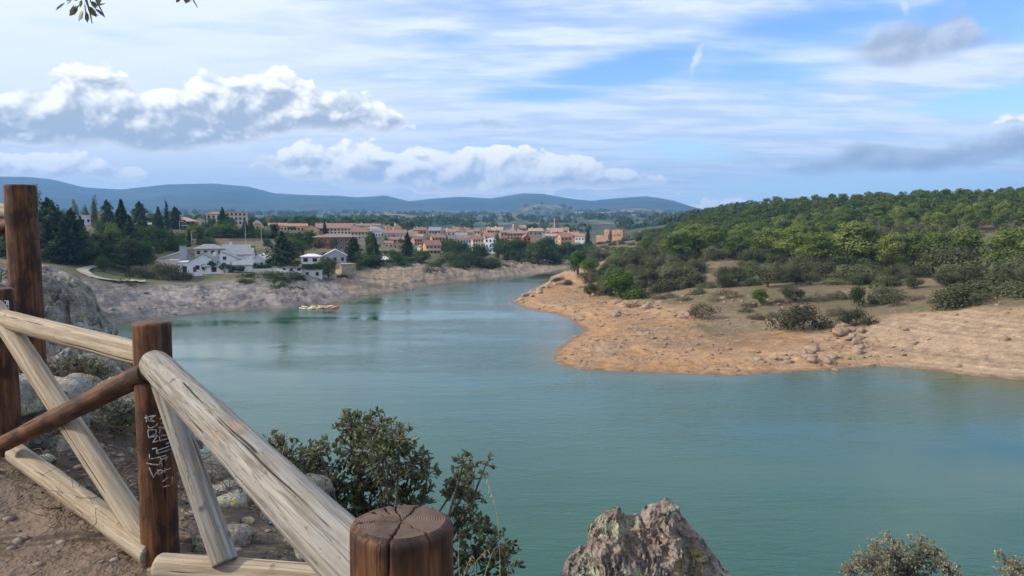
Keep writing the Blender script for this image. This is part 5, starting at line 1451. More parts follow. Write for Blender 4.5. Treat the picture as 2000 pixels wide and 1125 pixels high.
# --- the church with its tower, houses below it
p_ = at(1087.5, 450, 600)
tw = empty('church_tower', p_, -math.atan2(p_.x, p_.y) + R(18))
ht = zpix(427.5, 600) - p_.z; tw_w = 3.1
shell(tw, tw_w, tw_w, ht, ht + 0.6, 'flat', WM['greystone'], RM['brown'], below=8)
for k_ in (-0.7, 0.7):
    link('belfry_window', unit_box(WM['dark']), tw, (k_, 0, ht - 2.0), None, (0.8, 0.12, 1.9))
link('belfry_window', unit_box(WM['dark']), tw, (-tw_w / 2, tw_w / 2, ht - 2.0), None, (0.12, 0.8, 1.9))
link('belfry_window', unit_box(WM['dark']), tw, (0.0, 0, ht - 5.6), None, (0.7, 0.12, 1.3))
tag(tw, 'tall square stone church tower rising over the roofs', 'tower')
house('church_nave', 'broad brown church roof at the foot of the square tower', (1068, 1099), 453, 462, 446, 590, 'gable_x', 0, 'greystone', 'tan', 0, 0, cat='church')
house('house', 'pale house with a wide brown roof below the church', (1066, 1098), 461, 476, 457, 470, 'gable_x', 0, 'pale', 'tan', 2, 5)
house('house', 'salmon house with a tiled slope facing the river', (1092, 1120), 463, 480, 455, 455, 'gable_x', 24, 'salmon', 'terra', 2, 3)
house('house', 'long terracotta roof right of the church', (1100, 1130), 459, 468, 454, 510, 'gable_x', 0, 'salmon', 'terra', 1, 5)
house('house', 'white fronted house left of the blue-green fir', (1122, 1142), 461, 474, 457, 490, 'gable_x', -8, 'white', 'terra', 1, 3)
# --- castle
def castle():
    Y = 520.0; p = at(1200, 480, Y); s = Y / F
    root = empty('castle', p, -math.atan2(p.x, p.y) + R(-22))
    X = lambda px: (px - 1200) * s; Z = lambda py: zpix(py, Y) - p.z
    def blk(nm, l, r, top, y0, y1, base=-4):
        return box_obj(nm, root, WM['castle'], X(l), X(r), y0, y1, base, Z(top))
    blk('tower', 1181, 1192, 448.5, -2.5, 2.5)
    blk('tower', 1197, 1207, 450, -2.0, 2.4)
    blk('tower', 1208, 1220, 449, -3.0, 3.2)
    blk('curtain_wall', 1192.2, 1196.8, 452, 0.4, 2.2)
    blk('curtain_wall', 1207.1, 1207.9, 455, 0.0, 2.0)
    blk('curtain_wall', 1160, 1180.8, 460, 0.5, 2.5)
    blk('plinth_wall', 1198, 1215, 470, -4.0, -2.2)
    for (l, r) in [(1181, 1192), (1197, 1207), (1208, 1220)]:           # battered crown stumps
        n = 3
        for i in range(n):
            a = l + (r - l) * (i + 0.15) / n; b = l + (r - l) * (i + 0.75) / n
            box_obj('merlon', root, WM['castle'], X(a), X(b), -1.6, 1.6, Z(449.5), Z(449.5) + 0.35 + 0.5 * ((i * 7 + int(l)) % 3) / 2)
    for (px, py) in [(1190.5, 463), (1203, 460), (1211, 459), (1215, 459), (1199, 476)]:
        link('arrow_slit', unit_box(WM['dark']), root, (X(px), -3.05 if px > 1207 else -2.5 if px < 1193 else (-4.0 if py > 470 else -2.0), Z(py)), None, (0.7, 0.14, 3.4 if px < 1193 else 1.3))
    tag(root, 'ruined castle with three warm stone towers and a low wall', 'castle')
castle()
house('house', 'stone arch ruin in the trees right of the castle', (1223, 1234), 459, 466, 457, 520, 'flat', 20, 'stone', 'stone', 1, 1, cat='ruin')
house('house', 'beige house in the trees at the foot of the wooded ridge', (1250, 1262), 455, 463, 452, 500, 'gable_x', 0, 'beige', 'tan', 1, 2)
# --- the old town: roof behind roof
_ro = random.Random(21)
for k in range(44):
    px_ = 640 + 480 * (k + _ro.random()) / 44; Yk = _ro.uniform(455, 640)
    w_k = _ro.uniform(14, 30); top = _ro.uniform(441, 452) + (3 if px_ > 980 else 0); ev = top + _ro.uniform(4, 6)
    area = 'behind the red roofs' if px_ < 760 else 'left of the yellow gable' if px_ < 880 else 'around the yellow gable' if px_ < 985 else 'below the two churches'
    rf_ = _ro.choice(['tan', 'brown', 'red', 'tan', 'brown']); wl_ = _ro.choice(['cream', 'beige', 'yellow', 'white', 'stone', 'salmon'])
    house('house', {'cream': 'cream', 'beige': 'beige', 'yellow': 'yellowish', 'white': 'white', 'stone': 'stone', 'salmon': 'salmon'}[wl_] + ' old town house with a ' + {'tan': 'faded tan', 'brown': 'brown', 'red': 'red-brown'}[rf_] + ' roof ' + area, (px_ - w_k / 2, px_ + w_k / 2), ev, ev + _ro.uniform(7, 11), top, Yk, _ro.choice(['gable_x', 'gable_x', 'hip', 'gable_y']), _ro.choice([0, 12, -14, 22]), wl_, rf_, 1, _ro.randint(2, 4), chimney=_ro.randint(0, 2), group='houses of the old town')
# --- scattered far buildings
for (px, py, Y, w_, hh, wl_, lb) in [(890, 434, 1500, 16, 3.5, 'white', 'long white farm shed standing alone in the valley'), (1243, 419, 3300, 10, 6, 'white', 'white farm below the pale hill, right'), (1352, 432, 900, 8, 3, 'stone', 'tiny barn at the foot of the wooded ridge')]:
    house('farm_building', lb, (px - w_ / 2, px + w_ / 2), py - hh * F / Y, py, py - (hh + 1.5) * F / Y, Y, 'gable_x', 0, wl_, 'tan', 0, 0, group='far farm buildings', cat='house')
_rv = random.Random(3)
for k in range(26):
    px = 1118 + 62 * _rv.random(); py = 428 + 6 * _rv.random() + abs(px - 1150) * 0.02; Y = 2550 + 350 * _rv.random()
    x_ = (px - 1000) / F * Y
    p = Vector((x_, Y, gz(x_, Y)))
    root = empty('village_house', p, _rv.uniform(-0.6, 0.6))
    w_ = _rv.uniform(8, 15); h_ = _rv.uniform(5, 8)
    shell(root, w_, 8, h_, h_ + 2, 'gable_x', WM[_rv.choice(['white', 'cream', 'white', 'salmon'])], RM[_rv.choice(['terra', 'red', 'tan'])], below=6)
    tag(root, 'tiny house of the far village below the pale hill', 'house', 'houses of the far village')

# ------------------------------------------------------------------ street lamps, walls, path, kayaks
def lamp(px, top, base, Y, label):
    p = at(px, base, Y); h = zpix(top, Y) - p.z
    root = empty('street_lamp', p)
    v, f = tube([(0, 0, -2), (0, 0, h * 0.5), (0, 0, h)], [0.10, 0.085, 0.06], 8)
    link('pole', np_mesh('pole', v, f, M_LAMP, True), root)
    v, f = tube([(0, 0, h - 0.1), (0.5, 0, h + 0.15), (1.1, 0, h + 0.2)], [0.05, 0.045, 0.04], 6)
    link('arm', np_mesh('arm', v, f, M_LAMP, True), root)
    box_obj('lamp_head', root, M_LAMP, 0.9, 1.6, -0.14, 0.14, h + 0.12, h + 0.26)
    tag(root, label, 'street lamp', 'street lamps of the left slope')
M_LAMP = plain('galvanised_steel', (0.45, 0.45, 0.44), 0.5, 0.5, 0.3)
lamp(375, 452, 484, 262, 'tall grey lamp post behind the white villa')
lamp(352, 433, 470, 300, 'left of two pale lamp posts in front of the pavilion')
lamp(358, 436, 468, 302, 'right of two pale lamp posts in front of the pavilion')
lamp(480, 430, 482, 275, 'tall lamp post among the dark street trees')
lamp(511, 445, 480, 280, 'short lamp post with a white globe by the street trees')

def low_wall(label, pts, h, mat, thick=0.3, name='retaining_wall'):
    """a wall that follows the ground through (px, Y) points"""
    P = [((px - 1000) / F * Y, Y) for px, Y in pts]
    Q = []
    for (a, b) in zip(P[:-1], P[1:]):
        n = max(2, int(math.hypot(b[0] - a[0], b[1] - a[1]) / 2.5))
        Q += [(a[0] + (b[0] - a[0]) * k / n, a[1] + (b[1] - a[1]) * k / n) for k in range(n)]
    Q.append(P[-1])
    zs = ground([q[0] for q in Q], [q[1] for q in Q])
    V = []; Fc = []
    for (x, y), z in zip(Q, zs):
        V += [(x, y, z - 1.0), (x, y, z + h), (x, y + thick, z + h), (x, y + thick, z - 1.0)]
    for i in range(len(Q) - 1):
        o = 4 * i
        Fc += [(o + a, o + b, o + 4 + b, o + 4 + a) for a, b in ((0, 1), (1, 2), (2, 3))]
    Fc += [(0, 3, 2, 1), tuple(len(V) - 4 + k for k in (0, 1, 2, 3))]
    o = link(name, fix(py_mesh(name, V, Fc, mat)))
    tag(o, label, 'wall')
low_wall('grey retaining wall along the upper street behind the villa', [(296, 288), (360, 284), (450, 282), (560, 284)], 0.9, WM['greystone'])
low_wall('low pale wall along the lawn above the tan beach', [(700, 258), (745, 262), (800, 268)], 0.7, WM['stone'])
low_wall('short wall on the sandbank below the white block', [(975, 322), (1012, 326)], 0.8, WM['stone'])
low_wall('white parapet along the top of the bank under the houses', [(492, 212), (540, 213), (590, 213)], 0.9, WM['pale'])

def path():
    """curving pale footpath on the left bank"""
    pts = [(282, 186), (262, 185), (240, 183), (215, 180), (190, 179), (168, 180), (158, 184), (166, 192), (182, 198), (200, 204)]
    P = np.array([((px - 1000) / F * Y, Y) for px, Y in pts])
    t = np.linspace(0, len(P) - 1, 70); Q = np.stack([np.interp(t, range(len(P)), P[:, 0]), np.interp(t, range(len(P)), P[:, 1])], 1)
    for _ in range(4): Q[1:-1] = (Q[:-2] + 2 * Q[1:-1] + Q[2:]) / 4
    T_ = np.gradient(Q, axis=0); T_ /= np.linalg.norm(T_, axis=1)[:, None]; Nn = np.stack([-T_[:, 1], T_[:, 0]], 1)
    rows = [Q + Nn * w for w in (-1.3, -0.45, 0.45, 1.3)]
    G = np.stack(rows, 1); z = ground(G[..., 0].ravel(), G[..., 1].ravel()).reshape(G.shape[:2])
    z = np.maximum(z, z.mean(1, keepdims=True)) + 0.16
    V = np.concatenate([G.reshape(-1, 2), z.reshape(-1, 1)], 1)
    i = np.arange(len(V)).reshape(-1, 4)
    Fq = np.stack([i[:-1, :-1], i[:-1, 1:], i[1:, 1:], i[1:, :-1]], -1).reshape(-1, 4)
    m = stucco('pale_footpath_gravel', (0.36, 0.315, 0.25))
    tag(link('path', np_mesh('path', V, Fq, m, True)), kind='structure')
path()

def kayak_mesh(L, wmid):
    n, k = 26, 10
    V = []; Fc = []
    for i in range(n):
        t = i / (n - 1); u = 2 * t - 1
        hw = wmid * (1 - abs(u) ** 2.4) ** 0.8 + 0.012; rock = 0.20 * abs(u) ** 2.6
        for j in range(k):
            a = 2 * math.pi * j / k
            y = math.cos(a) * hw; z = math.sin(a)
            z = (0.20 + 0.03 * (1 - u * u)) * max(z, 0) ** 0.6 if z >= 0 else 0.16 * z * (1 - 0.3 * u * u)
            if abs(u + 0.02) < 0.30 and z > 0.12: z -= 0.17 * (1 - (abs(u + 0.02) / 0.30) ** 4)      # cockpit
            V.append((u * L / 2, y, z + rock))
    for i in range(n - 1):
        for j in range(k):
            q = (j + 1) % k
            Fc.append((i * k + j, i * k + q, (i + 1) * k + q, (i + 1) * k + j))
    Fc += [tuple(range(k - 1, -1, -1)), tuple((n - 1) * k + j for j in range(k))]
    return V, Fc
KC = {'yellow': plain('yellow_plastic', (0.66, 0.52, 0.16), 0.35, 0.5), 'orange': plain('orange_plastic', (0.66, 0.27, 0.08), 0.35, 0.5), 'white': plain('white_plastic', (0.75, 0.72, 0.62), 0.35, 0.5), 'red': plain('red_plastic', (0.52, 0.16, 0.11), 0.35, 0.5)}
M_SEAT = plain('black_kayak_seat', (0.03, 0.03, 0.03), 0.7)
for (px, py, col_, rz, lb) in [(600, 603.5, 'white', 8, 'white kayak at the left end of the moored cluster'), (603, 600.5, 'yellow', -10, 'yellow kayak nearest the rocks, left'), (616, 602.8, 'yellow', 12, 'yellow kayak in front of the orange ones'), (622, 599.6, 'orange', -6, 'orange kayak in the middle of the cluster'), (630, 601.8, 'orange', 14, 'orange kayak in the front middle of the cluster'),
                               (636, 599.2, 'white', 20, 'pale kayak at the back of the cluster'), (643, 602.4, 'red', -8, 'red kayak at the front right of the cluster'), (648, 600.2, 'orange', 10, 'orange kayak at the right end of the cluster'), (641, 600.4, 'red', 24, 'red kayak lying across the cluster')]:
    p = at_z(px, py, 0.0)
    root = empty('kayak', (p.x, p.y, 0.04), R(rz))
    v, f = kayak_mesh(3.6, 0.38)
    link('hull', fix(py_mesh('hull', v, f, KC[col_], True)), root)
    box_obj('seat', root, M_SEAT, -0.35, 0.1, -0.2, 0.2, 0.08, 0.14)
    tag(root, lb, 'kayak', 'kayaks moored below the rocks')

# ------------------------------------------------------------------ rocks
def icosphere(sub):
    bm = bmesh.new(); bmesh.ops.create_icosphere(bm, subdivisions=sub, radius=1.0)
    v = np.array([q.co[:] for q in bm.verts]); f = np.array([[q.index for q in p.verts] for p in bm.faces]); bm.free()
    return v, f
_ICO = {k: icosphere(k) for k in (1, 2, 3)}
def rock_mat(name, c_dark, c_mid, c_light, lichen=0.0, scale=1.0):
    m, t, b = new_mat(name)
    P = t.vm('SCALE', t.node('ShaderNodeNewGeometry').outputs['Position'], scale)
    n1 = t.noise(P, scale=2.2, detail=5, rough=0.65); n2 = t.noise(P, scale=17, detail=4, rough=0.65); n3 = t.noise(P, scale=70, detail=3, rough=0.6)
    k = t.add(t.add(t.mul(n1, 0.45), t.mul(n2, 0.35)), t.mul(n3, 0.2))
    c = t.ramp(k, [(0.34, c_dark), (0.5, c_mid), (0.64, c_light)])
    pk = t.noise(P, scale=5.5, detail=4, rough=0.6, dist=0.4)
    c = t.mix(t.mapr(pk, 0.52, 0.64, 0, 0.55), c, tuple(q * w for q, w in zip(c_mid, (1.05, 0.84, 0.76))))
    if lichen:
        l1 = t.noise(P, scale=11, detail=5, rough=0.7); l2 = t.noise(P, scale=4.0, detail=3)
        w = t.mul(t.mapr(l1, 0.48, 0.55), t.mapr(l2, 0.40, 0.54))
        c = t.mix(t.mul(w, lichen), c, t.mix(t.mapr(n3, 0.4, 0.6), (0.33, 0.34, 0.22), (0.44, 0.44, 0.30)))
        y1 = t.mul(t.mapr(t.noise(P, scale=9.0, detail=4, rough=0.7), 0.55, 0.61), t.mapr(n1, 0.42, 0.55))
        c = t.mix(t.mul(y1, lichen), c, (0.42, 0.34, 0.10))
        bl = t.mapr(t.noise(P, scale=34, detail=3, rough=0.7), 0.58, 0.64)
        c = t.mix(t.mul(bl, 0.8), c, (0.03, 0.028, 0.025))
    t.put(b.inputs['Base Color'], c); b.inputs['Roughness'].default_value = 0.93; b.inputs['Specular IOR Level'].default_value = 0.2
    t.put(b.inputs['Normal'], t.bump(t.add(t.add(n1, t.mul(n2, 0.55)), t.mul(n3, 0.22)), 1.0, 0.07 / scale))
    return m
M_ROCKF = rock_mat('lichen_gneiss', (0.085, 0.070, 0.060), (0.275, 0.240, 0.215), (0.50, 0.465, 0.425), 0.95)
M_ROCKL = rock_mat('grey_gneiss', (0.085, 0.078, 0.068), (0.27, 0.253, 0.228), (0.50, 0.48, 0.44), 0.45, 0.5)
M_ROCKR = rock_mat('tan_shore_rock', (0.17, 0.115, 0.075), (0.34, 0.25, 0.17), (0.46, 0.36, 0.26), 0.0, 0.25)
M_PEB = rock_mat('mixed_pebbles', (0.12, 0.09, 0.07), (0.27, 0.22, 0.18), (0.46, 0.41, 0.36), 0.0, 2.0)
def rock_shape(seed, sub=2, rough=0.32, flat=0.7):
    v, f = _ICO[sub]; rng = np.random.default_rng(seed); o = rng.uniform(0, 50, 3)
    d = 1 + rough * fbm(v[:, 0] * 1.1 + o[0], v[:, 1] * 1.1 + o[1], v[:, 2] * 1.1 + o[2], oct=3, seed=seed) * 1.6
    w = v * d[:, None]
    for k in range(5):                                   # broken faces
        n = rng.normal(0, 1, 3); n /= np.linalg.norm(n); h = rng.uniform(0.55, 0.85)
        e = w @ n - h; w = w - np.where(e > 0, e * 0.85, 0)[:, None] * n
    w[:, 2] *= flat
    return w, f
BOULD = [np_mesh('boulder', *rock_shape(500 + k, 3, 0.34, 0.75), M_ROCKR) for k in range(5)]

# boulders one can pick out on the shores
_rb = random.Random(12)
def boulder(px, py, Y, size, label, group='boulders of the right shore'):
    x = (px - 1000) / F * Y; z = gz(x, Y)
    o = link('boulder', BOULD[_rb.randrange(5)], None, (x, Y, z + size * 0.12), (_rb.uniform(-0.3, 0.3), _rb.uniform(-0.3, 0.3), _rb.uniform(0, 6.3)), (size * _rb.uniform(0.8, 1.3), size * _rb.uniform(0.8, 1.2), size * _rb.uniform(0.7, 1.1)))
    tag(o, label, 'boulder', group)
boulder(1204, 611, 156, 1.3, 'dark split boulder standing above the small cove')
boulder(1207, 619, 153, 0.9, 'smaller boulder just below the dark split one')
boulder(1180, 575, 190, 1.5, 'pale upright boulder below the young pine')
boulder(1156, 573, 192, 1.0, 'white faced boulder on the point')
boulder(1972, 676, 106, 0.9, 'pinkish boulder on the pale shore near the right edge')
boulder(1648, 640, 124, 0.9, 'boulder at the top of the rock rib')
boulder(1884, 727, 101.5, 0.5, 'flat boulder at the waterline on the right')
for (a, b, n, s0, s1, lb) in [((1008, 590, 190), (1050, 575, 212), 16, 0.5, 1.3, 'rough tan boulder piled on the tip of the point'), ((1050, 572, 214), (1100, 560, 224), 9, 0.5, 1.2, 'dark boulder on the shoulder behind the tip'), ((1170, 590, 176), (1290, 600, 160), 18, 0.4, 1.0, 'broken tan boulder on the slope below the young pines'),
                              ((1220, 620, 152), (1400, 625, 142), 14, 0.3, 0.8, 'scattered boulder at the back of the orange spit'), ((1640, 630, 128), (1690, 690, 112), 16, 0.5, 1.2, 'slab boulder of the rock rib running down to the water'), ((1560, 690, 112), (1640, 712, 105), 18, 0.5, 1.1, 'grey striped boulder of the outcrop at the waterline'), ((1480, 700, 110), (1540, 715, 105), 8, 0.4, 0.8, 'tilted slab beside the waterline outcrop'),
                              ((1420, 575, 158), (1560, 600, 146), 14, 0.3, 0.7, 'stone among the dry scrub above the spit')]:
    for k in range(n):
        t_ = _rb.random(); Yk = a[2] + (b[2] - a[2]) * t_ + _rb.uniform(-4, 4)
        boulder(a[0] + (b[0] - a[0]) * t_ + _rb.uniform(-14, 14), 0, Yk, _rb.uniform(s0, s1), lb)
def scatter_stones(name, label, px_rng, Y_rng, n, size, mat, zone, dmax, seed, parentless=True):
    rng = np.random.default_rng(seed)
    Y = rng.uniform(*Y_rng, n); X = (rng.uniform(*px_rng, n) - 1000) / F * Y
    h, d, zn, r = ground(X, Y, True)
    ok = (d > 0.2) & (d < dmax)
    if zone is not None: ok &= np.isin(zn, zone)
    ok &= (fbm(X * 0.12, Y * 0.12, oct=3, seed=seed) + rng.uniform(-0.4, 0.4, n)) > 0.0
    X, Y, h = X[ok], Y[ok], h[ok]
    shapes = [rock_shape(700 + seed * 10 + k, 1, 0.3, 0.6) for k in range(6)]
    Vs, Fs, o = [], [], 0
    for i in range(len(X)):
        v, f = shapes[int(rng.integers(0, 6))]
        s = size[0] * (size[1] / size[0]) ** rng.uniform(0, 1) ** 1.5
        a = rng.uniform(0, 6.28); c_, s_ = math.cos(a), math.sin(a)
        q = v * s * np.array([rng.uniform(0.8, 1.5), rng.uniform(0.7, 1.1), rng.uniform(0.6, 1.0)])
        q = np.stack([q[:, 0] * c_ - q[:, 1] * s_ + X[i], q[:, 0] * s_ + q[:, 1] * c_ + Y[i], q[:, 2] + h[i] + s * 0.1], 1)
        Vs.append(q); Fs.append(f + o); o += len(q)
    tag(link(name, np_mesh(name, np.concatenate(Vs), np.concatenate(Fs), mat)), label, kind='stuff')
scatter_stones('shore_stones', 'loose stones strewn over the orange shore on the right', (1000, 2040), (100, 215), 5200, (0.10, 0.55), M_ROCKR, [3], 34, 1)
scatter_stones('bank_stones', 'loose grey stones on the rocks of the left bank', (180, 1080), (140, 320), 3200, (0.14, 0.7), M_ROCKL, [1, 2], 22, 2)

# rock that breaks through near the camera: a crest profile swept back and forth
def crag(name, label, profile, Y, depth_front, depth_back, zb, mat, nx=240, ny=120, amp=0.05, fs=3.0, seed=1, cat='rock', strata=0.0):
    px = np.array([p[0] for p in profile], dtype=float); pz = np.array([zpix(p[1], Y) for p in profile])
    xs = (px - 1000) / F * Y
    u = np.linspace(xs[0], xs[-1], nx); v = np.concatenate([np.linspace(-1, 0, ny * 2 // 3)[:-1], np.linspace(0, 1, ny // 3 + 1)])
    U, V = np.meshgrid(u, v)
    warp = fbm(U * fs * 0.5, V * 2.1 + 7, oct=3, seed=seed + 5) * (xs[-1] - xs[0]) * 0.07 * np.minimum(1, np.abs(V) * 3)
    top = np.interp((U + warp).ravel(), xs, pz).reshape(U.shape)
    fall = np.where(V < 0, np.abs(V) ** 1.25, np.abs(V) ** 0.9)
    Z = zb + (top - zb) * (1 - fall)
    Yy = Y + np.where(V < 0, V * depth_front, V * depth_back)
    a = amp
    n1 = fbm(U * fs, Yy * fs, Z * fs, oct=5, seed=seed, ridge=True); n2 = fbm(U * fs * 2.2, Yy * fs * 2.2, Z * fs * 2.2, oct=4, seed=seed + 3)
    sw = (Z * 0.9 + U * 0.35 - 0.2 * Yy + 0.22 * n2 + 0.12 * n1) * strata
    st_ = ((sw - np.floor(sw)) ** 2.5 - 0.35) if strata else 0.0
    n3 = fbm(U * fs * 6, Yy * fs * 6, Z * fs * 6, oct=4, seed=seed + 11, ridge=True)
    dz = a * (n1 * 0.9 + 0.5 * n2 + 0.7 * st_ + 0.30 * n3)
    X = U + a * 0.8 * fbm(U * fs + 30, Yy * fs, Z * fs, oct=4, seed=seed + 8)
    Yy = Yy - a * 1.0 * (n2 + 0.6 * st_ + 0.45 * n3) * np.minimum(1, np.abs(V) * 4 + 0.3)
    Z = Z + dz * np.minimum(1, np.abs(V) * 5 + 0.25)
    i = np.arange(U.size).reshape(U.shape)
    f = np.stack([i[:-1, :-1], i[:-1, 1:], i[1:, 1:], i[1:, :-1]], -1).reshape(-1, 4)
    me = np_mesh(name, np.stack([X.ravel(), Yy.ravel(), Z.ravel()], 1), f, mat, smooth=False)
    tag(link(name, me), label, cat)
crag('rock_crest', 'rough pinkish grey rock with two peaks and yellow lichen in the foreground',
     [(1015, 1900), (1050, 1260), (1085, 1150), (1097, 1122), (1108, 1095), (1125, 1075), (1142, 1067), (1155, 1066), (1163, 1040), (1172, 1020), (1186, 1008), (1200, 995), (1212, 990), (1224, 1000), (1238, 1010), (1256, 1006), (1266, 1010), (1270, 996), (1280, 988), (1294, 984), (1308, 974), (1318, 976), (1330, 990), (1342, 1010), (1365, 1040), (1385, 1062), (1405, 1085), (1430, 1115), (1450, 1150), (1490, 1250), (1530, 1900)],
     2.4, 0.55, 0.5, 17.6, M_ROCKF, 300, 240, 0.040, 7.0, 3, strata=8.0)
crag('rock_outcrop', 'large grey rock outcrop behind the fence on the left',
     [(-480, 900), (-420, 570), (-250, 530), (-100, 522), (-40, 530), (0, 528), (40, 524), (72, 511), (95, 519), (120, 533), (145, 545), (158, 552), (166, 575), (170, 610), (174, 640), (190, 652), (215, 668), (240, 690), (256, 712), (264, 770), (270, 900)],
     14.5, 3.2, 2.5, 15.6, M_ROCKL, 380, 240, 0.36, 1.1, 13, strata=1.9)
crag('rock_step', 'dark rocky step between the fence and the outcrop',
     [(-340, 960), (-300, 690), (-60, 690), (40, 672), (90, 668), (140, 672), (185, 690), (215, 712), (250, 745), (275, 790), (296, 830), (306, 960)],
     8.2, 1.5, 1.2, 17.2, M_ROCKL, 220, 130, 0.13, 1.9, 23, strata=2.5)
# block under the tall post
def footing():
    v, f = rock_shape(61, 3, 0.10, 1.0)
    w = np.clip(v * 1.25, -0.82, 0.82)
    c = at(60, 815, 4.25)
    w = w * np.array([0.36, 0.30, 0.27]) + 0.012 * np.stack([fbm(v[:, 0] * 5, v[:, 1] * 5, v[:, 2] * 5, oct=3, seed=k) for k in (1, 2, 3)], 1)
    me = np_mesh('footing_block', w, f, M_ROCKL)
    o = link('footing_block', me, None, c, (0.05, 0.1, 0.5)); tag(o, 'pale grey concrete block at the foot of the tall post', 'block')
footing()
for (px, py, Y, s, lb) in [(10, 790, 3.95, 0.17, 'white weathered stone left of the concrete block'), (118, 880, 4.1, 0.12, 'pinkish stone at the corner of the concrete block'), (235, 800, 5.4, 0.28, 'pale boulder behind the middle post, left'), (150, 760, 5.6, 0.16, 'small boulder on the brushy slope'), (455, 975, 4.1, 0.13, 'pale flat rock at the cliff edge under the rail'), (430, 950, 4.4, 0.22, 'shadowed rock at the cliff edge under the rail'), (600, 958, 4.0, 0.10, 'tan rock peeping over the weathered rail')]:
    p = at(px, py, Y)
    o = link('rock', np_mesh('rock', *rock_shape(int(px), 3, 0.3, 0.75), M_ROCKF), None, p, (0.2, 0.1, px * 0.1), (s * 1.25, s, s)); tag(o, lb, 'rock')

# ------------------------------------------------------------------ wood
def wood_mat(name, kind):
    m, t, b = new_mat(name)
    P = t.node('ShaderNodeTexCoord').outputs['Object']
    at_ = t.node('ShaderNodeAttribute', attribute_name='col'); crack, knot, _ = t.sep(at_.outputs['Vector'])
    g1 = t.noise(t.mapping(P, scale=(70, 70, 2.2)), scale=1.0, detail=5, rough=0.6, dist=0.25)
    g2 = t.noise(t.mapping(P, scale=(190, 190, 7)), scale=1.0, detail=3, rough=0.6)
    bl = t.noise(t.mapping(P, scale=(9, 9, 4)), scale=1.0, detail=5, rough=0.65)
    dash = t.noise(t.mapping(P, scale=(120, 120, 24)), scale=1.0, detail=2, rough=0.5)
    ck = t.noise(t.mapping(P, scale=(55, 55, 1.1)), scale=1.0, detail=3, rough=0.6)
    fine = t.mapr(t.m('ABSOLUTE', t.sub(ck, 0.5)), 0.0, 0.022)                 # hairline checks along the grain
    if kind == 'weathered':
        c = t.mix(t.mapr(g1, 0.35, 0.65), (0.180, 0.158, 0.126), (0.335, 0.305, 0.258))
        c = t.mix(t.mapr(bl, 0.45, 0.62, 0, 0.75), c, t.mix(g2, (0.19, 0.18, 0.165), (0.33, 0.32, 0.30)))
        c = t.mix(t.mapr(bl, 0.42, 0.30, 0, 0.5), c, (0.37, 0.25, 0.15))
        c = t.mix(t.mapr(dash, 0.67, 0.72, 0, 0.75), c, (0.09, 0.075, 0.06))
        c = t.mix(t.mapr(fine, 0.0, 1.0, 0.55, 0.0), c, (0.12, 0.10, 0.08)); dark = (0.035, 0.028, 0.022); rough = 0.85
    elif kind == 'pale':
        c = t.mix(t.mapr(g1, 0.35, 0.65), (0.26, 0.198, 0.128), (0.42, 0.350, 0.250))
        c = t.mix(t.mapr(bl, 0.50, 0.66, 0, 0.5), c, (0.30, 0.275, 0.23))
        c = t.mix(t.mapr(dash, 0.70, 0.74, 0, 0.7), c, (0.14, 0.10, 0.07))
        c = t.mix(t.mapr(fine, 0.0, 1.0, 0.35, 0.0), c, (0.20, 0.14, 0.09)); dark = (0.07, 0.045, 0.03); rough = 0.75
    else:
        c = t.mix(t.mapr(g1, 0.32, 0.68), (0.070, 0.032, 0.017), (0.185, 0.084, 0.036))
        c = t.mix(t.mapr(bl, 0.44, 0.58, 0, 0.9), c, (0.030, 0.017, 0.012))
        c = t.mix(t.mapr(bl, 0.42, 0.30, 0, 0.6), c, (0.27, 0.105, 0.028))
        c = t.mix(t.mapr(g2, 0.55, 0.75, 0, 0.4), c, (0.05, 0.025, 0.016))
        c = t.mix(t.mapr(fine, 0.0, 1.0, 0.5, 0.0), c, (0.035, 0.018, 0.012)); dark = (0.018, 0.011, 0.008); rough = 0.62
    c = t.mix(t.mapr(knot, 0.15, 0.9, 0, 0.8), c, tuple(q * 2.6 for q in dark))
    c = t.mix(t.mapr(crack, 0.1, 0.7), c, dark)
    t.put(b.inputs['Base Color'], c); b.inputs['Roughness'].default_value = rough; b.inputs['Specular IOR Level'].default_value = 0.25
    hgt = t.add(t.add(t.mul(g1, 0.5), t.mul(g2, 0.25)), t.add(t.mul(bl, 0.5), t.mul(fine, 0.35)))
    t.put(b.inputs['Normal'], t.bump(hgt, 0.8, 0.0035))
    return m
M_WEATH = wood_mat('weathered_grey_timber', 'weathered')
M_PALE = wood_mat('pale_peeled_timber', 'pale')
M_STAIN = wood_mat('red_brown_stained_timber', 'stain')
def end_mat():
    m, t, b = new_mat('sawn_end_grain')
    P = t.node('ShaderNodeTexCoord').outputs['Object']
    x, y, z = t.sep(P)
    q = t.xyz(t.sub(x, 0.010), t.sub(y, -0.004), 0.0)
    wob = t.noise(P, scale=22, detail=3); r = t.add(t.vm('LENGTH', q), t.mul(wob, 0.012))
    ring = t.m('SINE', t.mul(r, 1850.0))
    n = t.noise(P, scale=60, detail=5, rough=0.65); n2 = t.noise(P, scale=16, detail=4)
    c = t.mix(t.mapr(n2, 0.35, 0.65), (0.062, 0.038, 0.028), (0.145, 0.090, 0.064))
    c = t.mix(t.mapr(ring, -0.6, 0.8, 0.0, 0.5), c, (0.17, 0.12, 0.088))
    c = t.mix(t.mapr(n, 0.55, 0.72, 0, 0.6), c, (0.055, 0.034, 0.026))
    at_ = t.node('ShaderNodeAttribute', attribute_name='col'); crack, knot, _ = t.sep(at_.outputs['Vector'])
    c = t.mix(t.mapr(crack, 0.1, 0.7), c, (0.014, 0.009, 0.007))
    t.put(b.inputs['Base Color'], c); b.inputs['Roughness'].default_value = 0.8; b.inputs['Specular IOR Level'].default_value = 0.25
    t.put(b.inputs['Normal'], t.bump(t.add(t.mul(ring, 0.5), t.mul(n, 1.2)), 0.55, 0.0012))
    return m
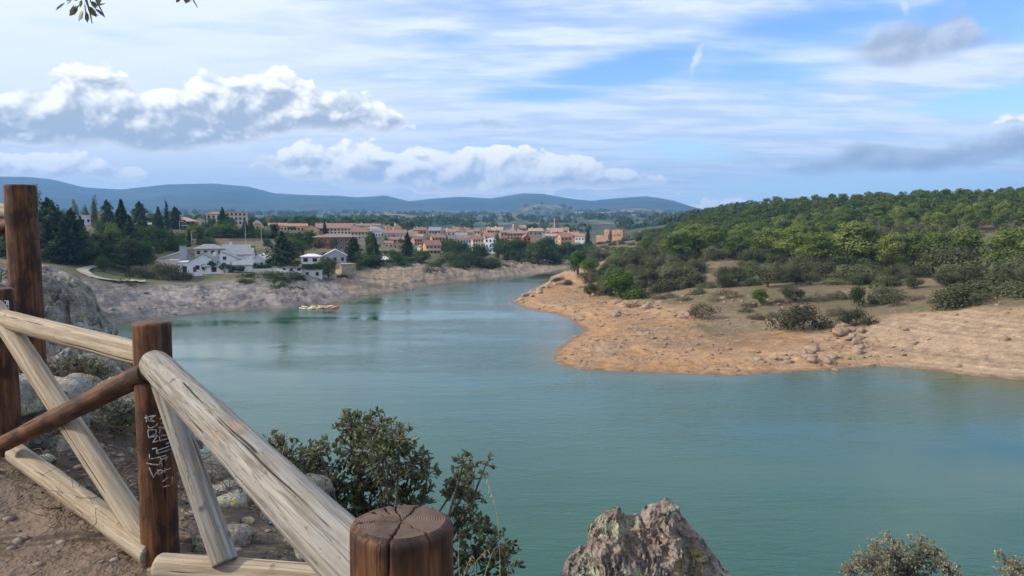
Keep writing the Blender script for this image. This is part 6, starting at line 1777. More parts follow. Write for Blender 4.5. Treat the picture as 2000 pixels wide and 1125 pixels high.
M_END = end_mat()

def log_mesh(name, L, r0, r1, seed, mat, nz=70, ns=48, cracks=4, knots=2, cap_round=0.008, top_rings=14, top_cracks=None, wobble=0.05, grooves=0.004):
    """a round timber along local Z from 0 to L, checked along the grain, with sawn ends"""
    rng = np.random.default_rng(seed)
    rows = []; cm = []; km = []
    zz = np.concatenate([[0.0], np.linspace(0, L - cap_round * 1.2, nz), L - cap_round * np.array([0.75, 0.35, 0.0])])
    th = np.linspace(0, 2 * np.pi, ns, endpoint=False)
    cr = []
    for k in range(cracks):
        a0 = rng.uniform(0, 6.28); z0 = rng.uniform(-0.1, 0.5) * L; z1 = z0 + rng.uniform(0.35, 0.9) * L
        cr.append((a0, z0, z1, rng.uniform(0.6, 1.3), rng.uniform(0, 50)))
    if top_cracks:
        for (a0, dep) in top_cracks: cr.append((a0, L - dep, L + 1, 1.3, rng.uniform(0, 50)))
    kn = [(rng.uniform(0, 6.28), rng.uniform(0.1, 0.9) * L, rng.uniform(0.012, 0.024)) for k in range(knots)]
    for zi, z in enumerate(zz):
        r = r0 + (r1 - r0) * z / L
        rr = r * (1 + wobble * fbm(np.cos(th) * 1.2 + seed, np.sin(th) * 1.2, np.full(ns, z * 2.2 / 0.5), oct=3, seed=seed))
        if z > L - cap_round: rr = rr - cap_round * (1 - math.sqrt(max(0, 1 - ((z - L + cap_round) / cap_round) ** 2))) * 0.9
        if z < cap_round * 0.5: rr = rr - cap_round * 0.4
        c_ = np.zeros(ns); k_ = np.zeros(ns)
        for (a0, za, zb, w, o) in cr:
            if za < z < zb:
                a = a0 + 0.05 * math.sin(z * 2.3 + o) + 0.018 * math.sin(z * 17 + o)
                fade = min(1.0, (z - za) / 0.05, (zb - z) / 0.05)
                d = np.abs((th - a + np.pi) % (2 * np.pi) - np.pi) * r
                wv = 0.55 + 0.45 * math.sin(z * 7.3 + o * 3); g = np.clip(1 - d / (0.0036 * w * wv + 0.0006), 0, 1) * max(fade, 0)
                rr = rr - g * grooves * 1.6; c_ = np.maximum(c_, g)
        for (a, zk, rk) in kn:
            d = np.hypot(((th - a + np.pi) % (2 * np.pi) - np.pi) * r, z - zk)
            g = np.clip(1 - d / rk, 0, 1); rr = rr + 0.004 * g; k_ = np.maximum(k_, g)
        rows.append(np.stack([np.cos(th) * rr, np.sin(th) * rr, np.full(ns, z)], 1)); cm.append(c_); km.append(k_)
    V = [np.concatenate(rows)]; C = [np.stack([np.concatenate(cm), np.concatenate(km), np.zeros(len(zz) * ns)], 1)]
    Fq = []
    for i in range(len(zz) - 1):
        a = i * ns + np.arange(ns); b_ = i * ns + (np.arange(ns) + 1) % ns
        Fq.append(np.stack([a, b_, b_ + ns, a + ns], 1))
    n_side = sum(len(q) for q in Fq)
    base = len(zz) * ns; last = (len(zz) - 1) * ns + np.arange(ns); edge = rows[-1]
    prev = last
    for k in range(1, top_rings + 1):
        s = 1 - k / (top_rings + 0.4)
        P = edge * np.array([s, s, 1]); c_ = np.zeros(ns)
        for (a0, dep, w0) in (top_cracks and [(a, d_, 1.0) for a, d_ in top_cracks] or [(q[0], 0, 1.0) for q in cr]):
            rad = np.hypot(P[:, 0], P[:, 1])
            d = np.abs((th - a0 - 0.03 * math.sin(s * 8 + a0 * 3) + 0.02 * math.sin(s * 23 + a0) + np.pi) % (2 * np.pi) - np.pi) * np.maximum(rad, 0.004)
            g = np.clip(1 - d / (0.0022 * (0.35 + s)), 0, 1) * (1 if s > 0.04 else 0.0)
            c_ = np.maximum(c_, g); P[:, 2] -= g * 0.006
        P[:, 2] += 0.0014 * fbm(P[:, 0] * 60, P[:, 1] * 60, oct=3, seed=seed + 4)
        V.append(P); C.append(np.stack([c_, np.zeros(ns), np.zeros(ns)], 1))
        cur = base + (k - 1) * ns + np.arange(ns)
        Fq.append(np.stack([prev, np.roll(prev, -1), np.roll(cur, -1), cur], 1)); prev = cur
    ctr = base + top_rings * ns
    V.append(np.array([[0, 0, L - 0.003]])); C.append(np.array([[0.8, 0, 0]]))
    Fq.append(np.stack([prev, np.roll(prev, -1), np.full(ns, ctr), np.full(ns, ctr)], 1))
    # far end
    V.append(np.array([[0, 0, 0]])); C.append(np.zeros((1, 3)))
    first = np.arange(ns); Fq.append(np.stack([np.roll(first, -1), first, np.full(ns, ctr + 1), np.full(ns, ctr + 1)], 1))
    V = np.concatenate(V); C = np.concatenate(C); Fq = np.concatenate(Fq)
    me = bpy.data.meshes.new(name)
    me.from_pydata(V.tolist(), [], [tuple(dict.fromkeys(q)) for q in Fq.tolist()])
    a = me.attributes.new('col', 'FLOAT_COLOR', 'POINT'); cc = np.ones((len(V), 4), dtype=np.float32); cc[:, :3] = C; a.data.foreach_set('color', cc.ravel())
    me.materials.append(mat); me.materials.append(M_END if mat is M_STAIN else mat)
    mi = np.zeros(len(Fq), dtype=np.int32); mi[n_side:-ns] = 1
    me.polygons.foreach_set('material_index', mi); me.polygons.foreach_set('use_smooth', np.ones(len(Fq), dtype=bool))
    me.update()
    return me
def log(name, parent, p0, p1, r0, r1, seed, mat, roll=0.0, **kw):
    p0, p1 = Vector(p0), Vector(p1); d = p1 - p0
    me = log_mesh(name, d.length, r0, r1, seed, mat, **kw)
    o = link(name, me, parent)
    o.rotation_mode = 'QUATERNION'
    o.rotation_quaternion = d.to_track_quat('Z', 'Y') @ Matrix.Rotation(roll, 4, 'Z').to_quaternion()
    o.location = p0
    return o

fence = empty('wooden_fence', (0, 0, 0))
tag(fence, 'weathered timber fence with brown posts and crossed braces along the path', 'fence')
p3t = at(785, 1017, 0.99); p2t = at(296, 628, 2.9); pXt = at(-4, 563, 3.85)
def post(parent, top, r, zb, seed, **kw):
    return log('post', parent, (top.x, top.y, zb), (top.x, top.y, top.z), r * 1.02, r, seed, M_STAIN, **kw)
post3 = post(fence, p3t, 0.0685, 18.2, 3, nz=160, ns=220, cracks=3, knots=1, cap_round=0.012, top_rings=34, wobble=0.035, grooves=0.005, roll=0.0,
             top_cracks=[(-1.25, 0.6), (-1.85, 0.5), (-0.55, 0.9), (0.1, 0.05), (1.5, 0.08), (2.3, 0.05), (-0.95, 0.4)])
post2 = post(fence, p2t, 0.0685, 18.3, 4, nz=120, ns=72, cracks=5, knots=2, cap_round=0.012, top_rings=14)
postX = post(fence, pXt, 0.0685, 18.4, 5, nz=90, ns=56, cracks=4, knots=1, cap_round=0.010, top_rings=10)
log('rail', fence, at(296, 697, 2.90), at(-170, 578, 4.55), 0.048, 0.047, 11, M_PALE, nz=140, ns=72, cracks=4, knots=6, wobble=0.07)
log('rail', fence, at(303, 712, 2.84), (-0.165, 1.01, 19.478), 0.0560, 0.0490, 12, M_WEATH, roll=0.4, nz=260, ns=150, cracks=9, knots=5, wobble=0.06, cap_round=0.014)
log('brace', fence, at(8, 866, 3.62), at(290, 726, 2.84), 0.040, 0.043, 13, M_STAIN, nz=100, ns=56, cracks=4, knots=2, wobble=0.06)
log('brace', fence, at(-12, 598, 3.80), at(292, 1062, 2.93), 0.047, 0.049, 14, M_PALE, nz=130, ns=64, cracks=5, knots=3, wobble=0.05)
log('lower_rail', fence, at(30, 884, 3.72), at(300, 1082, 2.86), 0.050, 0.053, 15, M_PALE, nz=120, ns=64, cracks=4, knots=3, wobble=0.06)
log('brace', fence, at(316, 742, 2.86), at(440, 1100, 2.60), 0.043, 0.046, 16, M_WEATH, nz=150, ns=90, cracks=5, knots=4, wobble=0.06)
log('lower_rail', fence, at(770, 1140, 2.46), at(306, 1106, 2.70), 0.048, 0.049, 17, M_PALE, nz=130, ns=80, cracks=4, knots=3, wobble=0.10, cap_round=0.03)
log('post', fence, (at(-172, 578, 4.56).x, at(-172, 578, 4.56).y, 18.4), at(-172, 545, 4.56), 0.070, 0.0685, 6, M_STAIN, nz=60, ns=40, cracks=3, knots=1)
# letters scratched white into the middle post, one under the other
def scratch():
    m, t, b = new_mat('scratched_white_marks'); b.inputs['Base Color'].default_value = (0.62, 0.64, 0.62, 1); b.inputs['Roughness'].default_value = 0.8
    n = t.noise(t.node('ShaderNodeTexCoord').outputs['Object'], scale=160, detail=3)
    t.put(b.inputs['Base Color'], t.mix(t.mapr(n, 0.4, 0.62), (0.62, 0.64, 0.62), (0.26, 0.22, 0.19)))
    Yp = p2t.y; r = 0.0690
    def on(px, py):                                        # photograph pixel -> surface of the post
        q = at(px, py, Yp - 0.04); dx_ = q.x - p2t.x
        dx_ = max(-0.066, min(0.066, dx_))
        return np.array([p2t.x + dx_, Yp - math.sqrt(max(r * r - dx_ * dx_, 1e-6)), q.z])
    S = lambda x, y: (260 + x / 6.25, 780 + y / 6.25)
    strokes = [[(185, 205), (215, 190), (240, 240)], [(205, 165), (210, 250)], [(230, 190), (300, 180)], [(235, 240), (300, 250), (255, 215), (310, 175)], [(340, 230), (372, 215)],
               [(225, 290), (235, 320), (275, 325), (315, 300), (330, 275)], [(355, 290), (380, 280)], [(330, 330), (400, 330)], [(225, 350), (320, 350), (310, 400), (235, 440), (225, 350)], [(345, 400), (350, 345), (400, 345), (400, 395)],
               [(240, 445), (330, 420), (280, 500), (335, 490)], [(345, 430), (350, 490), (425, 480)], [(360, 430), (420, 440)], [(275, 580), (320, 570), (330, 630)], [(320, 565), (320, 640), (440, 620)], [(330, 600), (440, 575)], [(400, 540), (450, 535)],
               [(245, 640), (245, 700), (440, 675)], [(340, 675), (370, 720), (420, 700), (400, 735)], [(205, 750), (350, 780), (360, 720), (375, 800)], [(240, 800), (290, 925), (320, 860)], [(330, 830), (345, 900), (380, 870), (355, 835), (325, 880)], [(385, 860), (440, 852)], [(395, 885), (400, 830)],
               [(380, 990), (425, 950)], [(450, 960), (450, 1050), (385, 1055)]]
    letters = [range(0, 5), range(5, 8), range(8, 10), range(10, 13), range(13, 17), range(17, 19), range(19, 20), range(20, 24), range(24, 26)]
    for ids in letters:
        parts = []
        for k in ids:
            pts = []
            st_ = strokes[k]
            for (a, b_) in zip(st_[:-1], st_[1:]):
                for q in np.linspace(0, 1, 5)[:-1]: pts.append(on(*S(a[0] + (b_[0] - a[0]) * q, a[1] + (b_[1] - a[1]) * q)))
            pts.append(on(*S(*st_[-1])))
            parts.append(tube(pts, list(0.0015 + 0.0011 * np.abs(np.sin(np.arange(len(pts)) * 1.7 + k))), 5))
        V, Fq = merge(parts)
        o = link('scratched_letter', np_mesh('scratched_letter', V, Fq, m, True), fence)
scratch()
def letter_e():
    m = plain('white_paint_mark', (0.72, 0.72, 0.74), 0.7)
    S = lambda x, y: (x / 9.375, 540 + y / 9.375)
    def on(px, py):
        q = at(px, py, pXt.y - 0.05); dx_ = max(-0.066, min(0.0655, q.x - pXt.x)); r = 0.0705
        return np.array([pXt.x + dx_, pXt.y - math.sqrt(max(r * r - dx_ * dx_, 1e-6)), q.z])
    parts = []
    for st_ in [[(60, 450), (180, 470), (175, 545)], [(85, 455), (75, 580), (160, 565)], [(80, 515), (150, 505)], [(0, 500), (60, 490)], [(165, 600), (185, 560), (195, 605)]]:
        pts = [on(*S(a[0] + (b_[0] - a[0]) * q, a[1] + (b_[1] - a[1]) * q)) for a, b_ in zip(st_[:-1], st_[1:]) for q in (0, 0.33, 0.66)] + [on(*S(*st_[-1]))]
        parts.append(tube(pts, [0.0028] * len(pts), 5))
    V, Fq = merge(parts); link('painted_letter', np_mesh('painted_letter', V, Fq, m, True), fence)
letter_e()

upper = empty('upper_fence', (0, 0, 0)); tag(upper, 'tall brown post of the upper fence with rails leaving to the left', 'fence')
p1t = at(39, 361, 4.6)
log('post', upper, (p1t.x, p1t.y, 18.6), p1t, 0.092, 0.086, 21, M_STAIN, nz=120, ns=72, cracks=2, knots=3, cap_round=0.008, top_rings=10, wobble=0.04)
log('rail', upper, at(40, 414, 4.58), at(-260, 396, 5.3), 0.045, 0.045, 22, M_PALE, nz=50, ns=40, cracks=2, knots=1)
log('brace', upper, at(36, 432, 4.60), at(-200, 520, 5.2), 0.045, 0.045, 23, M_STAIN, nz=50, ns=40, cracks=2, knots=1)

log('post', upper, (at(-262, 396, 5.3).x, 5.3, 18.4), at(-262, 350, 5.3), 0.090, 0.086, 24, M_STAIN, nz=60, ns=40, cracks=2, knots=1)

# ------------------------------------------------------------------ foreground plants
def leaf_real(name, c1, c2, c_back, rough=0.45, trans=0.2):
    m, t, b = new_mat(name)
    at_ = t.node('ShaderNodeAttribute', attribute_name='col'); v, h, _ = t.sep(at_.outputs['Vector'])
    bf = t.node('ShaderNodeNewGeometry').outputs['Backfacing']
    c = t.mix(h, c1, c2); c = t.mix(t.mul(bf, 0.7), c, c_back)
    k = t.mapr(v, 0, 1, 0.65, 1.3, False); c = t.mix(1.0, c, t.xyz(k, k, k), 'MULTIPLY')
    t.put(b.inputs['Base Color'], c); b.inputs['Roughness'].default_value = rough; b.inputs['Specular IOR Level'].default_value = 0.35
    tr = t.node('ShaderNodeBsdfTranslucent'); t.put(tr.inputs[0], t.mix(1.0, c, (1.3, 1.5, 0.6), 'MULTIPLY'))
    mx = t.node('ShaderNodeMixShader'); mx.inputs[0].default_value = trans
    o = [n for n in t.n if n.bl_idname == 'ShaderNodeOutputMaterial'][0]
    t.l.new(b.outputs[0], mx.inputs[1]); t.l.new(tr.outputs[0], mx.inputs[2]); t.l.new(mx.outputs[0], o.inputs[0])
    return m
M_OAKL = leaf_real('leathery_oak_leaf', (0.060, 0.078, 0.034), (0.130, 0.130, 0.062), (0.20, 0.21, 0.15))
M_GREYL = leaf_real('grey_green_leaf', (0.190, 0.195, 0.125), (0.300, 0.275, 0.185), (0.32, 0.31, 0.23), 0.7)
M_TWIG = bark_mat('grey_twig_bark', (0.075, 0.060, 0.048), (0.17, 0.145, 0.12))
M_STRAW = plain('dry_straw', (0.42, 0.34, 0.20), 0.8)
M_BRUSH = plain('dead_brown_twig', (0.13, 0.085, 0.055), 0.9)
LEAF = np.array([[0, 0, 0], [0.22, 0.20, 0.05], [0.24, -0.20, 0.05], [0.45, 0, -0.03], [0.62, 0.24, 0.06], [0.62, -0.24, 0.06], [1.0, 0, 0.02]])
LEAF_F = np.array([[0, 3, 1], [0, 2, 3], [1, 3, 4], [3, 2, 5], [3, 6, 4], [3, 5, 6]])
def leaves(P, D, size, rng):
    n = len(P); D = D / (np.linalg.norm(D, axis=1)[:, None] + 1e-9)
    up = rng.normal(0, 0.6, (n, 3)) + np.array([0, 0, 1.0]); s = np.cross(up, D); s /= np.linalg.norm(s, axis=1)[:, None] + 1e-9; u = np.cross(D, s)
    L = size * rng.uniform(0.65, 1.25, n)
    V = P[:, None, :] + L[:, None, None] * (LEAF[None, :, 0:1] * D[:, None, :] + LEAF[None, :, 1:2] * s[:, None, :] + LEAF[None, :, 2:3] * u[:, None, :])
    Fc = LEAF_F[None] + (np.arange(n) * 7)[:, None, None]
    col = np.repeat(np.stack([rng.uniform(0, 1, n), rng.uniform(0, 1, n) ** 1.3, np.zeros(n)], 1), 7, axis=0)
    return V.reshape(-1, 3), Fc.reshape(-1, 3), col
def bush(name, label, root_p, clumps, Y, n_twig, per, leaf, seed, mat, depth=0.28, stem_r=0.02, cat='shrub', twig_r=0.0022):
    """real leaves on real twigs; clumps are (px, py, rx, ry) in the photograph at depth Y"""
    rng = np.random.default_rng(seed); root_p = np.array(root_p, dtype=float)
    tubes = []; LP = []; LD = []
    w = np.array([c[2] * c[3] for c in clumps], dtype=float); w /= w.sum()
    hubs = []
    for c in clumps:
        q = np.array(at(c[0], c[1], Y + rng.uniform(-depth, depth))); hubs.append(q)
        mid = root_p + (q - root_p) * 0.5 + rng.normal(0, 0.05, 3)
        tubes.append(tube([root_p, root_p + (mid - root_p) * 0.5 + rng.normal(0, 0.015, 3), mid, mid + (q - mid) * 0.5 + rng.normal(0, 0.02, 3), q], [stem_r, stem_r * 0.75, stem_r * 0.5, stem_r * 0.35, stem_r * 0.22], 6))
    for k in range(n_twig):
        i = rng.choice(len(clumps), p=w); c = clumps[i]; s = Y / F
        u = rand_unit(rng, 1)[0] * rng.uniform(0.35, 1.0) ** 0.6
        e = hubs[i] + u * np.array([c[2] * s, depth * 0.7, c[3] * s]) * 1.05
        m_ = (hubs[i] + e) / 2 + rng.normal(0, 0.012, 3)
        tubes.append(tube([hubs[i], m_, e], [twig_r * 1.8, twig_r, twig_r * 0.5], 4))
        dirn = e - m_; dirn /= np.linalg.norm(dirn) + 1e-9
        npr = int(rng.integers(max(2, per - 3), per + 4))
        t_ = rng.uniform(0.35, 1.0, npr)
        base = m_ + (e - m_) * t_[:, None]
        LP.append(base); LD.append(dirn * 0.6 + rand_unit(rng, npr) * 0.9 + np.array([0, 0, 0.25]))
    V, Fc, col = leaves(np.concatenate(LP), np.concatenate(LD), leaf, rng)
    root = empty(name, root_p)
    tv, tf = merge(tubes)
    link('branches', np_mesh('branches', tv - root_p, tf, M_TWIG, True), root)
    o = link('leaves', np_mesh('leaves', V - root_p, Fc, mat, False, col), root); o['kind'] = 'stuff'
    tag(root, label, cat)
bush('holm_oak_bush', 'leafy holm oak bush growing over the cliff edge behind the near post', at(735, 1230, 4.3),
     [(690, 832, 40, 38), (735, 838, 48, 40), (780, 858, 42, 36), (690, 880, 48, 42), (745, 892, 55, 46), (805, 905, 44, 40), (700, 935, 55, 46), (765, 945, 55, 46), (835, 930, 30, 30), (655, 965, 44, 40), (720, 990, 58, 46), (800, 985, 48, 40), (560, 888, 50, 30), (598, 905, 52, 40), (625, 880, 32, 28), (535, 868, 34, 18), (560, 920, 46, 30), (620, 935, 40, 36), (600, 975, 40, 34), (640, 1015, 48, 46), (700, 1050, 60, 46), (585, 940, 36, 26),
      (905, 905, 26, 22), (890, 950, 30, 32), (925, 935, 30, 24), (950, 904, 22, 9), (915, 985, 36, 32), (895, 1030, 38, 44), (935, 1020, 34, 30), (965, 1065, 38, 32), (990, 1095, 32, 26), (930, 1090, 48, 40)],
     4.3, 1350, 8, 0.033, 41, M_OAKL, 0.30, 0.022)
bush('grey_bush', 'pale grey-green bush at the bottom right of the picture', at(1755, 1250, 4.2),
     [(1750, 1085, 60, 28), (1700, 1095, 42, 24), (1810, 1085, 42, 26), (1665, 1115, 30, 20), (1850, 1110, 28, 22), (1760, 1120, 80, 26), (1745, 1058, 18, 14), (1798, 1055, 22, 14), (1710, 1068, 14, 12), (1760, 1150, 90, 30)],
     4.2, 900, 10, 0.016, 42, M_GREYL, 0.22, 0.010, twig_r=0.0014)
bush('grey_bush', 'sprig of grey bush cut by the bottom right corner of the picture', at(1990, 1230, 4.0),
     [(1962, 1092, 10, 14), (1985, 1108, 18, 12), (2005, 1110, 30, 18), (1975, 1125, 22, 12), (2000, 1150, 40, 24)], 4.0, 260, 10, 0.016, 43, M_GREYL, 0.15, 0.008, twig_r=0.0014)

# holm oak beside the viewpoint: its limb reaches over the fence and two sprays hang into the picture
def overhang():
    base = Vector((-3.4, -2.6, gz(-3.4, -2.6) - 0.2)); root = empty('holm_oak', base); rp = np.array(base)
    rng = np.random.default_rng(5); rr = random.Random(8); Yb = 2.1
    fork = np.array([-3.1, -2.2, 21.2]); tip = np.array(at(300, -150, 2.15))
    v, f = tube(np.array([np.array(base), [-3.45, -2.5, 19.6], fork, [-3.3, -2.0, 22.6], [-3.7, -2.4, 24.0]]) - rp, [0.17, 0.15, 0.12, 0.08, 0.04], 12); link('trunk', np_mesh('trunk', v, f, M_TWIG, True), root)
    limb = np.array([fork, [-2.5, -1.0, 21.75], [-1.8, 0.6, 21.55], np.array(at(120, -200, 1.9)), tip])
    v, f = tube(limb - rp, [0.07, 0.05, 0.035, 0.018, 0.006], 8); link('limb', np_mesh('limb', v, f, M_TWIG, True), root)
    def strand(pts, r0=0.006):
        P = np.array([np.array(q) for q in pts]) - rp
        v, f = tube(P, list(np.linspace(r0, 0.0012, len(P))), 6); link('twig', np_mesh('twig', v, f, M_TWIG, True), root)
    def leaf(p, d, size):
        V, Fc, col = leaves(np.array([np.array(p)]), np.array([d], dtype=float), size, rng)
        link('leaf', np_mesh('leaf', V - rp, Fc, M_OAKL, True, col), root)
    j1 = limb[3] + (limb[4] - limb[3]) * 0.25; j2 = limb[4]
    strand([j1, at(172, -60, Yb), at(168, 0, Yb), at(175, 20, Yb), at(180, 46, Yb)]); strand([at(171, -40, Yb), at(190, 6, Yb), at(198, 20, Yb), at(204, 32, Yb)], 0.003); strand([at(169, -20, Yb), at(150, -4, Yb), at(130, 2, Yb)], 0.003)
    strand([j2, at(350, -70, Yb), at(366, -30, Yb), at(374, -6, Yb), at(386, 15, Yb)])
    for (px, py, dx_, dz_) in [(140, 2, -0.9, -0.3), (128, 5, -0.8, -0.5), (152, 12, -0.6, -0.9), (146, 8, -0.4, -0.8), (160, 18, -0.3, -1), (168, 20, 0.2, -1), (172, 12, 0.5, -0.8), (180, 20, 0.8, -0.6), (186, 12, 0.9, 0.1), (150, 2, -0.5, 0.3), (165, 5, 0.2, -0.9), (176, 4, 0.6, -0.6), (158, 8, -0.6, -0.5), (185, 16, 0.7, -0.7), (170, 24, -0.1, -1), (190, 8, 0.3, 0.9), (160, 0, -0.3, -0.9), (181, 2, 0.5, -0.9), (135, -4, -0.8, 0.1), (175, -4, 0.2, -0.8)]:
        leaf(at(px, py, Yb + rr.uniform(-0.05, 0.05)), (dx_, rr.uniform(-0.5, 0.5), dz_), 0.030)
    for (px, py, a, b_) in [(352, -8, -0.6, -0.9), (360, -6, 0.1, -1), (366, -8, 0.4, -0.9), (372, -8, -0.4, -0.8)]:
        leaf(at(px, py, Yb), (a, rr.uniform(-0.4, 0.4), b_), 0.024)
    # the crown itself, above and behind the viewpoint
    LP = []; LD = []; tb = []
    for c, rad, n in [((-3.6, -2.4, 24.0), 1.3, 120), ((-3.0, -1.9, 23.2), 0.9, 80), ((-4.4, -2.9, 23.4), 1.0, 90), ((-2.5, -1.1, 22.2), 0.45, 30), ((-2.0, 0.1, 22.0), 0.35, 22), ((-1.7, 1.0, 21.9), 0.25, 12)]:
        c = np.array(c); hub = fork if rad > 0.6 else limb[1]
        tb.append(tube([hub, (hub + c) / 2 + rng.normal(0, 0.05, 3), c], [0.04, 0.025, 0.012], 6))
        for k in range(n):
            e = c + rand_unit(rng, 1)[0] * rad * rng.uniform(0.4, 1) ** 0.5
            tb.append(tube([c, (c + e) / 2 + rng.normal(0, 0.03, 3), e], [0.006, 0.004, 0.0015], 4))
            m = 9; LP.append(c + (e - c) * rng.uniform(0.5, 1, m)[:, None] + rng.normal(0, 0.03, (m, 3))); LD.append(rand_unit(rng, m) + (e - c) / rad)
    v, f = merge(tb); link('branches', np_mesh('branches', v - rp, f, M_TWIG, True), root)
    V, Fc, col = leaves(np.concatenate(LP), np.concatenate(LD), 0.04, rng)
    o = link('leaves', np_mesh('leaves', V - rp, Fc, M_OAKL, False, col), root); o['kind'] = 'stuff'
    tag(root, 'oak leaf sprays hanging into the sky at the upper left', 'tree')
overhang()

# dry grass with oat heads at the cliff edge
def dry_grass(label, stalks, Y, seed):
    rng = np.random.default_rng(seed)
    b0 = at(*stalks[0][0], Y); root = empty('dry_grass', b0); rp = np.array(b0)
    for pts in stalks:
        P = np.array([np.array(at(px, py, Y + 0.02 * k)) for k, (px, py) in enumerate(pts)]) - rp
        t_ = np.linspace(0, 1, 14); Q = np.stack([np.interp(t_, np.linspace(0, 1, len(P)), P[:, k]) for k in range(3)], 1)
        for _ in range(2): Q[1:-1] = (Q[:-2] + 2 * Q[1:-1] + Q[2:]) / 4
        v, f = tube(Q, list(np.linspace(0.0022, 0.0008, len(Q))), 5); st_ = link('stalk', np_mesh('stalk', v, f, M_STRAW, True), root)
        hv = []
        for k in range(9):
            p = Q[-1] + (Q[-4] - Q[-1]) * k / 8 + rng.normal(0, 0.004, 3)
            d = np.array([rng.normal(0, 0.6), rng.normal(0, 0.5), -0.8]); d /= np.linalg.norm(d)
            hv.append(tube([p, p + d * 0.009, p + d * 0.022], [0.0008, 0.0022, 0.0003], 5))
        V, Fq = merge(hv); link('seed_head', np_mesh('seed_head', V, Fq, M_STRAW, True), st_)
    tag(root, label, 'grass')
dry_grass('tall dry grass stalks with pale seed heads right of the near post', [[(978, 1180), (976, 1080), (970, 990), (952, 935)], [(930, 1180), (960, 1080), (985, 1050)], [(900, 1180), (895, 1080), (898, 1030)], [(1000, 1180), (990, 1110), (1012, 1088)], [(940, 1180), (925, 1100), (955, 1072)], [(910, 1180), (905, 1120), (922, 1085)]], 3.4, 51)
dry_grass('thin dry stem above the weathered rail', [[(545, 960), (548, 900), (556, 868), (562, 842)]], 4.2, 52)

# ------------------------------------------------------------------ litter on the ground
def litter():
    rng = np.random.default_rng(31)
    n = 9000
    Y = rng.uniform(1.7, 8.5, n); X = rng.uniform(-6.5, 0.6, n)
    ok = X > -0.8 * Y; X, Y = X[ok], Y[ok]
    h, d, zn, r = ground(X, Y, True)
    shapes = [rock_shape(900 + k, 1, 0.3, 0.6) for k in range(5)]
    Vs, Fs, o = [], [], 0
    for i in range(len(X)):
        v, f = shapes[i % 5]; s = 0.003 * 8 ** (rng.uniform(0, 1) ** 2.6) * (1.0 + 0.14 * Y[i]); a = rng.uniform(0, 6.28); c_, s_ = math.cos(a), math.sin(a)
        q = v * s * np.array([rng.uniform(0.9, 1.5), 1, rng.uniform(0.5, 1)])
        Vs.append(np.stack([q[:, 0] * c_ - q[:, 1] * s_ + X[i], q[:, 0] * s_ + q[:, 1] * c_ + Y[i], q[:, 2] + h[i]], 1)); Fs.append(f + o); o += len(q)
    tag(link('pebbles', np_mesh('pebbles', np.concatenate(Vs), np.concatenate(Fs), M_PEB)), 'pebbles and grit on the path and cliff edge', kind='stuff')
    n = 5200
    Y = rng.uniform(2.2, 8.5, n); X = rng.uniform(-6.5, 0.4, n); ok = (X > -0.8 * Y) & (rng.uniform(0, 1, n) < sstep(-0.6, 0.5, (Y - 3.0) + 0.62 * (X + 1.4)) + 0.12); X, Y = X[ok], Y[ok]
    h = ground(X, Y)
    P = np.stack([X, Y, h + 0.008], 1); D = rng.normal(0, 1, (len(X), 3)) * np.array([1, 1, 0.15])
    V, Fc, col = leaves(P, D, 0.032, rng)
    m = leaf_real('dead_leaves', (0.13, 0.085, 0.05), (0.34, 0.29, 0.22), (0.30, 0.26, 0.2), 0.8, 0.05)
    tag(link('leaf_litter', np_mesh('leaf_litter', V, Fc, m, False, col)), 'dead brown leaves lying behind the fence', kind='stuff')
litter()
def rubble():
    rng = np.random.default_rng(33)
    n = 900
    Y = rng.uniform(3.0, 9.5, n); X = rng.uniform(-7.0, -0.3, n)
    ok = (X > -0.78 * Y) & ((Y - 3.0) + 0.62 * (X + 1.4) > 0.15); X, Y = X[ok], Y[ok]
    h = ground(X, Y); shapes = [rock_shape(950 + k, 2, 0.34, 0.65) for k in range(6)]; Vs, Fs, o = [], [], 0
    for i in range(len(X)):
        v, f = shapes[i % 6]; s = 0.018 * 6 ** (rng.uniform(0, 1) ** 1.8); a = rng.uniform(0, 6.28); c_, s_ = math.cos(a), math.sin(a)
        q = v * s * np.array([rng.uniform(0.9, 1.6), 1, rng.uniform(0.6, 1)])
        Vs.append(np.stack([q[:, 0] * c_ - q[:, 1] * s_ + X[i], q[:, 0] * s_ + q[:, 1] * c_ + Y[i], q[:, 2] + h[i] + s * 0.15], 1)); Fs.append(f + o); o += len(q)
    tag(link('rubble', np_mesh('rubble', np.concatenate(Vs), np.concatenate(Fs), M_ROCKF)), 'pale broken stones on the slope behind the fence', kind='stuff')
rubble()
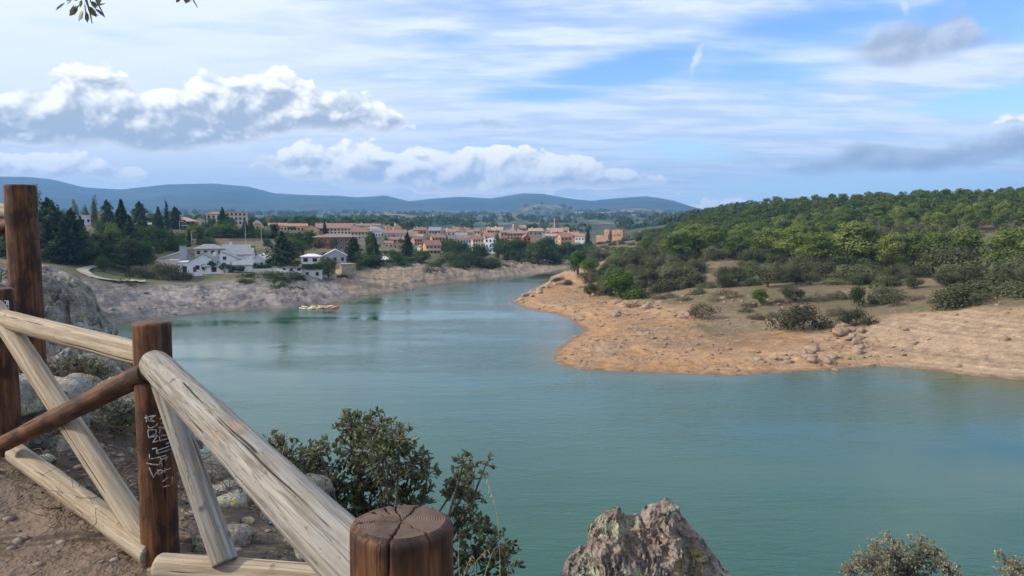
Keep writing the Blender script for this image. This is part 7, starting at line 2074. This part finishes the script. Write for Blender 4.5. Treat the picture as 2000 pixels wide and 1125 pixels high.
def brush(label, centre, size, n, seed, mat=M_BRUSH, L=0.35, r=0.0022):
    rng = np.random.default_rng(seed); c = np.array(centre); parts = []
    PP = c + rng.normal(0, 1, (n, 3)) * np.array(size) * 0.5
    PP[:, 2] = ground(PP[:, 0], PP[:, 1]) + np.abs(rng.normal(0, size[2] * 0.5, n))
    for k in range(n):
        p = PP[k]
        d = rand_unit(rng, 1)[0] * np.array([1, 1, 0.55]); q = [p]
        for s in range(4):
            d = d + rng.normal(0, 0.45, 3); d /= np.linalg.norm(d); q.append(q[-1] + d * L / 4 * rng.uniform(0.6, 1.3))
        parts.append(tube(q, list(np.linspace(r, r * 0.4, 5)), 4))
    V, Fq = merge(parts)
    root = empty('dry_brush', c)
    o = link('twigs', np_mesh('twigs', V - c, Fq, mat, True), root); o['kind'] = 'stuff'
    tag(root, label, 'brush')
brush('tangle of dead brown twigs behind the crossed braces', at(205, 850, 4.9), (1.1, 0.9, 0.25), 420, 61)
brush('dead brushwood on the slope below the rock step', at(170, 730, 6.6), (1.5, 1.2, 0.2), 420, 62, L=0.45)
bush('scrub_bush', 'dark low scrub behind the crossed braces of the fence', at(215, 930, 4.9), [(160, 800, 30, 22), (200, 790, 36, 26), (240, 810, 36, 30), (215, 840, 44, 30), (180, 860, 36, 26), (250, 860, 30, 30), (225, 890, 40, 26)], 4.9, 420, 8, 0.022, 44, M_OAKL, 0.3, 0.010, twig_r=0.0016)
bush('scrub_bush', 'olive scrub on the slope between fence and outcrop', at(150, 800, 6.4), [(110, 720, 30, 18), (150, 712, 34, 18), (190, 728, 34, 20), (160, 745, 44, 20), (225, 750, 30, 18)], 6.4, 380, 8, 0.026, 45, M_OAKL, 0.3, 0.010, twig_r=0.0018)
bush('scrub_bush', 'dark scrub at the cliff edge under the weathered rail', at(500, 1090, 4.3), [(430, 1000, 34, 22), (470, 1010, 34, 24), (510, 1030, 36, 24), (550, 1050, 34, 22), (400, 985, 24, 18)], 4.3, 320, 8, 0.022, 46, M_OAKL, 0.2, 0.008, twig_r=0.0016)
brush('dark dead brush at the cliff edge under the weathered rail', at(430, 1010, 3.9), (0.7, 0.5, 0.12), 260, 63)
brush('yellowing grass tuft beside the lower rail', at(205, 1052, 3.3), (0.22, 0.2, 0.10), 130, 64, LM['dry'], 0.16, 0.0016)
def scrap():
    p = at(534, 1078, 3.35)
    v, f = rock_shape(77, 2, 0.5, 0.35)
    m = plain('blue_plastic', (0.05, 0.18, 0.62), 0.4)
    z = gz(p.x, p.y)
    o = link('plastic_scrap', np_mesh('plastic_scrap', v * 0.018, f, m), None, (p.x, p.y, z + 0.012)); tag(o, 'small blue plastic scrap on the ground under the rail', 'litter')
scrap()
